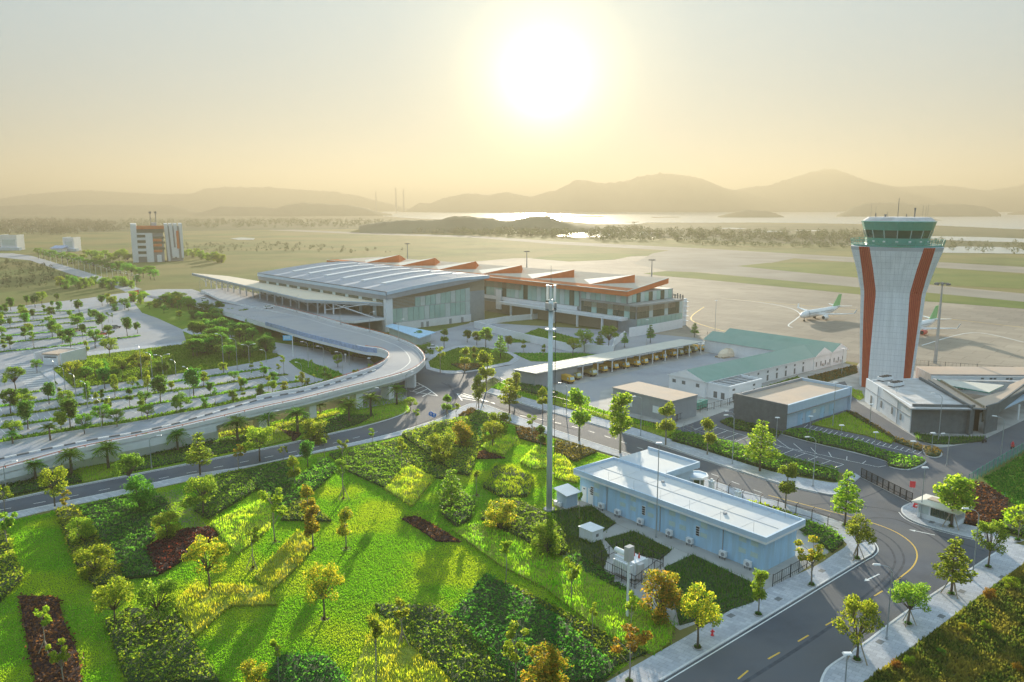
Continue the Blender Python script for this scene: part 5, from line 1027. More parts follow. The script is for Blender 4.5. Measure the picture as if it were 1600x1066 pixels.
# ------------------------------------------------------------------ terminal, in its own frame: x runs back, y runs left
TO = G(607, 522); T = empty('terminal_building', TO, math.radians(42), 'large airport terminal with grey wave roof, cream canopy and orange sawtooth wing', 'terminal')
def prof(x): # roof profile of the hall
    return float(np.interp(x, [0, 8, 18, 30, 42, 60], [17.4, 18.3, 19.4, 20.5, 21.3, 21.3]))
b = MB(); xs = [2, 8, 18, 30, 42, 60]; N = 13; top = []; bot = []
for x in xs:
    top.append([(x, 4 + (131 - 4) * k / (N - 1), prof(x)) for k in range(N)])
bl = lambda x: 14.2 + (x - 2) / 58 * 5.6
for i in range(len(xs) - 1):
    for k in range(N - 1): b.poly([top[i][k], top[i + 1][k], top[i + 1][k + 1], top[i][k + 1]][::1], 0)
    for y in (4, 131):
        q = [(xs[i], y, bl(xs[i])), (xs[i + 1], y, bl(xs[i + 1])), (xs[i + 1], y, prof(xs[i + 1]) - 1.4), (xs[i], y, prof(xs[i]) - 1.4)]; b.poly(q if y == 4 else q[::-1], 1)
        q = [(xs[i], y + (-.25 if y == 4 else .25), prof(xs[i]) - 1.4), (xs[i + 1], y + (-.25 if y == 4 else .25), prof(xs[i + 1]) - 1.4), (xs[i + 1], y + (-.25 if y == 4 else .25), prof(xs[i + 1]) + .02), (xs[i], y + (-.25 if y == 4 else .25), prof(xs[i]) + .02)]; b.poly(q if y == 4 else q[::-1], 2)
b.poly([(60, 4, bl(60)), (60, 131, bl(60)), (60, 131, prof(60)), (60, 4, prof(60))], 1)
b.poly([(2, 131, 14.2), (2, 4, 14.2), (2, 4, 16), (2, 131, 16)], 1); b.poly([(1.8, 131, 15.9), (1.8, 4, 15.9), (1.8, 4, 17.35), (1.8, 131, 17.35)], 2)
b.poly([(2, 4, 14.2), (2, 131, 14.2), (60, 131, bl(60)), (60, 4, bl(60))], 1)
b.obj('hall_roof', [M['metalroof'], M['grey'], M['blue2']], T)
for k in range(6):  # roof lights
    y = 22 + k * 17.5; b = MB(); X = [13, 30, 42, 52]
    for i in range(3): b.hexa([(X[i], y, prof(X[i]) - .1), (X[i + 1], y, prof(X[i + 1]) - .1), (X[i + 1], y + 3.0, prof(X[i + 1]) - .1), (X[i], y + 3.0, prof(X[i]) - .1)], [(X[i], y, prof(X[i]) + .5), (X[i + 1], y, prof(X[i + 1]) + .5), (X[i + 1], y + 3.0, prof(X[i + 1]) + .5), (X[i], y + 3.0, prof(X[i]) + .5)])
    b.obj('roof_light', M['white'], T)
b = MB()
for k in range(1, 64): # standing seams
    y = 4 + 2 * k
    if any(21.5 + j * 17.5 < y < 24.7 + j * 17.5 for j in range(6)): continue
    for i in range(len(xs) - 1): b.bar((xs[i], y, prof(xs[i]) + .05), (xs[i + 1], y, prof(xs[i + 1]) + .05), .08, .12)
o = b.obj('roof_seams', M['metalroof'], T); tag(o, kind='stuff')
cp = [(3, 6), (-16.7, 41), (-10, 128), (-3.5, 213), (4.5, 178), (4.5, 131), (3, 60)]
b = MB(); b.prism(cp, 12.0, 12.6, 0, 1, True); b.obj('canopy', [M['blue2'], M['canopy']], T)
b = MB(); edge = cp[:4]
for p, q in zip(edge, edge[1:]): b.bar((p[0] - .1, p[1], 11.7), (q[0] - .1, q[1], 11.7), .3, 1.1)
b.obj('canopy_fascia', M['steel'], T)
for k in range(18):  # canopy columns with raking struts
    y = 30 + k * 9.6; x = float(np.interp(y, [30, 41, 128, 213], [-9, -12, -7, -1.5]))
    b = MB(); b.tube([(x, y, 5.8), (x, y, 12)], .38, 8); c = b.obj('column', M['wwall'], T)
    b = MB(); b.bar((x, y, 8.2), (x - 3.2, y + 3, 12), .22); b.bar((x, y, 8.2), (x + 3.5, y - 3, 12), .22); b.obj('struts', M['steel'], c)
b = MB(); b.bar((-1, 8, 6), (-11, 34, 12.1), .35); b.bar((-11, 34, 6), (-11, 34, 12.1), .6); b.bar((-11, 34, 8), (-2, 12, 12), .3); b.obj('corner_strut', M['wwall'], T)
# forecourt slab
b = MB(); b.prism([(2, 6), (-13, 6), (-24, 30), (-24, 120), (-14, 172), (2, 172)], 5.2, 6.25, 0, 1, True); b.obj('forecourt', [M['wwall'], M['asphalt_light']], T)
b = MB()
for y in range(14, 170, 14): b.box(-12, -10.8, y, y + 1.2, 0, 5.2)
b.box(1.0, 2.0, 6, 172, 0, 5.2); b.obj('undercroft', M['conc'], T)
# hall glazing: right-hand wall then front wall
def glaze(x0, y0, x1, y1, z0, z1, n, m, nm='pane', gap=.09, recess=0.0, zt=None):
    """n upright panes between two plan points; zt(t) gives the head height"""
    d = Vector((x1 - x0, y1 - y0, 0)); L = d.length; d.normalize(); nn = Vector((d.y, -d.x, 0))
    for i in range(n):
        t0, t1 = i / n, (i + 1) / n; a = Vector((x0, y0, 0)) + d * (L * t0 + gap); c = Vector((x0, y0, 0)) + d * (L * t1 - gap); h0 = zt(t0) if zt else z1; h1 = zt(t1) if zt else z1
        w = nn * .12; q = MB(); A_ = [a, c, c - w, a - w]; Z = [h0, h1, h1, h0]
        if area2(A_) < 0: A_ = A_[::-1]; Z = Z[::-1]
        q.hexa([(x.x, x.y, z0 + gap) for x in A_], [(x.x, x.y, z - gap) for x, z in zip(A_, Z)]); q.obj(nm, M[m[i % len(m)] if isinstance(m, (list, tuple)) else m], T)
def frame_box(x0, x1, y0, y1, z0, z1, m, nm='wall'): q = MB(); q.box(x0, x1, y0, y1, z0, z1); return q.obj(nm, M[m], T)
frame_box(2.4, 59, 6.4, 130, 0, 14.1, 'steel', 'hall_core')
# fill wedge above core up to the soffit
q = MB(); q.hexa([(2.4, 6.4, 14.1), (59, 6.4, 14.1), (59, 130, 14.1), (2.4, 130, 14.1)], [(2.4, 6.4, 14.2), (59, 6.4, 19.6), (59, 130, 19.6), (2.4, 130, 14.2)]); q.obj('upper_wall', M['louvre'], T)
frame_box(2.0, 5.5, 4.6, 6.39, 0, 14.3, 'wwall', 'corner_pier')
glaze(5.6, 6.2, 50, 6.2, 3.4, 9.6, 15, ['glass', 'glass', 'glassp', 'glass'])
glaze(18.4, 6.2, 50, 6.2, 9.7, 14.0, 11, ['glass', 'glassp', 'glass'], zt=lambda t: 13.6 + t * 2.4)
for j in range(7): frame_box(5.7, 18.2, 5.9, 6.3, 9.9 + j * .62, 10.2 + j * .62, 'louvre', 'slat')
for j in range(5): q = MB(); q.bar((18.3, 5.8, 14.3 + j * .45), (50, 5.8, 16.4 + j * .55), .1, .22); q.obj('slat', M['louvre'], T)
frame_box(8, 50, 5.6, 6.3, 0, 3.3, 'wwall', 'plinth'); 
for x in (21, 24, 37, 44): frame_box(x, x + 1.3, 5.45, 5.7, 0, 2.4, 'grey', 'door')
glaze(2.2, 130, 2.2, 6.6, 6.3, 13.9, 42, ['glassd', 'glassd', 'glassd', 'glassp'])
# entrance sign strokes on the dark glass (too small in the photograph to read)
q = MB()
for j in range(4): q.box(1.7, 1.95, 17 - j * 1.5, 18 - j * 1.5, 10.6 - (j % 2) * .2, 11.3)
q.obj('sign_strokes', M['white'], T)
# orange wing
XW = 79.0
frame_box(XW + .4, 112, -64.6, 186, 0, 16.8, 'steel', 'wing_core')
q = MB(); rb0 = [Vector(p) for p in ((XW - 2.2, -67, 15.9), (114, -60.5, 18.6), (118, 190, 17.0), (XW - 2.2, 190, 16.6))]; rt0 = [Vector(p) for p in ((XW - 2.2, -67, 18.0), (114, -60.5, 21.0), (118, 190, 18.4), (XW - 2.2, 190, 18.0))]
q.poly(rb0[::-1], 0)
for i in range(4): q.poly([rb0[i], rb0[(i + 1) % 4], rt0[(i + 1) % 4], rt0[i]], 0)
bil = lambda u, v: rt0[0].lerp(rt0[1], u).lerp(rt0[3].lerp(rt0[2], u), v)
for u0, u1, m_ in ((0, .2, 1), (.2, 1, 2)):
    for k in range(24): q.poly([bil(u0, k / 24), bil(u1, k / 24), bil(u1, (k + 1) / 24), bil(u0, (k + 1) / 24)], m_)
q.obj('wing_roof', [M['orange'], M['oroof'], M['sawm']], T)
q = MB(); q.bar((XW - 2.1, -66.8, 18.1), (XW - 2.1, 190, 18.1), .5, .3); q.bar((XW - 2.1, -66.8, 18.1), (114, -60.4, 21.1), .5, .3); q.obj('roof_trim', M['saw'], T)
for k in range(7):
    b0 = 172 - k * 37.8
    if b0 - 37 < -70: break
    A_ = (94, b0, 18.1); B_ = (83.5, b0 - 20, 18.15); Pb = (97, b0 - 37.4, 18.1); Q_ = (117, b0 - 17, 18.1); Pk = (97, b0 - 37.4, 23.2); R_ = (118, b0, 18.1)
    if k == 6: Pk = (108, -60.2, 22.6); Pb = (108, -60.2, 20.3); B_ = (83, -56, 18.4); Q_ = (113, -52, 20.4)
    q = MB(); q.poly([A_, B_, Pk], 0); q.poly([B_, Pb, Pk], 1); q.poly([Pb, Q_, Pk], 1); q.poly([Q_, R_, Pk], 2); q.poly([R_, A_, Pk], 0)
    q.obj('sawtooth', [M['saw'], M['orange'], M['grey']], T)
glaze(XW, 60, XW, -37, 8.6, 15.8, 31, ['glass', 'glass', 'glassp', 'glass', 'glassd'])
for j in range(6): frame_box(XW - .35, XW - .05, 2, 58, 13.0 + j * .45, 13.2 + j * .45, 'louvre', 'slat')
frame_box(XW - 4.6, XW - .1, -66, 14, 5.4, 6.6, 'wwall', 'band'); frame_box(XW - .2, XW + .3, -60, 60, 0, 5.3, 'louvre', 'lower_wall')
for y in (-55, -40, -25, -10, 5): frame_box(XW - 4.2, XW - 3.4, y, y + .8, 0, 5.4, 'wwall', 'column')
frame_box(XW - .3, XW - .05, -36, 58, 6.7, 8.5, 'wwall', 'band')
frame_box(XW - 1.0, XW - .4, 16, 20, 2, 12, 'wwall', 'fin_wall')
# lower glass volume at the wing corner with roof terrace
frame_box(XW - .1, 112, -70.6, -38, 11.6, 12.3, 'conc', 'terrace_roof'); frame_box(XW + .4, 111.5, -70.2, -64.6, 0, 11.6, 'steel', 'wing_core')
glaze(XW + .2, -38, XW + .2, -69.8, 6.0, 11.5, 10, ['glassd', 'glassd', 'glass']); glaze(XW + .6, -70.4, 112, -70.4, 6.2, 11.5, 12, ['glassd', 'glassd', 'glassd', 'glassp']); glaze(XW + .6, -70.4, 112, -70.4, 1.5, 6.1, 12, 'glass')
for j in range(5): frame_box(XW + .4, 106, -70.75, -70.5, 9.3 + j * .45, 9.5 + j * .45, 'louvre', 'slat'); frame_box(XW - .15, XW + .05, -70.5, -40, 9.3 + j * .45, 9.5 + j * .45, 'louvre', 'slat')
glaze(XW + 1, -64.9, 111, -64.9, 12.4, 16.6, 11, ['glassp', 'glass', 'glassd'])
glaze(XW + .2, -38, XW + .2, -64.5, 12.4, 15.8, 9, ['glass', 'glassp', 'glass'])
q = MB()
for k in range(22): q.bar((112.3, -70 + k * 1.45, 12.3), (112.3, -70 + k * 1.45, 14.2 + (k % 3) * .25), .3, .5); 
for z in (12.6, 13.4): q.bar((112.3, -70.5, z), (112.3, -38, z), .12)
q.obj('roof_sign', M['dgrey'], T)
frame_box(112.5, 115, -70.4, -69.6, 0, 12.4, 'wwall', 'stair_mast')
for j in range(5): frame_box(112.2, 116, -71, -69, 2 + j * 2.2, 2.2 + j * 2.2, 'white', 'landing')
# white walls in front of the wing
for name, pts, h, lab in (('boundary_wall', [(741, 512), (800, 528.5), (889, 549), (957, 553)], 3.0, 'low white wall round the grass court in front of the terminal wing'), ('boundary_wall', [(741, 511), (790, 503), (842, 498)], 2.6, 'low white wall running back from the grass court to the terminal'), ('boundary_wall', [(983, 527), (1020, 521), (1066, 512)], 4.0, 'white wall at the foot of the terminal wing corner'), ('boundary_wall', [(957, 553), (960, 540), (976, 528)], 2.8, 'short white wall beside the wing entrance')):
    P = GP(pts); q = MB()
    for a, c in zip(P, P[1:]):
        n = Vector((-(c - a).y, (c - a).x, 0)).normalized() * .15; A_ = [a - n, c - n, c + n, a + n]; A_ = A_ if area2(A_) > 0 else A_[::-1]; q.hexa([(*x.xy, 0) for x in A_], [(*x.xy, h) for x in A_])
    tag(q.obj(name, M['wwall'], local=P[0]), lab, 'wall')
# blue entrance canopy
cp_ = [G(602, 510, 3.6), G(613, 506.5, 3.6), G(681, 519.5, 3.6), G(655, 529, 3.6)]; c = centre(cp_); ec = empty('entrance_canopy', c, 0, 'low pale blue entrance canopy in front of the terminal hall', 'canopy')
q = MB(); q.prism([p - c for p in cp_], 3.4, 3.75, 0, 1, True); q.obj('roof', [M['blue2'], M['blue']], ec)
q = MB(); I_ = [(p - c) * .82 for p in cp_]; q.prism([(p.x, p.y) for p in I_], 0, 3.38); q.obj('glass_walls', M['glassp'], ec)
row_ = [G(x, y) for x, y in ((552, 531), (590, 541), (628, 545))]
q = MB()
for a, d in zip(row_, row_[1:]):
    n = Vector((-(d - a).y, (d - a).x, 0)).normalized() * .15; A_ = [a - n, d - n, d + n, a + n]; A_ = A_ if area2(A_) > 0 else A_[::-1]; q.hexa([(*x.xy, 0) for x in A_], [(*x.xy, 3) for x in A_])
tag(q.obj('screen_wall', M['glassp'], local=row_[0]), 'pale glass screen wall behind the curved elevated road', 'wall')

# ------------------------------------------------------------------ control tower
tp = G(1383, 601); CT_ = empty('control_tower', tp, math.atan2(-tp.x, tp.y), 'white flared airport control tower with red-orange vertical louvre stripes', 'tower')
LV = [(0, 4.75, 6.3, 7.0), (10, 4.7, 6.8, 7.6), (20, 4.6, 7.3, 8.2), (29, 4.4, 7.6, 8.6), (36, 5.6, 8.7, 10.3), (42.6, 7.0, 9.9, 12.3)]
def ring(f, s, t, z, e=0.0):
    D = t; f += e; s += e; t2 = t + e; D = t2
    k1 = D - (s - f) * .55; k2 = k1 - (t2 - s) * 1.3
    front = [(-t2, -k2, z), (-s, -k1, z), (-f, -D, z), (f, -D, z), (s, -k1, z), (t2, -k2, z)]
    return front + [(-x, -y, z) for x, y, _ in front]
q = MB(); q.loft([ring(f, s, t, z) for z, f, s, t in LV], cap=True, fm=lambda i, k: 1 if k in (1, 3, 7, 9) else 0); q.obj('shaft', [M['steel2'], M['red']], CT_)
def lerp_lv(z): return [float(np.interp(z, [l[0] for l in LV], [l[j] for l in LV])) for j in (1, 2, 3)]
# cladding panels as real plates with open joints, and upright orange fins in the stripes
zs = list(np.arange(0.3, 42.5, 1.72)); qp = MB()
for za, zb in zip(zs, zs[1:]):
    ra = ring(*lerp_lv(za + .035), za + .035, .06); rb = ring(*lerp_lv(zb - .035), zb - .035, .06)
    for k, n in ((0, 2), (2, 10), (4, 2), (5, 9), (6, 2), (8, 10), (10, 2), (11, 9)):
        a0, a1, b0, b1 = [Vector(x) for x in (ra[k], ra[(k + 1) % 12], rb[k], rb[(k + 1) % 12])]
        for j in range(n):
            u0, u1 = (j + .025) / n, (j + .975) / n; qp.poly([a0.lerp(a1, u0), a0.lerp(a1, u1), b0.lerp(b1, u1), b0.lerp(b1, u0)])
tag(qp.obj('cladding_panels', M['tpanel'], CT_), kind='stuff')
for k in (1, 3, 7, 9):
    for j in range(6):
        u = (j + .5) / 6; pts = []
        for z, f, s, t in LV:
            r = ring(f, s, t, z, .16); pts.append(Vector(r[k]).lerp(Vector(r[k + 1]), u))
        q = MB()
        for a, c in zip(pts, pts[1:]): q.bar(a, c, .11, .22)
        q.obj('fin', M['redfin'], CT_)
NG = 16; cr = lambda r, z, n=NG, ph=0: [(math.cos(2 * math.pi * (k + ph) / n) * r, math.sin(2 * math.pi * (k + ph) / n) * r, z) for k in range(n)]
q = MB(); q.loft([cr(12.6, 42.6), cr(12.7, 43.1), cr(9, 43.12)], 0); q.obj('gallery_deck', M['gtower'], CT_)
for r, h in ((12.5, 44.6),):
    for k in range(32):
        a = 2 * math.pi * k / 32; q = MB(); q.bar((math.cos(a) * r, math.sin(a) * r, 43.1), (math.cos(a) * (r + .35), math.sin(a) * (r + .35), h), .14); q.obj('railing_post', M['gtower'], CT_)
    q = MB()
    for z in (43.6, 44.05, 44.5): q.tube(cr(r + .12, z, 32) + [cr(r + .12, z, 32)[0]], .06, 4)
    q.obj('railing', M['gtower'], CT_)
q = MB(); q.loft([cr(8.8, 43.1), cr(8.75, 45.0)], 0); q.obj('cab_base', M['gtower'], CT_)
for k in range(16):
    a = 2 * math.pi * k / 16; q = MB(); p = Vector((math.cos(a), math.sin(a), 0)); s = Vector((-p.y, p.x, 0))
    q.bar(p * 8.82 - s * .35 + Vector((0, 0, 44.0)), p * 8.82 + s * .35 + Vector((0, 0, 44.0)), .15, .55); q.obj('gallery_lamp', M['white'], CT_)
for k in range(NG):
    lo = [Vector(x) for x in (cr(8.75, 45.02)[k], cr(8.75, 45.02)[(k + 1) % NG])]; hi = [Vector(x) for x in (cr(9.45, 47.3)[k], cr(9.45, 47.3)[(k + 1) % NG])]
    q = MB(); e = .03; A_ = [lo[0].lerp(lo[1], e), lo[0].lerp(lo[1], 1 - e), hi[0].lerp(hi[1], 1 - e), hi[0].lerp(hi[1], e)]; q.poly(A_); c = sum(A_, Vector()) / 4; n = Vector((c.x, c.y, 0)).normalized() * .1; q.poly([x - n for x in A_][::-1])
    q.obj('pane', M['tglass'], CT_)
    q = MB(); q.bar(lo[0], hi[0], .2); q.obj('mullion', M['glassp'], CT_)
q = MB(); q.loft([cr(9.45, 47.3), cr(10.15, 49.6), cr(10.3, 49.75), cr(9.9, 49.95)], 0); q.obj('cab_band', M['gtower'], CT_)
q = MB(); q.loft([cr(8.6, 45.0), cr(0.01, 45.05)], 0); q.loft([cr(9.3, 47.3), cr(.01, 47.35)], 0); q.tube([(0, 0, 45), (0, 0, 47.3)], 1.8, 8); q.obj('cab_interior', M['dgrey'], CT_)
q = MB(); q.loft([cr(9.9, 49.95), cr(8.4, 51.0), cr(.01, 51.15)], 0); q.obj('cab_roof', M['stain'], CT_)
for x, h, r in ((-7.6, 4.2, .05), (-6.4, 3.2, .06), (-6.3, 1.0, .25), (-3.1, 1.6, .1), (-.3, 5.6, .14), (4.2, 2.7, .3), (6.2, 3.4, .05), (7.0, 3.2, .05), (7.6, 3.9, .05), (2, .9, .2), (-3.6, .8, .45)):
    q = MB(); y = -3 + (hash(x) % 5); q.tube([(x, y, 50.6), (x, y, 51 + h * .6), (x, y, 51 + h)], [r * .6, r * .6, r * (1 if r > .2 else .5)], 5); q.obj('antenna', M['dgrey'], CT_)
# ------------------------------------------------------------------ other buildings
def frame_at(px, ang): return G(*px), math.radians(ang)
def local(o, rz, p):
    d = Vector(p) - o; return Vector((d.x * math.cos(rz) + d.y * math.sin(rz), -d.x * math.sin(rz) + d.y * math.cos(rz), 0))
def lp(o, rz, x, y, z=0): return local(o, rz, G(x, y, z))
A1 = math.radians(40)      # street grid: local x runs right and back, local y left and back
# -- blue substation building: near right corner is the origin
BO = G(1191, 895); BB = empty('blue_building', BO, A1, 'long pale blue flat-roofed utility building with yellow wall patches', 'building')
L_ = 39.0; Wd = 9.2; Hh = 5.0
q = MB(); q.box(0, Wd, 0, L_, 0, Hh, 0); q.obj('wall', M['blue'], BB)
q = MB(); q.box(-.9, Wd + .9, -.9, L_ + .9, Hh, Hh + .35, 0); q.obj('eave_slab', M['white'], BB)
q = MB(); q.box(-.8, Wd + .8, -.8, L_ + .8, Hh + .36, Hh + .62, 1)
for x0, x1, y0, y1 in ((-.9, -.6, -.9, L_ + .9), (Wd + .6, Wd + .9, -.9, L_ + .9), (-.6, Wd + .6, -.9, -.6), (-.6, Wd + .6, L_ + .6, L_ + .9)): q.box(x0, x1, y0, y1, Hh + .36, Hh + 1.15, 0)
q.obj('roof', [M['blue2'], M['roofw']], BB)
q = MB(); q.box(Wd + .02, Wd + 10.5, L_ - 11, L_ - .3, 0, Hh - .02); q.obj('rear_wing_wall', M['blue2'], BB)
q = MB(); q.box(Wd + 1, Wd + 11, L_ - 11.6, L_ + .88, Hh + .01, Hh + .6, 1)
for x0, x1, y0, y1 in ((Wd + 11, Wd + 11.3, -11.9 + L_, L_ + .9), (Wd + .92, Wd + 11.0, L_ - 11.9, L_ - 11.6)): q.box(x0, x1, y0, y1, Hh, Hh + 1.13, 0)
q.obj('rear_wing_roof', [M['blue2'], M['roofw']], BB)
def bx(nm, x0, x1, y0, y1, z0, z1, m, par=BB): q = MB(); q.box(x0, x1, y0, y1, z0, z1); return q.obj(nm, M[m], par)
for y in (7.1, 19.7, 32.0): bx('downpipe', -.12, -.003, y, y + .12, 0, Hh, 'grey')
for y in (.9, 3.0, 10.2, 14.4, 16.6, 21.2, 25.2, 27.6, 34.0):
    for z, h in ((3.6, .9), (1.9, .8)):
        if rg.random() < .78: bx('wall_patch', -.012, -.004, y, y + 1.3, z + rg.uniform(-.1, .1), z + h, 'patch')
for y in (11.6, 23.0, 35.4):  # louvred windows
    w = bx('window', -.10, -.003, y, y + .75, 1.9, 3.6, 'white')
    for k in range(4): bx('slat', -.16, -.102, y + .08, y + .67, 2.0 + k * .4, 2.26 + k * .4, 'black', w)
for y in (36.4, 33.2 + 4.9):
    d = bx('door', -.08, -.003, y - .9, y + .4, 0, 3.0, 'wwall'); bx('vent', -.14, -.082, y - .5, y - .1, 2.5, 2.7, 'dark', d)
q = MB(); q.prism([(-3.2, -1.2), (0, -1.2), (0, L_ + 1), (-3.2, L_ + 1)], 0, .06); q.obj('apron_slab', M['conc'], BB)
for y in np.arange(2, L_, 6.0):
    for x in (.2, Wd - .2): q = MB(); q.tube([(x, y, Hh + .62), (x, y, Hh + 2.3)], .025, 4); q.obj('lightning_rod', M['grey'], BB)
q = MB()
for y in np.arange(4.5, L_, 5.5): q.box(-.55, Wd + .55, y, y + .06, Hh + .621, Hh + .635)
q.bar((4.6, .5, Hh + .63), (4.6, L_ - .5, Hh + .63), .08); q.obj('roof_joints', M['stain'], BB)
bx('roof_outlet', 3, 3.5, 9, 9.5, Hh + .621, Hh + .9, 'grey'); bx('roof_outlet', 7, 7.4, 25, 25.5, Hh + .621, Hh + .9, 'grey')
acs = []
for i, y in enumerate((1.5, 6.0, 12.4, 16.6, 22.9, 28.2, 32.2)):
    o = Vector((math.cos(A1) * -.75 - math.sin(A1) * y, math.sin(A1) * -.75 + math.cos(A1) * y, 0)) + BO
    r = empty('air_conditioner', o, A1, 'white outdoor air-conditioner unit, %s from the right on the blue wall' % ORD[i], 'air conditioner', 'air conditioner units along the blue wall')
    q = MB(); q.box(-.3, .3, 0, 1.15, .55, 1.4); q.obj('casing', M['white'], r); q = MB(); q.tube([(-.31, .42, .98), (-.35, .42, .98)], .32, 12); q.obj('fan_grille', M['grey'], r)
    q = MB(); q.bar((-.1, .1, 0), (-.1, .1, .56), .08); q.bar((-.1, 1.05, 0), (-.1, 1.05, .56), .08); q.obj('bracket', M['dark'], r)
def simple_box(nm, px, rz, sx, sy, h, mats, label, cat, roof=.12, over=.15):
    o = G(*px); r = empty(nm, o, rz, label, cat); q = MB(); q.box(0, sx, 0, sy, 0.12, h); q.obj('body', M[mats[0]], r); q = MB(); q.box(-over, sx + over, -over, sy + over, h + .002, h + roof); q.obj('roof', M[mats[1]], r)
    q = MB(); q.box(.05, sx - .05, .05, sy - .05, 0, .118); q.obj('base', M['conc'], r); return r
eb = simple_box('equipment_box', (925, 850), A1, 2.6, 3.0, 2.0, ('white', 'white'), 'white metal generator box standing in the dark ground cover', 'generator box')
for y in (.5, 1.9): q = MB(); q.box(-.03, -.003, y, y + .7, .4, 1.7); q.obj('door', M['wwall'], eb)
q = MB(); q.box(.9, 1.5, -.03, -.003, .9, 1.4); q.obj('vent', M['dgrey'], eb)
# shed at the foot of the mast
so = G(885, 797); sh = empty('equipment_shed', so, A1, 'small pale blue corrugated shed with a tilted roof beside the mast', 'shed')
q = MB(); q.box(0, 2.8, 0, 2.6, .3, 2.9); q.obj('walls', M['blue2'], sh)
q = MB(); q.hexa([(-.5, -.5, 2.75), (3.3, -.5, 2.75), (3.3, 3.1, 3.35), (-.5, 3.1, 3.35)], [(-.5, -.5, 2.87), (3.3, -.5, 2.87), (3.3, 3.1, 3.47), (-.5, 3.1, 3.47)]); q.obj('roof', M['wwall'], sh)
q = MB()
for k in range(8): q.bar((.2 + k * .35, -.03, .35), (.2 + k * .35, -.03, 2.7), .06); q.bar((-.03, .2 + k * .32, .35), (-.03, .2 + k * .32, 2.85), .06)
q.obj('corrugation', M['blue2'], sh)
for y in (.9, 1.9): q = MB(); q.box(-.75, -.25, y, y + .8, .5, 1.2); q.obj('air_unit', M['white'], sh)
q = MB(); q.box(-.3, 3.1, -.3, 2.9, 0, .29); q.obj('base', M['conc'], sh)
# -- grey block and shed of the vehicle yard
def block(nm, corner, rz, sx, sy, h, wall, roof, label, cat='building', parapet=0.0, seams=False):
    o = G(*corner); r = empty(nm, o, rz, label, cat); q = MB(); q.box(0, sx, 0, sy, 0, h); q.obj('wall', M[wall], r)
    q = MB(); 
    if parapet:
        q.box(.25, sx - .25, .25, sy - .25, h + .002, h + .06, 1)
        for a in ((0, sx, 0, .25), (0, sx, sy - .25, sy), (0, .25, .25, sy - .25), (sx - .25, sx, .25, sy - .25)): q.box(a[0], a[1], a[2], a[3], h + .002, h + parapet, 0)
    else: q.box(-.2, sx + .2, -.2, sy + .2, h + .002, h + .35, 0, 1)
    q.obj('roof', [M[wall], M[roof]], r)
    if seams:
        q = MB()
        for k in range(1, int(sy / 1.6)): q.bar((0, k * 1.6, h + .36), (sx, k * 1.6, h + .36), .05)
        q.obj('roof_seams', M[roof], r)
    return r
gb = block('grey_block', (1048, 661), A1, 10.5, 20, 5.4, 'grey', 'beige', 'grey rendered single-storey block with a sunlit beige roof')
for y in (4.0, 13.0): q = MB(); q.box(-.05, -.003, y, y + 2.0, 1.6, 3.4); q.obj('shutter', M['wwall'], gb)
# long open shed with vehicles: origin at the front left column line
SO = G(902, 592); S = empty('vehicle_shed', SO, A1 + .02, 'long open-fronted shed with a pale flat roof sheltering yellow vehicles', 'shed')
SL = (G(1100, 555) - SO).length + 2; q = MB(); q.hexa([(-19, -1, 4.3), (SL, -1, 4.3), (SL, 9.5, 3.9), (-19, 9.5, 3.9)], [(-19, -1, 4.6), (SL, -1, 4.6), (SL, 9.5, 4.2), (-19, 9.5, 4.2)], 0, 1); q.obj('roof', [M['steel'], M['saw']], S)
q = MB()
for k in range(1, 60): q.bar((-19 + k * 2, -1, 4.63), (-19 + k * 2, 9.4, 4.23), .06)
tag(q.obj('roof_seams', M['saw'], S), kind='stuff')
q = MB(); q.box(-18.5, 0, 0, 9, 0, 4.0); q.obj('end_room', M['grey'], S); q = MB(); q.box(0.05, SL - .5, 8.7, 9, 0, 1.0); q.obj('rear_kerb_wall', M['conc'], S)
for k in range(10): q = MB(); q.bar((2 + k * (SL - 3) / 9, -.4, 0), (2 + k * (SL - 3) / 9, -.4, 4.3), .28); q.obj('column', M['wwall'], S)
ground_sheet('yard', GP([(862, 612), (884, 613), (905, 603), (1140, 545), (1150, 536), (1100, 532), (860, 590)]), .022, 'conc')
ground_sheet('yard_road', GP([(885, 612), (905, 600), (1110, 552), (1150, 541), (1240, 520), (1290, 560), (1150, 578), (1040, 604), (985, 597), (938, 612), (935, 640)]), .026, 'asphalt_light')
# -- green roofed building
GO = G(1158, 607); GR = empty('green_roof_building', GO, A1, 'long white building with a green ridged roof and small square windows', 'building')
gl = (G(1342, 571) - GO).length
def gab(x0, x1, y0, y1, h, hr, axis, name='roof', par=None):
    """ridged roof over a rectangle, ridge along x or y"""
    q = MB(); e = .5; x0 -= e; x1 += e; y0 -= e; y1 += e
    if axis == 'x':
        ym = (y0 + y1) / 2; q.poly([(x0, y0, h), (x1, y0, h), (x1, ym, hr), (x0, ym, hr)], 0); q.poly([(x0, ym, hr), (x1, ym, hr), (x1, y1, h), (x0, y1, h)], 0)
        q.poly([(x0, y0, h - .25), (x1, y0, h - .25), (x1, y0, h), (x0, y0, h)], 1)
        for x in (x0, x1): q.poly([(x, y0, h), (x, ym, hr), (x, y1, h)], 1)
    else:
        xm = (x0 + x1) / 2; q.poly([(x0, y0, h), (xm, y0, hr), (xm, y1, hr), (x0, y1, h)][::-1], 0); q.poly([(xm, y0, hr), (x1, y0, h), (x1, y1, h), (xm, y1, hr)][::-1], 0)
        for y in (y0, y1): q.poly([(x0, y, h), (xm, y, hr), (x1, y, h)], 1)
    q.poly([(x0, y0, h - .02), (x0, y1, h - .02), (x1, y1, h - .02), (x1, y0, h - .02)], 1)
    return q.obj(name, [M['groof'], M['wwall']], par)
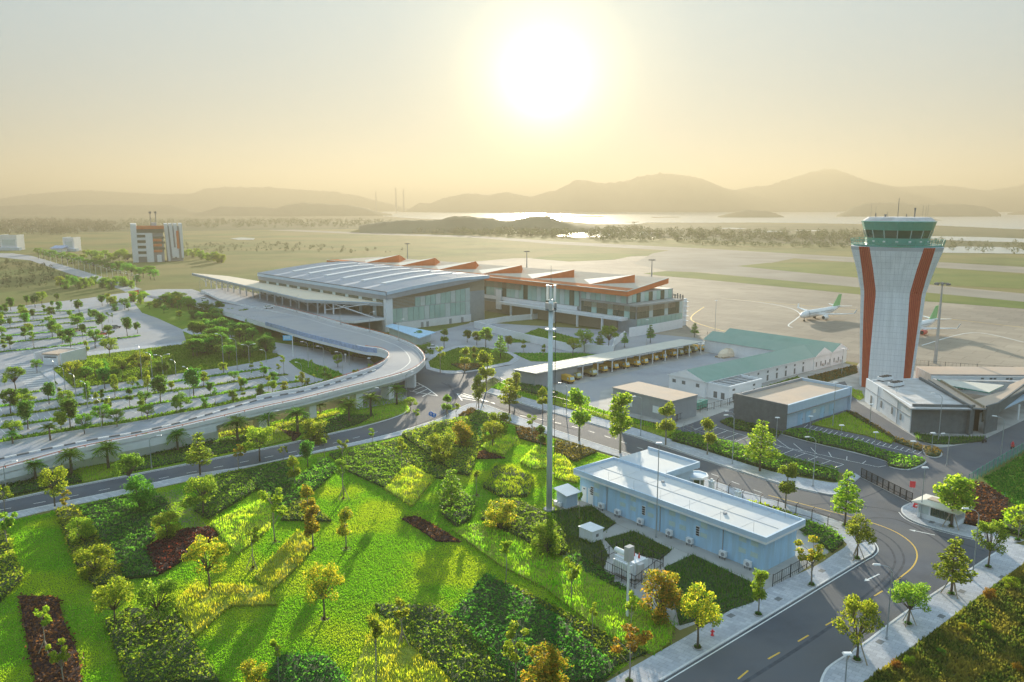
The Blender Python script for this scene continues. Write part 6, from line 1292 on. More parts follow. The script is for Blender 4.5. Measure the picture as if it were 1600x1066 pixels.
def bxg(nm, x0, x1, y0, y1, z0, z1, m, par=None): q = MB(); q.box(x0, x1, y0, y1, z0, z1); return q.obj(nm, M[m], par or GR)
bxg('wall', -18, gl, 0, 13, 0, 4.5, 'wwall'); gab(-18, gl - 13, 0, 13, 4.6, 7.2, 'x', 'main_roof', GR)
for i, x0 in enumerate((gl - 20, gl - 9)): bxg('cross_wall', x0, x0 + 10.6, -.3, 44, 0, 4.48, 'wwall'); gab(x0, x0 + 10.6, -.3, 44, 4.65 + .05 * i, 7.3, 'y', 'cross_roof', GR)
q = MB(); q.poly([(-18.02, 0, 4.5), (-18.02, 6.5, 7.1), (-18.02, 13, 4.5)][::-1]); q.obj('gable', M['wwall'], GR)
bxg('porch_wall', -17, -1, -7.5, -.01, 0, 4.0, 'wwall'); q = MB(); q.box(-16.7, -1.3, -7.2, -.3, 4.01, 4.06, 1)
for a in ((-17.2, -.8, -7.7, -7.2), (-17.2, -16.7, -7.2, -.02), (-1.3, -.8, -7.2, -.02)): q.box(*a, 4.0, 4.5, 0)
q.obj('porch_roof', [M['wwall'], M['stain']], GR)
for k in range(5): bxg('roof_rib', -16 + k * 3, -15.2 + k * 3, -6.8, -.8, 4.07, 4.4, 'grey')
for k, x in enumerate(np.arange(3, gl - 22, 5.2)):
    w = bxg('window', x, x + 1.1, -.06, -.003, .3, 2.3, 'wwall'); bxg('pane', x + .1, x + 1.0, -.09, -.062, .4, 2.2, 'dgrey', w); w = bxg('window', x, x + 1.1, -.06, -.003, 2.8, 3.7, 'wwall'); bxg('pane', x + .1, x + 1.0, -.09, -.062, 2.9, 3.6, 'dgrey', w)
for k, x in enumerate(np.arange(gl - 19, gl - 1, 2.9)): w = bxg('window', x, x + .8, -.36, -.303, 1.0, 2.7, 'wwall'); bxg('pane', x + .08, x + .72, -.4, -.362, 1.1, 2.6, 'dgrey', w)
for x in (-15.5, -5.5): w = bxg('window', x, x + 1.1, -7.56, -7.503, .3, 2.2, 'wwall'); bxg('pane', x + .1, x + 1, -7.6, -7.562, .4, 2.1, 'dgrey', w); bxg('vent', x, x + 1.1, -7.56, -7.503, 2.9, 3.5, 'dgrey')
for y in (-6, -3.5): bxg('window', -17.06, -17.003, y, y + 1.2, .4, 2.2, 'dgrey')
for y in (2, 7, 10.5): bxg('window', -18.06, -18.003, y, y + 1.2, 2.6, 3.6, 'dgrey')
for x in (gl - 15, gl - 11.5, gl - 6, gl - 3): bxg('air_unit', x, x + .9, -.9, -.31, .9, 1.6, 'stain')
# -- dark grey service building left of the tower
DO = G(1226, 673); dl = (G(1326, 641) - DO).length; dw = (G(1139, 657) - DO).length
DG = empty('service_building', DO, math.atan2((G(1326, 641) - DO).y, (G(1326, 641) - DO).x), 'low building with a dark stone side wall, blue doors and a beige roof', 'building')
def bxd(nm, x0, x1, y0, y1, z0, z1, m, par=None): q = MB(); q.box(x0, x1, y0, y1, z0, z1); return q.obj(nm, M[m], par or DG)
bxd('wall', .3, dl, .5, dw, 0, 5.6, 'blue2'); bxd('stone_wall', -.1, .29, -.3, dw + .3, 0, 6.6, 'dgrey'); bxd('fascia', .3, dl, -.1, .49, 4.2, 6.3, 'blue2'); bxd('end_wall', dl - .01, dl + .4, -.3, dw, 0, 6.5, 'blue2')
bxd('roof', .3, dl - .02, .5, dw, 5.61, 5.75, 'beige'); bxd('rear_parapet', .3, dl, dw - .4, dw, 5.76, 6.5, 'grey'); bxd('gutter', .4, dl - .1, -.35, -.11, 3.95, 4.15, 'grey')
for x in (6.5, 10.0, 17.0, 21.5): d = bxd('door', x, x + 2.2, .42, .497, 0, 3.0, 'blue'); bxd('handle', x + 1.9, x + 2.0, .36, .418, 1.2, 1.5, 'dark', d)
bxd('sign', 13.4, 14.8, .42, .497, 2.0, 2.9, 'white')
wt = tree  # (kept short: tank beside the wall)
tk = empty('water_tank', G(1209, 655), 0, 'pale blue vertical water tank in front of the dark stone wall', 'tank'); q = MB(); q.tube([(0, 0, .3), (0, 0, 3.4), (0, 0, 3.9)], [1.3, 1.3, .5], 14); q.obj('drum', M['blue2'], tk); q = MB(); q.box(-1.2, 1.2, -1.2, 1.2, 0, .29); q.obj('base', M['conc'], tk)
for i, (x, y) in enumerate(((1090, 640), (1098, 637))):
    t_ = empty('green_bin', G(x, y), A1, ('green waste bin left of its pair beside the grey block', 'green waste bin right of its pair beside the grey block')[i], 'waste bin', 'green bins beside the grey block'); q = MB(); q.hexa([(-.9, -.7, .25), (.9, -.7, .25), (.9, .7, .25), (-.9, .7, .25)], [(-1.1, -.8, 2.0), (1.1, -.8, 2.0), (1.1, .8, 2.0), (-1.1, .8, 2.0)]); q.obj('body', M['gtower'], t_)
    q = MB(); q.box(-1.15, 1.15, -.85, .85, 2.002, 2.2); q.obj('lid', M['gtower'], t_); q = MB(); [q.tube([(a, -.75, .14), (a, .75, .14)], .13, 8) for a in (-.7, .7)]; q.obj('wheels', M['rubber'], t_)
# -- tower annex: white side, grey stone front, roofs and court behind
AN = G(1422, 676); an = empty('tower_annex', AN, 0, 'flat-roofed annex at the tower foot with a white side wall and grey stone front', 'building')
ra = lambda x, y, z=0: G(x, y, z) - AN
w0, w1, w2, w3 = ra(1422, 676), ra(1519, 678), ra(1352, 627), ra(1440, 612); hA = 7.2
def wall_seg(a, c, h, m, nm='wall', t=.3, z0=0, par=None):
    a = Vector((a.x, a.y, 0)); c = Vector((c.x, c.y, 0)); n = Vector((-(c - a).y, (c - a).x, 0)).normalized() * t / 2; A_ = [a - n, c - n, c + n, a + n]; A_ = A_ if area2(A_) > 0 else A_[::-1]; q = MB(); q.hexa([(*x.xy, z0) for x in A_], [(*x.xy, h) for x in A_]); return q.obj(nm, M[m], par or an)
wall_seg(w0, w1, hA, 'dgrey', 'front_wall', .4); wall_seg(w2, w0, hA - .6, 'wwall', 'side_wall', .4)
q = MB(); R_ = [ra(1423, 636, hA - .3), ra(1519, 637, hA - .3), ra(1437, 590.5, hA - .3), ra(1362, 593, hA - .3)]; q.prism([(p.x, p.y) for p in R_], 6.2, 6.55, 0, 1); q.obj('roof', [M['grey'], M['stain']], an)
P_ = [Vector((p.x, p.y, 0)) for p in R_]; wall_seg(P_[1], P_[2], hA, 'dgrey', 'parapet', .5); wall_seg(P_[2], P_[3], hA - .4, 'wwall', 'parapet', .3)
pc = centre(P_); q = MB(); q.prism([((pc + (p - pc) * .86).x, (pc + (p - pc) * .86).y) for p in P_], 0, 6.15); q.obj('core', M['wwall'], an)
dside = (w0 - w2).normalized(); ns = Vector((dside.y, -dside.x, 0)); ns = ns if ns.y < 0 or True else -ns
for t, z0, z1, wd in ((.38, 1.4, 3.2, 1.0), (.62, 1.6, 3.4, 1.0), (.14, .0, 2.8, 1.2), (.80, 1.6, 3.2, .9)):
    p = w2.lerp(w0, t); wall_seg(p - ns * .0 + ns * .24, p + dside * wd + ns * .24, z1, 'dgrey', 'window', .08, z0)
for t in (.3, .74): p = w2.lerp(w0, t); wall_seg(p + ns * .25, p + dside * .15 + ns * .25, 6.4, 'grey', 'downpipe', .1)
wall_seg(w2 + ns * .3, w0 + ns * .3, 4.0, 'grey', 'string_course', .1, 3.85)
wall_seg(ra(1519, 678) + Vector((.5, 2.5, 0)), ra(1537, 678) + Vector((0, 2.5, 0)), 6.3, 'black', 'recess', .2)
wall_seg(ra(1537, 678), ra(1556, 672), 7.0, 'dgrey', 'entrance_wall', .4); wall_seg(ra(1556, 672), ra(1556, 672) + Vector((34, 36, 0)), 7.0, 'dgrey', 'entrance_wall', .4, 4.2); wall_seg(ra(1560, 668) + Vector((-1.2, 5, 0)), ra(1560, 668) + Vector((34, 40, 0)), 4.1, 'glassd', 'entrance_glass', .2)
q = MB(); q.prism([(p.x, p.y) for p in (ra(1539, 638, 6.6), ra(1640, 590, 6.6), ra(1640, 574, 6.6), ra(1578, 601, 6.6), ra(1570, 610, 6.6), ra(1520, 625, 6.6))], 6.2, 6.6, 0, 1); q.obj('entrance_roof', [M['grey'], M['beige']], an)
q = MB(); q.prism([(p.x, p.y) for p in (ra(1521, 637, 6.7), ra(1538, 638, 6.7), ra(1466, 594, 6.7), ra(1450, 592, 6.7))], 6.3, 6.7, 0, 1); q.obj('link_roof', [M['grey'], M['beige']], an)
a_, c_ = ra(1537, 637, 6.8), ra(1470, 596, 6.8); q = MB(); q.bar((a_.x, a_.y, 7.0), (c_.x, c_.y, 7.0), .35, .6); q.obj('cable_tray', M['louvre'], an)
q = MB(); q.prism([(p.x, p.y) for p in (ra(1464, 592.5, 7), ra(1569, 602, 7), ra(1545, 613.5, 7), ra(1486, 603, 7))], 6.75, 7.05, 0, 1, True); q.obj('skylight_roof', [M['gtower'], M['saw']], an)
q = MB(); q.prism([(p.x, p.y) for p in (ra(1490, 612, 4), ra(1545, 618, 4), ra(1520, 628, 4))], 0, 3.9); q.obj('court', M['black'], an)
# canopy over the entrance with a white column
q = MB(); C_ = [ra(1553, 646, 4.3), ra(1640, 606, 4.3), ra(1640, 598, 4.3), ra(1552, 638, 4.3)]; q.prism([(p.x, p.y) for p in C_], 4.05, 4.35, 0, 0, True); q.obj('entrance_canopy', M['blue2'], an)
for px in ((1590, 656), (1640, 640)): p = ra(*px); q = MB(); q.bar((p.x, p.y, 0), (p.x, p.y, 4.05), .4); q.obj('column', M['white'], an)
# roof plant
for i, px in enumerate(((1383, 592), (1400, 601))):
    p = G(px[0], px[1], 7); c = empty('roof_chiller', (p.x, p.y, 6.56), .5, ('roof chiller unit nearer the tower on the annex roof', 'roof chiller unit nearer the white side wall on the annex roof')[i], 'chiller', 'roof chillers on the tower annex')
    q = MB(); q.box(-2.2, 2.2, -1.0, 1.0, .25, 1.1); q.obj('casing', M['wwall'], c); q = MB(); [q.tube([(-1.5 + k * 1.0, s * .45, 1.1), (-1.5 + k * 1.0, s * .45, 1.32)], .38, 10) for k in range(4) for s in (-1, 1)]; q.obj('fans', M['dark'], c); q = MB(); [q.box(x, x + .3, -.9, .9, 0, .248) for x in (-2, 1.7)]; q.obj('feet', M['dark'], c)
sd = empty('satellite_dish', (G(1401, 614, 6.6).x, G(1401, 614, 6.6).y, 6.56), 0, 'small white satellite dish on the annex roof edge', 'dish'); q = MB(); q.loft([[(math.cos(k * .785) * r, -d, math.sin(k * .785) * r + 1.0) for k in range(8)] for r, d in ((.05, 0), (.4, .06), (.6, .18))]); q.obj('bowl', M['white'], sd); q = MB(); q.bar((0, 0, 0), (0, 0, 1), .1); q.obj('post', M['steel'], sd)
# long rear range
RO = G(1432, 600); rr = empty('rear_range', RO, 0, 'long low range with a beige roof and dark doorways behind the tower annex', 'building'); rb_ = lambda x, y, z=0: G(x, y, z) - RO
q = MB(); q.prism([(p.x, p.y) for p in (rb_(1455, 585, 4.6), rb_(1650, 586, 4.6), rb_(1650, 572, 4.6), rb_(1600, 573.5, 4.6), rb_(1432, 572.5, 4.6))], 4.2, 4.6, 0, 1, True); q.obj('roof', [M['grey'], M['beige']], rr)
wall_seg(rb_(1455, 586.5, 4.4), rb_(1650, 588, 4.4), 4.2, 'wwall', 'front_wall', .3, 0, rr); wall_seg(rb_(1432, 574, 4.4), rb_(1455, 586, 4.4), 4.6, 'stain', 'end_wall', .3, 0, rr)
fa, fb = rb_(1455, 586.5, 4.4), rb_(1650, 588, 4.4); fd = (fb - fa).normalized()
for k, t in enumerate((.06, .16, .22, .27, .40, .47, .50, .60, .63)): p = fa.lerp(fb, t); s_ = Vector((fd.y, -fd.x, 0)) * .2; wall_seg(p + s_, p + fd * (1.6 if t < .35 else .8) + s_, 3.4 if t < .35 else 3.8, 'dgrey', 'door' if t < .35 else 'vent', .08, .0 if t < .35 else 2.6, rr)
wall_seg(rb_(1460, 592, 4.0), rb_(1640, 596, 4.0), 3.9, 'stain', 'walkway_roof', 2.2, 3.7, rr)
# -- guard houses
gh = G(1432, 808); g2 = empty('guard_house', gh, math.radians(-52) + A1 * 0, 'small white guard house with a hipped cream roof at the sliding gate', 'guard house')
g2.rotation_euler = (0, 0, math.atan2((G(1478, 822) - gh).y, (G(1478, 822) - gh).x))
def bh(nm, x0, x1, y0, y1, z0, z1, m, par=None): q = MB(); q.box(x0, x1, y0, y1, z0, z1); return q.obj(nm, M[m], par or g2)
bh('walls', 0, 6.4, 0, 4, 0.1, 1.0, 'wwall'); bh('rear_wall', 0, 6.4, 3.75, 4, 1.001, 2.8, 'wwall')
for x in (0, 2.0, 6.15): bh('pier', x, x + .25, -.02, .25, .1, 2.8, 'wwall')
for k in range(5): bh('pane', 2.3 + k * .76, 2.98 + k * .76, .06, .14, 1.02, 2.7, 'tglass')
bh('pane', .3, 1.95, .06, .14, .3, 2.6, 'glassp'); bh('side_pane', .06, .14, .4, 3.6, 1.02, 2.7, 'tglass')
q = MB(); q.hexa([(-.8, -.8, 2.8), (7.2, -.8, 2.8), (7.2, 4.8, 2.8), (-.8, 4.8, 2.8)], [(-.8, -.8, 3.0), (7.2, -.8, 3.0), (7.2, 4.8, 3.0), (-.8, 4.8, 3.0)], 0)
q.hexa([(-.8, -.8, 3.001), (7.2, -.8, 3.001), (7.2, 4.8, 3.001), (-.8, 4.8, 3.001)], [(1, 1, 3.35), (5.4, 1, 3.35), (5.4, 3, 3.35), (1, 3, 3.35)], 0); q.box(1.1, 5.3, 1.1, 2.9, 3.351, 3.5, 1); q.obj('roof', [M['saw'], M['beige']], g2)
cr_ = empty('barrier_crate', G(1432, 793), .4, 'red and white road barrier block beside the guard house', 'barrier'); q = MB(); q.hexa([(-.7, -.3, 0), (.7, -.3, 0), (.7, .3, 0), (-.7, .3, 0)], [(-.6, -.12, .95), (.6, -.12, .95), (.6, .12, .95), (-.6, .12, .95)]); q.obj('body', M['rsign'], cr_); q = MB(); q.box(-.62, .62, -.24, -.2, .35, .6); q.obj('stripe', M['white'], cr_)
kb = G(1086, 765); k3 = empty('guard_booth', kb, A1, 'small white gatehouse booth with a flat octagonal roof behind the blue building', 'guard booth')
q = MB(); q.loft([cr(1.7, .1, 8, .5), cr(1.7, 1.0, 8, .5)]); q.obj('base_wall', M['wwall'], k3)
for k in range(8):
    a, c = Vector(cr(1.66, 1.02, 8, .5)[k]), Vector(cr(1.66, 1.02, 8, .5)[(k + 1) % 8]); q = MB(); q.poly([a.lerp(c, .08), a.lerp(c, .92), a.lerp(c, .92) + Vector((0, 0, 1.6)), a.lerp(c, .08) + Vector((0, 0, 1.6))]); n = Vector(((a + c).x, (a + c).y, 0)).normalized() * .06; q.poly([x - n for x in [a, c, c + Vector((0, 0, 1.6)), a + Vector((0, 0, 1.6))]][::-1]); q.obj('pane', M['tglass'], k3)
    q = MB(); q.bar(a, a + Vector((0, 0, 1.7)), .16); q.obj('post', M['white'], k3)
q = MB(); q.loft([cr(2.3, 2.7, 8, .5), cr(2.5, 2.75, 8, .5), cr(2.5, 3.15, 8, .5), cr(2.3, 3.15, 8, .5), cr(2.2, 3.0, 8, .5), cr(.01, 3.02, 8, .5)], fm=lambda i, k: 1 if i > 3 else 0); q.obj('roof', [M['white'], M['blue2']], k3)
for i, px in enumerate(((1111, 773), (1152, 790))):
    g_ = empty('gate_pier', G(*px), A1, ('white gate pier next to the octagonal booth', 'white gate pier at the road end of the low gate')[i], 'gate pier', 'gate piers behind the blue building'); q = MB(); q.box(-.4, .4, -.4, .4, 0, 2.6); q.obj('shaft', M['wwall'], g_); q = MB(); q.box(-.5, .5, -.5, .5, 2.602, 2.8); q.box(-.2, .2, -.2, .2, 2.8, 3.2); q.obj('cap', M['white'], g_)
a, c = G(1114, 774), G(1150, 789); gt = empty('low_gate', a, math.atan2((c - a).y, (c - a).x), 'low sliding bar gate between two white gate piers', 'gate'); Lg = (c - a).length
for z in (.5, 1.0, 1.5): q = MB(); q.bar((.5, 0, z), (Lg - .5, 0, z), .08); q.obj('bar', M['saw'], gt)
q = MB(); [q.bar((.5 + k * .8, 0, .1), (.5 + k * .8, 0, 1.55), .05) for k in range(int((Lg - .6) / .8))]; q.obj('uprights', M['saw'], gt)
# -- white shelter in the car park
cs = G(68, 570); c1 = empty('car_park_shelter', cs, math.atan2((G(91, 571) - cs).y, (G(91, 571) - cs).x), 'white flat-roofed shelter with flanking walls in the car park', 'shelter'); cw = (G(91, 571) - cs).length
def bs(nm, x0, x1, y0, y1, z0, z1, m): q = MB(); q.box(x0, x1, y0, y1, z0, z1); return q.obj(nm, M[m], c1)
bs('front_wall', 0, cw, 0, .3, 0, 3.2, 'wwall'); bs('roof', -.2, cw + .2, -.2, 10, 3.6, 4.0, 'beige'); bs('opening', .5, cw - .5, -.06, -.003, 2.5, 3.0, 'dgrey'); bs('body', .3, cw - .3, .31, 9.5, 0, 3.59, 'wwall')
bs('left_wall', -2.4, -1.9, -1, 11, 0, 4.4, 'white'); bs('right_wall', cw + 1.9, cw + 2.4, -1, 11, 0, 4.4, 'white'); bs('link_beam', -2.4, cw + 2.4, 10.02, 10.5, 3.4, 4.3, 'white')
# -- white tower block in the distance
hp = G(208, 410.5); he = G(262, 409); hb = empty('tower_block', hp, math.atan2((he - hp).y, (he - hp).x), 'distant white multi-storey block with orange panels and roof masts', 'building'); hw = (he - hp).length
def bt(nm, x0, x1, y0, y1, z0, z1, m, par=None): q = MB(); q.box(x0, x1, y0, y1, z0, z1); return q.obj(nm, M[m], par or hb)
K = hw / 54.0  # metres per photographed pixel
bt('core', 1 * K, 50 * K, 3, 22, 0, 33, 'grey'); bt('frame_pier', 0, 9 * K, 0, 24, 0, 36, 'wwall'); bt('frame_pier', 22 * K, 33 * K, -1, 4, 0, 25.8, 'wwall')
for k in range(4): bt('spandrel', 9.1 * K, 21.9 * K, .5, 2.9, 5.2 + k * 5.2, 7.6 + k * 5.2, 'wwall'); bt('window_band', 9.1 * K, 21.9 * K, 2.0, 2.95, 7.7 + k * 5.2, 10.2 + k * 5.2, 'glassd')
bt('frame_beam', 9.1 * K, 33 * K, -.9, 3.9, 25.9, 27.4, 'wwall'); bt('window_band', 9.1 * K, 52 * K, 1.6, 2.95, 27.5, 31.0, 'glassd'); bt('orange_panel', 9.1 * K, 52 * K, .6, 2.8, 31.1, 34.2, 'orange')
for z in (9, 14.6, 19.4): bt('orange_panel', 33.5 * K, 47 * K, 1.4, 2.9, z, z + 2.4, 'orange'); bt('window_band', 33.5 * K, 52 * K, 2.2, 2.95, z + 2.5, z + 4.6, 'glassd')
bt('entrance', 38 * K, 45 * K, -2, 2.9, 0, 6.5, 'wwall')
for i, (x, dx) in enumerate(((54, -4), (61, -3), (68, -1.5), (76, 0))):   # leaning slabs of the right block
    q = MB(); x0 = x * K; q.hexa([(x0 + 1, 6, 3 if i else 0), (x0 + 5.4 * K, 6, 3 if i else 0), (x0 + 5.4 * K, 24, 0), (x0 + 1, 24, 0)], [(x0 + dx * K * .4, 6, 36), (x0 + (5.4 + dx * .4) * K, 6, 36), (x0 + (5.4 + dx * .4) * K, 24, 36), (x0 + dx * K * .4, 24, 36)]); q.obj('slab', M['wwall'], hb)
bt('right_core', 54 * K, 80 * K, 8, 23, 0, 33.5, 'grey'); bt('orange_panel', 71 * K, 75 * K, 5.4, 7.9, 12, 29, 'orange'); bt('white_panel', 64 * K, 70 * K, 5.6, 7.9, 4, 13, 'wwall')
bt('roof_house', 33 * K, 41 * K, 8, 14, 33, 37, 'stain')
for x in (32, 40.5): q = MB(); q.tube([(x * K, 10, 33), (x * K, 10, 45.5), (x * K, 10, 45.6), (x * K, 10, 47.4)], [.35, .35, 1.1, 1.2], 8); q.obj('roof_mast', M['dgrey'], hb)
for i, (xa, xb_, yb, h, lab) in enumerate(((3, 27, 391, 18, 'white flat-fronted building with a raised frame at the far left edge'), (101, 116, 392.5, 16, 'tall white hoarding-like building beside the distant avenue'))):
    p = G(xa, yb); w_ = (G(xb_, yb) - p).length; r = empty('white_building', p, 0, lab, 'building'); q = MB(); q.box(0, w_, 0, 14, 0, h * .86); q.obj('wall', M['wwall'], r); q = MB(); [q.box(*a) for a in ((-.8, .8, -.6, 14.4, 0, h), (w_ - .8, w_ + .8, -.6, 14.4, 0, h), (.81, w_ - .81, -.6, 2, h * .87, h))]; q.obj('frame', M['white'], r); q = MB(); q.box(1.5, w_ - 1.5, -.5, -.02, h * .3, h * .7); q.obj('window_band', M['glassp'], r); q = MB(); q.box(-6, w_ + 6, -6, -.7, 0, 3.2); q.obj('low_front', M['blue2'], r)
r = empty('blue_roof_shed', G(80, 394), 0, 'low pale shed with a blue roof left of the white hoarding-like building', 'shed'); q = MB(); q.box(0, 13, 0, 10, 0, 4); q.obj('wall', M['wwall'], r); q = MB(); q.hexa([(-1, -1, 4), (14, -1, 4), (14, 11, 4), (-1, 11, 4)], [(-1, -1, 4.3), (14, -1, 4.3), (14, 11, 7), (-1, 11, 7)]); q.obj('roof', M['blueban'], r)
# ------------------------------------------------------------------ masts, lamps, signs
mo = G(858, 797); mh = height_at(mo, 442); ms = empty('telecom_mast', mo, 0, 'very tall pale grey monopole mast with antennas and a climbing ladder', 'mast')
q = MB(); q.tube([(0, 0, .3), (0, 0, mh * .5), (0, 0, mh * .93)], [.54, .45, .37], 16); q.obj('pole', M['mast'], ms, smooth=True)
q = MB(); q.tube([(0, 0, 0), (0, 0, .3)], [1.1, 1.1], 8); q.obj('base', M['conc'], ms)
q = MB()
for z in np.arange(1, mh * .9, .7): q.bar((.85, -.2, z), (.85, .2, z), .06)
for y in (-.2, .2): q.bar((.85, y, .5), (.85, y, mh * .92), .07)
for z in np.arange(2, mh * .9, 5): q.bar((.4, 0, z), (.85, 0, z), .08)
q.obj('ladder', M['dark'], ms)
q = MB(); q.loft([cr(.4, mh * .80, 12), cr(1.0, mh * .80, 12), cr(1.0, mh * .806, 12), cr(.4, mh * .806, 12)]); q.obj('ring_platform', M['wwall'], ms)
for k in range(3):
    a = k * 2.094 + .4; p = Vector((math.cos(a), math.sin(a), 0)); q = MB(); q.bar(p * .75 + Vector((0, 0, mh * .925)), p * .75 + Vector((0, 0, mh * .99)), .42, .22); q.obj('panel_antenna', M['white'], ms)
    q = MB(); q.bar(p * .8 + Vector((0, 0, mh * .885)), p * .8 + Vector((0, 0, mh * .915)), .6, .5); q.obj('radio_unit', M['stain'], ms)
q = MB(); q.loft([cr(.3, mh * .885, 10), cr(.95, mh * .885, 10), cr(.95, mh * .888, 10), cr(.3, mh * .888, 10)]); q.tube([(0, 0, mh * .92), (0, 0, mh + 3)], [.06, .03], 5); q.obj('mast_top', M['dgrey'], ms)
# street lamps
def lamp(base, h, style, label, group, ang=0.0, m='steel', z=0.0):
    r = empty('street_lamp', base, ang, label, 'street lamp', group); b_ = Vector((0, 0, 0)); q = MB(); q.tube([(0, 0, 0), (0, 0, h * .5), (0, 0, h)], [.11, .085, .06], 6); q.obj('pole', M[m], r)
    q = MB(); q.tube([(0, 0, 0), (0, 0, .5)], .17, 6); q.obj('foot', M[m], r)
    arms = {'single': [1], 'double': [1, -1], 'short': []}[style]
    for s in arms:
        q = MB(); q.tube([(0, 0, h - .05), (s * .5, 0, h + .55), (s * 1.6, 0, h + .8)], [.06, .05, .045], 5); a_ = q.obj('arm', M[m], r)
        q = MB(); q.hexa([(s * 1.9 - .5, -.16, h + .74), (s * 1.9 + .5, -.16, h + .74), (s * 1.9 + .5, .16, h + .74), (s * 1.9 - .5, .16, h + .74)], [(s * 1.9 - .4, -.1, h + .9), (s * 1.9 + .4, -.1, h + .9), (s * 1.9 + .4, .1, h + .9), (s * 1.9 - .4, .1, h + .9)]); q.obj('lantern', M['white'], r)
    if style == 'short': q = MB(); q.hexa([(-.55, -.3, h), (.55, -.3, h), (.55, .3, h), (-.55, .3, h)], [(-.45, -.2, h + .18), (.45, -.2, h + .18), (.45, .2, h + .18), (-.45, .2, h + .18)]); q.obj('lantern', M['white'], r)
    return r
LAMPS = [  # x, y base, y top, style, arm angle, label
 (1385, 1000, 884, 'single', 170, 'lamp post on the right pavement in the middle of three'), (1320, 1075, 1022, 'short', 0, 'lamp post cut by the bottom edge on the right pavement'), (1519, 907, 796, 'single', 170, 'curved-arm lamp post at the top of the right pavement'), (1438, 811, 731, 'short', 0, 'plain pole lamp on the rounded pavement by the guard house'),
 (1466, 689, 616, 'single', 150, 'tall lamp post in front of the grey stone annex wall'), (1479, 728, 676, 'single', 200, 'curved lamp post at the parking entrance'), (1563, 718, 652, 'single', 150, 'tall lamp post on the compound road at right'), (1455, 709, 677, 'short', 0, 'short flat-headed lamp on the round red-brown island'), (1424, 723, 690, 'short', 0, 'short lamp at the tip of the hedge island'), (1366, 709, 676, 'short', 0, 'short lamp between the parking rows, middle of three'), (1313, 696, 665, 'short', 0, 'short lamp between the parking rows, left of the middle one'), (1301, 667, 598, 'short', 0, 'tall slim pole beside the blue doors'), (1265, 681, 651, 'short', 0, 'short lamp near the near corner of the dark grey building'), (1359, 663, 632, 'short', 0, 'short lamp on the sloping lawn below the tower'), (1213, 684, 653, 'short', 0, 'short lamp in front of the dark stone wall'),
 (1270, 761, 682, 'single', 190, 'lamp post on the upper road pavement before the gate'), (1144, 726, 648, 'single', 190, 'lamp post on the upper road pavement by the car park hedge'), (1001, 682, 619, 'single', 190, 'lamp post in front of the grey block'), (885, 650, 598, 'single', 190, 'lamp post on the upper road right of the mast'), (1146, 668, 642, 'single', 190, 'lamp at the left end of the dark grey building'),
 (1025, 841, 693, 'short', 0, 'very tall slim pole in front of the blue building'),
 (11, 779, 722, 'single', 20, 'lamp post at the far left of the lower road'), (237, 732, 682, 'single', 20, 'lamp post on the lower road below the ramp'), (422, 687, 643, 'single', 20, 'lamp post on the lower road below the first pier'), (579, 650, 607, 'single', 20, 'lamp post at the grass tongue below the bridge'), (635, 621, 582, 'single', 20, 'lamp post at the road junction under the curved bridge'),
 (159, 669, 622, 'double', 10, 'twin-arm lamp nearest the ramp in the car park'), (137, 638, 597, 'single', 150, 'car park lamp left of the twin-arm one'), (119, 620, 585, 'single', 150, 'car park lamp at the lower corner of the lawn block'), (102, 610, 574, 'single', 150, 'car park lamp beside the paved walkway'), (87, 605, 562, 'single', 150, 'car park lamp right in front of the white shelter'), (222, 592, 540, 'single', 150, 'tall lamp on the car park lawn, left of a pair'), (238, 590, 552, 'single', 150, 'lamp on the car park lawn, right of a pair'), (255, 588, 554, 'double', 20, 'twin-arm lamp at the lower edge of the car park lawn'), (275, 587, 563, 'single', 150, 'short lamp at the lower edge of the car park lawn'), (297, 621, 574, 'single', 150, 'lamp on the second planting strip left of the big round tree'), (350, 581, 522, 'single', 170, 'tall lamp in front of the dense grove, left of three'), (371, 578, 529, 'single', 170, 'tall lamp in front of the dense grove, middle of three'), (390, 575, 538, 'double', 20, 'twin-arm lamp in front of the dense grove'), (416, 566, 547, 'single', 160, 'lamp at the right tip of the dense grove'), (471, 582, 567, 'single', 160, 'curved lamp on the small island by the ramp bend'),
 (482, 575, 534, 'single', 180, 'lamp in the row below the blue banner, next to the blue flag'), (507, 585, 541, 'single', 180, 'lamp in the row below the blue banner, second from the blue flag'), (536, 588, 550, 'single', 180, 'lamp in the row below the blue banner, third from the blue flag'), (490, 548, 528, 'short', 0, 'slim pole against the blue banner wall, left'), (546, 571, 547, 'short', 0, 'slim pole against the blue banner wall, right'), (577, 577, 560, 'short', 0, 'lamp at the inner bend of the ramp'),
 (913, 552, 520, 'short', 0, 'lamp pole in front of the grass court wall'), (1010, 545, 500, 'short', 0, 'thin lamp pole at the terminal wing corner'), (1117, 520, 470, 'short', 0, 'thin pole on the apron edge beyond the shed'), (1359, 605, 560, 'short', 0, 'thin pole behind the tower foot'), (1315, 585, 545, 'short', 0, 'thin pole by the green roofed building')]
for x, y, yt, st, an_, lab in LAMPS:
    b_ = G(x, y); lamp(b_, max(2.5, height_at(b_, yt) - (.8 if st != 'short' else 0)), st, lab, 'street lamps', math.radians(an_))
for i in range(18):   # avenue lamps far away
    t = i / 17; lamp(G(62 + 150 * t, 405 + 47 * t), 8.5, 'double', 'pale double lamp on the distant avenue, %s from its far end' % ORD[i], 'lamps along the distant avenue', .8, 'white')
# lamps on the elevated forecourt
for i, (p, t) in enumerate(walk(offset_line(out_[84:125], o_sgn * .6), 24)): lamp(p, 7, 'single', 'lamp on the outer edge of the terminal forecourt, %s from the bend' % ORD[i], 'lamps on the terminal forecourt', .6)
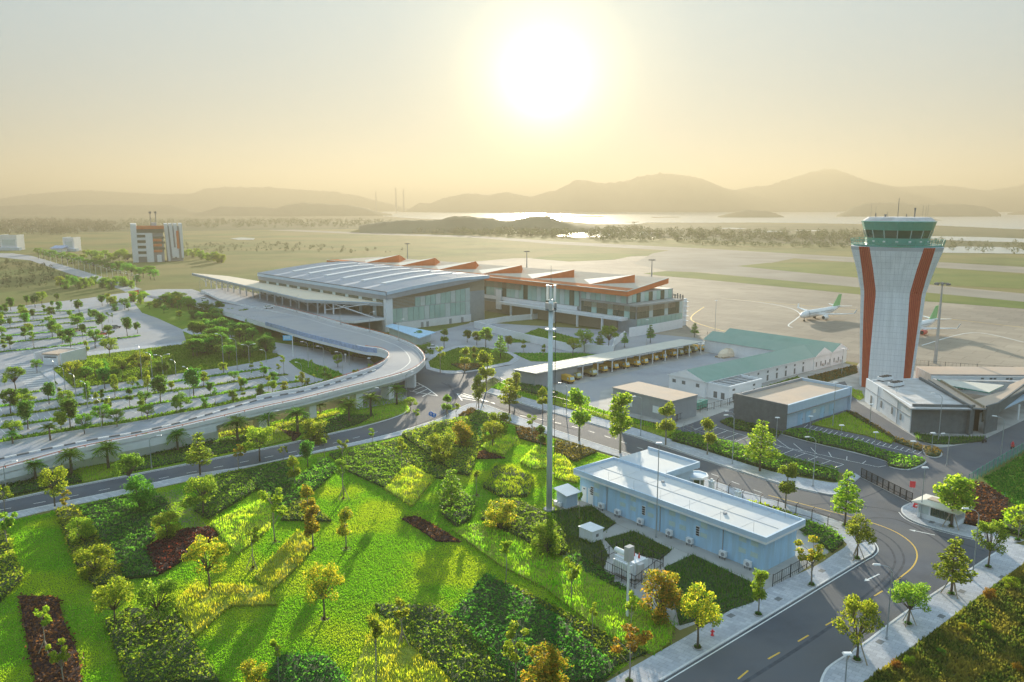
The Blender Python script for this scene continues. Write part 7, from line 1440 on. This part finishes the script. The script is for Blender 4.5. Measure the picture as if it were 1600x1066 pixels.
# floodlight masts of the apron
for x, y, yt, lab in ((1461, 568, 441, 'nearest apron floodlight mast, right of the control tower'), (1018, 437, 405, 'apron floodlight mast behind the terminal wing end'), (823, 421, 392, 'apron floodlight mast behind the middle of the sawtooth roof'), (637, 411, 380, 'apron floodlight mast behind the left of the sawtooth roof')):
    b_ = G(x, y); h = height_at(b_, yt); r = empty('floodlight_mast', b_, .3, lab, 'floodlight mast', 'apron floodlight masts'); q = MB(); q.tube([(0, 0, 0), (0, 0, h * .5), (0, 0, h)], [.62, .42, .26], 10); q.obj('pole', M['steel'], r)
    q = MB(); q.loft([cr(1.7, h - .5, 12), cr(1.9, h - .5, 12), cr(1.9, h - .3, 12), cr(1.7, h - .3, 12)]); [q.bar((0, 0, h - .4), (math.cos(k) * 1.8, math.sin(k) * 1.8, h - .4), .1) for k in (0, 1.57, 3.14, 4.71)]; q.obj('crown_ring', M['dgrey'], r)
    for k in range(8): a = k * .785; q = MB(); q.bar((math.cos(a) * 1.9, math.sin(a) * 1.9, h - .75), (math.cos(a) * 2.5, math.sin(a) * 2.5, h - .55), .75, .6); q.obj('floodlight', M['dgrey'], r)
# utility pole with a box by the transformer
u = G(980, 966); uh = height_at(u, 866); r = empty('utility_pole', u, A1, 'pale utility pole carrying a grey switch box', 'utility pole'); q = MB(); q.tube([(0, 0, 0), (0, 0, uh)], [.2, .14], 8); q.obj('pole', M['wwall'], r); q = MB(); q.box(-.5, .6, -.4, .4, uh - .9, uh + 1.1); q.obj('box', M['stain'], r); q = MB(); q.tube([(0, 0, 0), (0, 0, .15)], .8, 8); q.obj('footing', M['soil'], r)
# transformer and its enclosure
t0 = G(984, 898); tr_ = empty('transformer', t0, A1, 'pale grey power transformer with cooling fins and bushings inside a fence', 'transformer')
q = MB(); q.box(-1.3, 1.3, -2.0, 2.0, .35, 2.9); q.obj('tank', M['wwall'], tr_)
for k in range(8):
    for x in (1.34, -2.0): q = MB(); q.box(x, x + .66, -1.8 + k * .45, -1.55 + k * .45, .6, 2.6); q.obj('cooling_fin', M['white'], tr_)
q = MB(); q.tube([(-.5, 2.5, 3.35), (-.5, .2, 3.35)], .42, 10); q.obj('conservator', M['white'], tr_)
for k in range(3): q = MB(); q.tube([(.6, -1.2 + k * 1.0, 2.9), (.6, -1.2 + k * 1.0, 3.2), (.6, -1.2 + k * 1.0, 3.7)], [.16, .16, .07], 8); q.obj('bushing', M['red'], tr_)
q = MB(); q.box(-.9, .2, -2.6, -2.01, .5, 2.7); q.obj('control_cabinet', M['stain'], tr_); q = MB(); q.box(-1.2, 1.2, -1.9, 1.9, 0, .348); q.obj('plinth', M['conc'], tr_)
ground_sheet('yard', GP([(928, 886), (972, 862), (1034, 885), (992, 918)]), .03, 'conc')
def fence(pts, h, label, post=2.4, rails=(.3, 1.0), m='dark', kind='fence', mesh=0.0, spikes=False):
    P = GP(pts); o = P[0]; r = empty('fence', o, 0, label, 'fence'); q = MB(); rr_ = MB()
    for a, c in zip(P, P[1:]):
        for z in rails: rr_.bar(a - o + Vector((0, 0, z * h)), c - o + Vector((0, 0, z * h)), .06)
        if mesh:
            for p, t in walk([a, c], mesh): q.bar(p - o + Vector((0, 0, .1)), p - o + Vector((0, 0, h)), .035)
        for p, t in walk([a, c], post):
            w = MB(); w.bar(p - o, p - o + Vector((0, 0, h + .15)), .10)
            if spikes: w.bar(p - o + Vector((0, 0, h + .15)), p - o + Vector((.35, -.1, h + .6)), .08)
            w.obj('post', M[m], r)
    rr_.obj('rails', M[m], r)
    if mesh: tag(q.obj('bars', M[m], r), kind='stuff')
    return r
fence([(928, 886), (992, 920), (1036, 886)], 1.9, 'dark fence on the near sides of the transformer', 2.0, mesh=.5); fence([(1036, 886), (974, 860), (928, 886)], 1.9, 'fence on the far sides of the transformer', 2.0)
fence([(1207, 918), (1235, 902), (1262, 886)], 1.9, 'dark fence between the blue building and the pavement', 2.4, mesh=.6)
fence([(1120, 766), (1160, 786), (1215, 799), (1268, 814), (1310, 832)], 2.0, 'fence with bent post tops behind the blue building', 3.4, spikes=True)
fence([(755, 598), (782, 600), (845, 624), (905, 640), (960, 655), (1005, 668), (1042, 676)], 1.8, 'dark fence along the vehicle yard verge', 3.0, mesh=.8)
fence([(1048, 663), (1094, 645), (1140, 633), (1160, 622)], 1.9, 'dark fence beside the grey block', 3.0, mesh=.8)
fence([(1068, 672), (1110, 690), (1200, 713), (1308, 745)], 1.5, 'fence with angled white posts along the car park edge', 3.2, m='steel', spikes=True)
fence([(1513, 758), (1545, 738), (1610, 700)], 2.2, 'green fence running back from the guard house at right', 2.4, m='gtower', mesh=.5)
fence([(1425, 572), (1500, 578), (1620, 586)], 2.2, 'dark fence between the tower compound and the apron', 5.0, mesh=1.2); fence([(1105, 527), (1133, 531), (1112, 543)], 2.2, 'fence round a pen at the end of the vehicle shed', 2.5, mesh=.8)
# sliding gate
a, c = G(1345, 746), G(1425, 787); gL = (c - a).length; sg = empty('sliding_gate', a, math.atan2((c - a).y, (c - a).x), 'long black sliding steel gate across the compound entrance', 'gate')
n = 9
for k in range(n):
    x0, x1 = gL * k / n + .05, gL * (k + 1) / n - .05; q = MB()
    for z in (.15, .8, 2.0): q.bar((x0, 0, z), (x1, 0, z), .09)
    for x in (x0, x1): q.bar((x, 0, .1), (x, 0, 2.05), .1)
    for j in range(1, 9): q.bar((x0 + (x1 - x0) * j / 9, 0, .15), (x0 + (x1 - x0) * j / 9, 0, 2.0), .035)
    q.obj('gate_panel', M['dark'], sg)
q = MB(); q.box(0, gL, -.12, .12, .016, .05); q.obj('track', M['steel'], sg)
# signs
s = G(676, 664); r = empty('road_sign', s, math.radians(10), 'round blue direction sign with white arrows by the junction', 'road sign')
for x in (-.45, .45): q = MB(); q.bar((x, 0, 0), (x, 0, 2.9), .08); q.obj('post', M['steel'], r)
for i, (x, z) in enumerate(((-.38, 2.9), (.35, 2.5))):
    q = MB(); q.tube([(x, -.06, z), (x, -.02, z)], .62, 18); d = q.obj('disc', M['bsign'], r); q = MB(); q.poly([(x - .07, -.065, z - .4), (x + .07, -.065, z - .4), (x + .07, -.065, z + .1), (x - .07, -.065, z + .1)]); q.poly([(x - .22, -.065, z + .1), (x + .22, -.065, z + .1), (x, -.065, z + .42)]); q.obj('arrow', M['white'], d)
s = G(1424, 779); r = empty('stop_sign', s, math.radians(-15), 'red notice board on a post behind the sliding gate', 'sign'); q = MB(); q.bar((0, 0, 0), (0, 0, 2.2), .08); q.obj('post', M['steel'], r); q = MB(); q.box(-.5, .5, -.05, .0, 2.2, 3.4); q.obj('board', M['rsign'], r)
s = G(458, 557); hh = height_at(s, 524); r = empty('gantry_sign', s, 0, 'light blue sign panel on a tall white post near the grove', 'sign'); q = MB(); q.tube([(0, 0, 0), (0, 0, hh)], [.18, .14], 8); q.obj('post', M['white'], r); q = MB(); q.box(-3.4, -.2, -.06, .06, hh - 1.9, hh - .1); q.obj('panel', M['lightblue'], r); q = MB(); [q.box(-3.1, -.6, -.075, -.062, hh - .5 - k * .45, hh - .35 - k * .45) for k in range(3)]; q.obj('lettering_bars', M['white'], r)
s = G(218, 467); hh = height_at(s, 452); r = empty('flag', s, .3, 'red flag on a pole beside the distant car park road', 'flag'); q = MB(); q.tube([(0, 0, 0), (0, 0, hh)], .12, 6); q.obj('pole', M['steel'], r)
q = MB(); q.loft([[(-.1 - k * .75, math.sin(k * .9) * .4, hh - .2 - k * .28) for k in range(8)], [(-.1 - k * .75, math.sin(k * .9) * .4, hh - 3.2 - k * .35) for k in range(8)]], closed=False); q.obj('cloth', M['flag'], r)
s = G(1113, 993, .13); r = empty('fire_hydrant', s, 0, 'red fire hydrant on the left pavement near the golden tree', 'hydrant'); q = MB(); q.tube([(0, 0, 0), (0, 0, .12), (0, 0, .14), (0, 0, .7), (0, 0, .85)], [.22, .22, .14, .14, .05], 10); q.obj('barrel', M['rsign'], r); q = MB(); q.tube([(-.26, 0, .55), (.26, 0, .55)], .09, 8); q.obj('outlets', M['rsign'], r)
s = G(540, 566); r = empty('road_pylon', s, 0, 'slim white marker post at the inner bend of the ramp', 'marker post'); q = MB(); q.tube([(0, 0, 0), (0, 0, 3)], .1, 6); q.obj('post', M['white'], r); q = MB(); q.box(-.3, .3, -.04, .04, 2.4, 3.0); q.obj('plate', M['white'], r)
# manholes and drains set in the pavements
for i, (x, y) in enumerate(((1142, 962), (1216, 936), (1284, 892), (1503, 924), (1471, 963), (1456, 816), (1567, 902), (1375, 1003))):
    p = G(x, y, .13); q = MB(); q.box(-.55, .55, -.4, .4, -.06, .012); o = q.obj('manhole_cover', M['dgrey'], loc=p, rz=A1); tag(o, 'dark manhole cover set in the pavement, %s' % ('on the left pavement, nearest the bottom', 'on the left pavement, in the middle', 'on the left pavement, beside the fence', 'on the right pavement, third from the bottom', 'on the right pavement, second from the bottom', 'beside the guard house', 'on the right pavement, nearest the top', 'on the right pavement, nearest the bottom')[i], 'manhole cover', 'manhole covers of the right-hand road')
# ------------------------------------------------------------------ aircraft
def airliner(nose, tail, label, eng):
    d = (tail - nose).normalized(); r = empty('airliner', nose + d * 5, math.atan2(d.y, d.x), label, 'airplane', 'airliners on the apron'); L = 38.0; o = -5
    st = [(0, .05, 2.9), (.6, .75, 2.95), (2, 1.35, 3.1), (4.5, 1.7, 3.3), (8, 1.75, 3.35), (24, 1.75, 3.35), (29, 1.45, 3.7), (34, .8, 4.3), (37, .3, 4.7)]
    q = MB(); q.loft([[(o + x, math.cos(a) * rr, z + math.sin(a) * rr) for a in [k * math.pi / 8 for k in range(16)]] for x, rr, z in st], cap=True); q.obj('fuselage', M['white'], r, smooth=True)
    for s in (1, -1):
        q = MB(); q.hexa([(o + 13.5, s * 1.3, 2.2), (o + 19.5, s * 1.3, 2.2), (o + 23.5, s * 14.5, 3.5), (o + 21.6, s * 14.5, 3.5)][::s], [(o + 13.5, s * 1.3, 2.75), (o + 19.5, s * 1.3, 2.6), (o + 23.5, s * 14.5, 3.6), (o + 21.6, s * 14.5, 3.65)][::s]); w = q.obj('wing', M['white'], r)
        q = MB(); q.hexa([(o + 21.8, s * 14.5, 3.5), (o + 23.6, s * 14.5, 3.5), (o + 24.4, s * 15, 5.4), (o + 23.4, s * 15, 5.4)][::s], [(o + 21.8, s * 14.62, 3.5), (o + 23.6, s * 14.62, 3.5), (o + 24.4, s * 15.1, 5.4), (o + 23.4, s * 15.1, 5.4)][::s]); q.obj('winglet', M['white'], w)
        q = MB(); q.loft([[(o + x, s * 4.9 + math.cos(a) * rr, 1.55 + math.sin(a) * rr) for a in [k * math.pi / 6 for k in range(12)]] for x, rr in ((12.2, .75), (12.3, .98), (13.2, 1.1), (15, 1.02), (16.3, .65))], cap=True); e = q.obj('engine', M[eng], r, smooth=True)
        q = MB(); q.tube([(o + 12.14, s * 4.9, 1.55), (o + 12.19, s * 4.9, 1.55)], .8, 12); q.obj('fan', M['dark'], e); q = MB(); q.bar((o + 13.6, s * 4.9, 2.4), (o + 16.5, s * 4.9, 2.75), .3, .5); q.obj('pylon', M['white'], e)
        q = MB(); q.hexa([(o + 32.6, s * .6, 4.7), (o + 36, s * .6, 4.7), (o + 37.6, s * 6, 5.2), (o + 36.2, s * 6, 5.2)][::s], [(o + 32.6, s * .6, 5.0), (o + 36, s * .6, 4.9), (o + 37.6, s * 6, 5.28), (o + 36.2, s * 6, 5.3)][::s]); q.obj('tailplane', M['white'], r)
        q = MB(); [q.box(o + 5 + k * 1.05, o + 5.35 + k * 1.05, s * 1.74, s * 1.775, 3.5, 3.95) for k in range(22) if k not in (9,)]; q.obj('cabin_windows', M['dgrey'], r)
        q = MB(); q.bar((o + 17.6, s * 2.6, .5), (o + 17.6, s * 2.6, 2.4), .25); [q.tube([(o + 17.6, s * 2.6 + t, .55), (o + 17.6, s * 2.6 + t + .3, .55)], .55, 12) for t in (-.5, .2)]; q.obj('main_gear', M['rubber'], r)
    q = MB(); q.hexa([(o + 29.5, -.2, 5.0), (o + 36.4, -.12, 5.0), (o + 36.4, .12, 5.0), (o + 29.5, .2, 5.0)], [(o + 34.8, -.1, 10.6), (o + 37.6, -.08, 10.6), (o + 37.6, .08, 10.6), (o + 34.8, .1, 10.6)]); q.obj('tail_fin', M['lime'], r)
    q = MB(); [q.poly([(o + 1.35 + abs(y) * .5, y * 1.0 - .22, 3.75), (o + 1.35 + abs(y) * .5, y * 1.0 + .22, 3.75), (o + 1.95 + abs(y) * .6, y * .9 + .2, 4.25), (o + 1.95 + abs(y) * .6, y * .9 - .2, 4.25)]) for y in (-.8, -.28, .28, .8)]; q.obj('cockpit_windows', M['dgrey'], r)
    q = MB(); q.bar((o + 3.6, 0, .4), (o + 3.6, 0, 2), .2); [q.tube([(o + 3.6, t, .4), (o + 3.6, t + .22, .4)], .4, 10) for t in (-.35, .13)]; q.obj('nose_gear', M['rubber'], r)
    q = MB(); q.loft([[(o + x, math.cos(a) * 1.77, 3.35 + math.sin(a) * 1.77) for a in [k * math.pi / 8 for k in range(16)]] for x in (5.2, 5.7)]); q.obj('door_band', M['grey'], r); return r
n1, t1 = G(1250, 503.5), G(1329, 489.5); n1 = n1; airliner(n1, t1, 'white airliner with a green tail fin parked left of the control tower', 'white')
n2, t2 = G(1400, 528), G(1478, 511); airliner(n2, t2, 'white airliner with red engines half hidden behind the control tower', 'redeng')
# ------------------------------------------------------------------ vehicles
def truck_proto(paint, kind):
    r = empty('service_truck', (0, 0, 0)); b = MB()
    for x in (-1.6, 1.5):
        for s in (-.95, .75): w = MB(); w.tube([(x, s, .45), (x, s + .22, .45)], .45, 10); w.obj('wheel', M['rubber'], r)
    q = MB(); q.box(-2.6, 2.5, -.9, .9, .5, .8); q.obj('chassis', M['dark'], r)
    q = MB(); q.hexa([(1.0, -1, .81), (2.7, -1, .81), (2.7, 1, .81), (1.0, 1, .81)], [(1.0, -.95, 2.3), (2.2, -.95, 2.3), (2.2, .95, 2.3), (1.0, .95, 2.3)]); c = q.obj('cab', M[paint], r); q = MB(); q.poly([(2.64, -.8, 1.35), (2.64, .8, 1.35), (2.34, .8, 2.15), (2.34, -.8, 2.15)]); q.box(1.2, 1.9, -1.02, -.985, 1.4, 2.0); q.obj('windows', M['glassp'], c)
    q = MB()
    if kind == 0: q.box(-2.6, .9, -1, 1, .81, 2.5)
    elif kind == 1: q.hexa([(-2.8, -.7, .81), (.8, -.7, .81), (.8, .7, .81), (-2.8, .7, .81)], [(-3.6, -.6, 1.1), (1.6, -.6, 2.9), (1.6, .6, 2.9), (-3.6, .6, 1.1)])
    elif kind == 2: q.box(-2.6, .9, -1, 1, .81, 1.3); q.box(-2.4, -.6, -.8, .8, 1.31, 2.1)
    else: q.tube([(-2.6, 0, 1.7), (.9, 0, 1.7)], .9, 10)
    q.obj('body', M[paint if kind != 2 else 'yellow'], r); return r
vx = [(886, 598, 0, 'yellow'), (897, 592, 2, 'olive'), (921, 587, 1, 'olive'), (938, 581, 0, 'yellow'), (955, 577, 0, 'yellow'), (972, 575, 2, 'yellow'), (989, 572, 0, 'yellow'), (1001, 569, 3, 'yellow'), (1017, 564, 1, 'yellow'), (1031, 561, 1, 'yellow'), (1046, 557, 0, 'yellow'), (1057, 555, 2, 'olive'), (1069, 553, 1, 'olive'), (1079, 550, 0, 'olive'), (1091, 548, 2, 'yellow')]
desc = {0: 'box-bodied', 1: 'conveyor-belt', 2: 'low flat', 3: 'tank'}; protos = {}
for i, (x, y, k, p) in enumerate(vx):
    key = (k, p)
    if key not in protos: protos[key] = o_ = truck_proto(p, k)
    else: o_ = copy_tree(protos[key])
    o_.location = G(x, y); o_.rotation_euler = (0, 0, math.radians(-50 + (i * 37 % 9) - 4)); tag(o_, '%s %s ground service truck, %s from the left under the long shed' % (p, desc[k], ORD[i]), 'service truck', 'service vehicles under the long shed')
for i, (x, y) in enumerate(((1095, 545), (1105, 542), (1114, 540))):
    r = empty('baggage_cart', G(x, y), A1, 'pale covered baggage cart, %s from the shed end' % ORD[i], 'baggage cart', 'baggage carts beyond the shed'); q = MB(); q.box(-1.9, 1.9, -.8, .8, .5, .7); q.obj('bed', M['steel'], r); q = MB(); q.box(-1.9, 1.9, -.8, .8, 2.0, 2.15); [q.bar((a, b_, .7), (a, b_, 2.0), .1) for a in (-1.8, 1.8) for b_ in (-.7, .7)]; q.obj('cover', M['wwall'], r); q = MB(); [q.tube([(a, b_, .3), (a, b_ + .15, .3)], .3, 8) for a in (-1.3, 1.3) for b_ in (-.8, .65)]; q.obj('wheels', M['rubber'], r)
tp_ = empty('covered_stack', G(1137, 557), A1, 'sand-coloured tarpaulin heap behind the green roof', 'tarpaulin heap'); q = MB(); q.loft([[(math.cos(a) * 5.5 * rr, math.sin(a) * 2.2 * rr, z + .3 * math.sin(a * 5)) for a in [k * .5236 for k in range(12)]] for rr, z in ((1, .3), (.9, 1.6), (.6, 2.5), (.1, 2.8))]); q.obj('tarpaulin', M['canopy'], tp_); q = MB(); q.box(-5, 5, -2, 2, 0, .5); q.obj('pallets', M['stake'], tp_)
def car(base, ang, paint, label):
    r = empty('parked_car', base, ang, label, 'car', 'cars in the car park'); q = MB(); q.loft([[(x, y, z) for x, y, z in P] for P in ([(-2.1, -.85, .35), (2.1, -.85, .35), (2.1, .85, .35), (-2.1, .85, .35)], [(-2.15, -.88, .8), (2.1, -.88, .75), (2.1, .88, .75), (-2.15, .88, .8)], [(-2.05, -.82, .98), (.95, -.84, .98), (.95, .84, .98), (-2.05, .82, .98)])], cap=True); q.obj('body', M[paint], r)
    q = MB(); q.hexa([(-1.9, -.78, .99), (.9, -.78, .99), (.9, .78, .99), (-1.9, .78, .99)], [(-1.3, -.62, 1.48), (.2, -.62, 1.48), (.2, .62, 1.48), (-1.3, .62, 1.48)]); q.obj('cabin', M['tglass'], r); q = MB(); q.box(-1.28, .18, -.6, .6, 1.482, 1.53); q.obj('roof', M[paint], r)
    for x in (-1.3, 1.3):
        for s in (-.9, .72): w = MB(); w.tube([(x, s, .32), (x, s + .18, .32)], .32, 10); w.obj('wheel', M['rubber'], r)
for x, y, a, p, lab in ((172, 519, 1.2, 'white', 'white car parked beside the far car park strip'), (160, 524, 1.3, 'redeng', 'dark red car parked left of the white car'), (118, 518, 1.2, 'olive', 'brown car parked by the middle car park strip'), (165, 531, 1.2, 'white', 'pale car parked just below the dark red car'), (181, 513, 1.0, 'dgrey', 'dark car beside the yellow hedge end'), (677, 545, .3, 'white', 'white car on the terminal approach beside the oval island'), (320, 470, .5, 'white', 'white car on the terminal forecourt'), (420, 482, .6, 'white', 'white car under the canopy edge of the forecourt')):
    b_ = G(x, y) if y > 500 or x < 300 else G(x, y, 6.25); car(b_, a, p, lab)
def motorbike(base, ang, paint, label, rider=True):
    r = empty('motorbike', base, ang, label, 'motorbike')
    for x in (-.62, .62): w = MB(); w.tube([(x, -.05, .3), (x, .05, .3)], .3, 12); w.obj('wheel', M['rubber'], r)
    q = MB(); q.hexa([(-.5, -.14, .4), (.35, -.14, .4), (.35, .14, .4), (-.5, .14, .4)], [(-.75, -.14, .8), (.1, -.12, .75), (.1, .12, .75), (-.75, .14, .8)]); q.bar((.62, 0, .3), (.42, 0, 1.0), .09); q.obj('frame', M[paint], r); q = MB(); q.bar((.42, -.35, 1.0), (.42, .35, 1.0), .05); q.obj('handlebar', M['dark'], r); q = MB(); q.box(-.7, .05, -.13, .13, .79, .88); q.obj('seat', M['dark'], r)
    return r
m1 = motorbike(G(1582, 701), math.radians(215), 'redeng', 'red motorbike ridden along the compound road'); m2 = motorbike(G(1538, 692), math.radians(30), 'dark', 'black motorbike standing at the kerb of the annex')
def rider(base, ang, shirt, label):
    """seated rider: one continuous skin body"""
    V = [(0, 0, .92), (0, 0, 1.15), (.05, 0, 1.38), (.07, 0, 1.5), (.09, 0, 1.66), (.05, .2, 1.38), (.25, .28, 1.15), (.45, .3, 1.03), (.05, -.2, 1.38), (.25, -.28, 1.15), (.45, -.3, 1.03), (.05, .1, .9), (.42, .17, .82), (.25, .18, .42), (.05, -.1, .9), (.42, -.17, .82), (.25, -.18, .42), (.09, 0, 1.78)]
    Ed = [(0, 1), (1, 2), (2, 3), (3, 4), (4, 17), (2, 5), (5, 6), (6, 7), (2, 8), (8, 9), (9, 10), (0, 11), (11, 12), (12, 13), (0, 14), (14, 15), (15, 16)]
    Rr = [.16, .16, .17, .07, .12, .08, .055, .045, .08, .055, .045, .1, .085, .06, .1, .085, .06, .08]
    me = bpy.data.meshes.new('person'); me.from_pydata(V, Ed, []); o = link('person', me, None, base, ang); md = o.modifiers.new('skin', 'SKIN')
    for i, x in enumerate(me.skin_vertices[0].data): x.radius = (Rr[i], Rr[i]); x.use_root = (i == 0)
    md2 = o.modifiers.new('sub', 'SUBSURF'); md2.levels = 1; md2.render_levels = 1; me.materials.append(M[shirt]); return tag(o, label, 'person')
rider(G(1582, 701), math.radians(215), 'rsign', 'person in a red top riding the motorbike on the compound road'); rider(G(1538, 692), math.radians(30), 'dgrey', 'person in dark clothes on the black motorbike at the kerb')
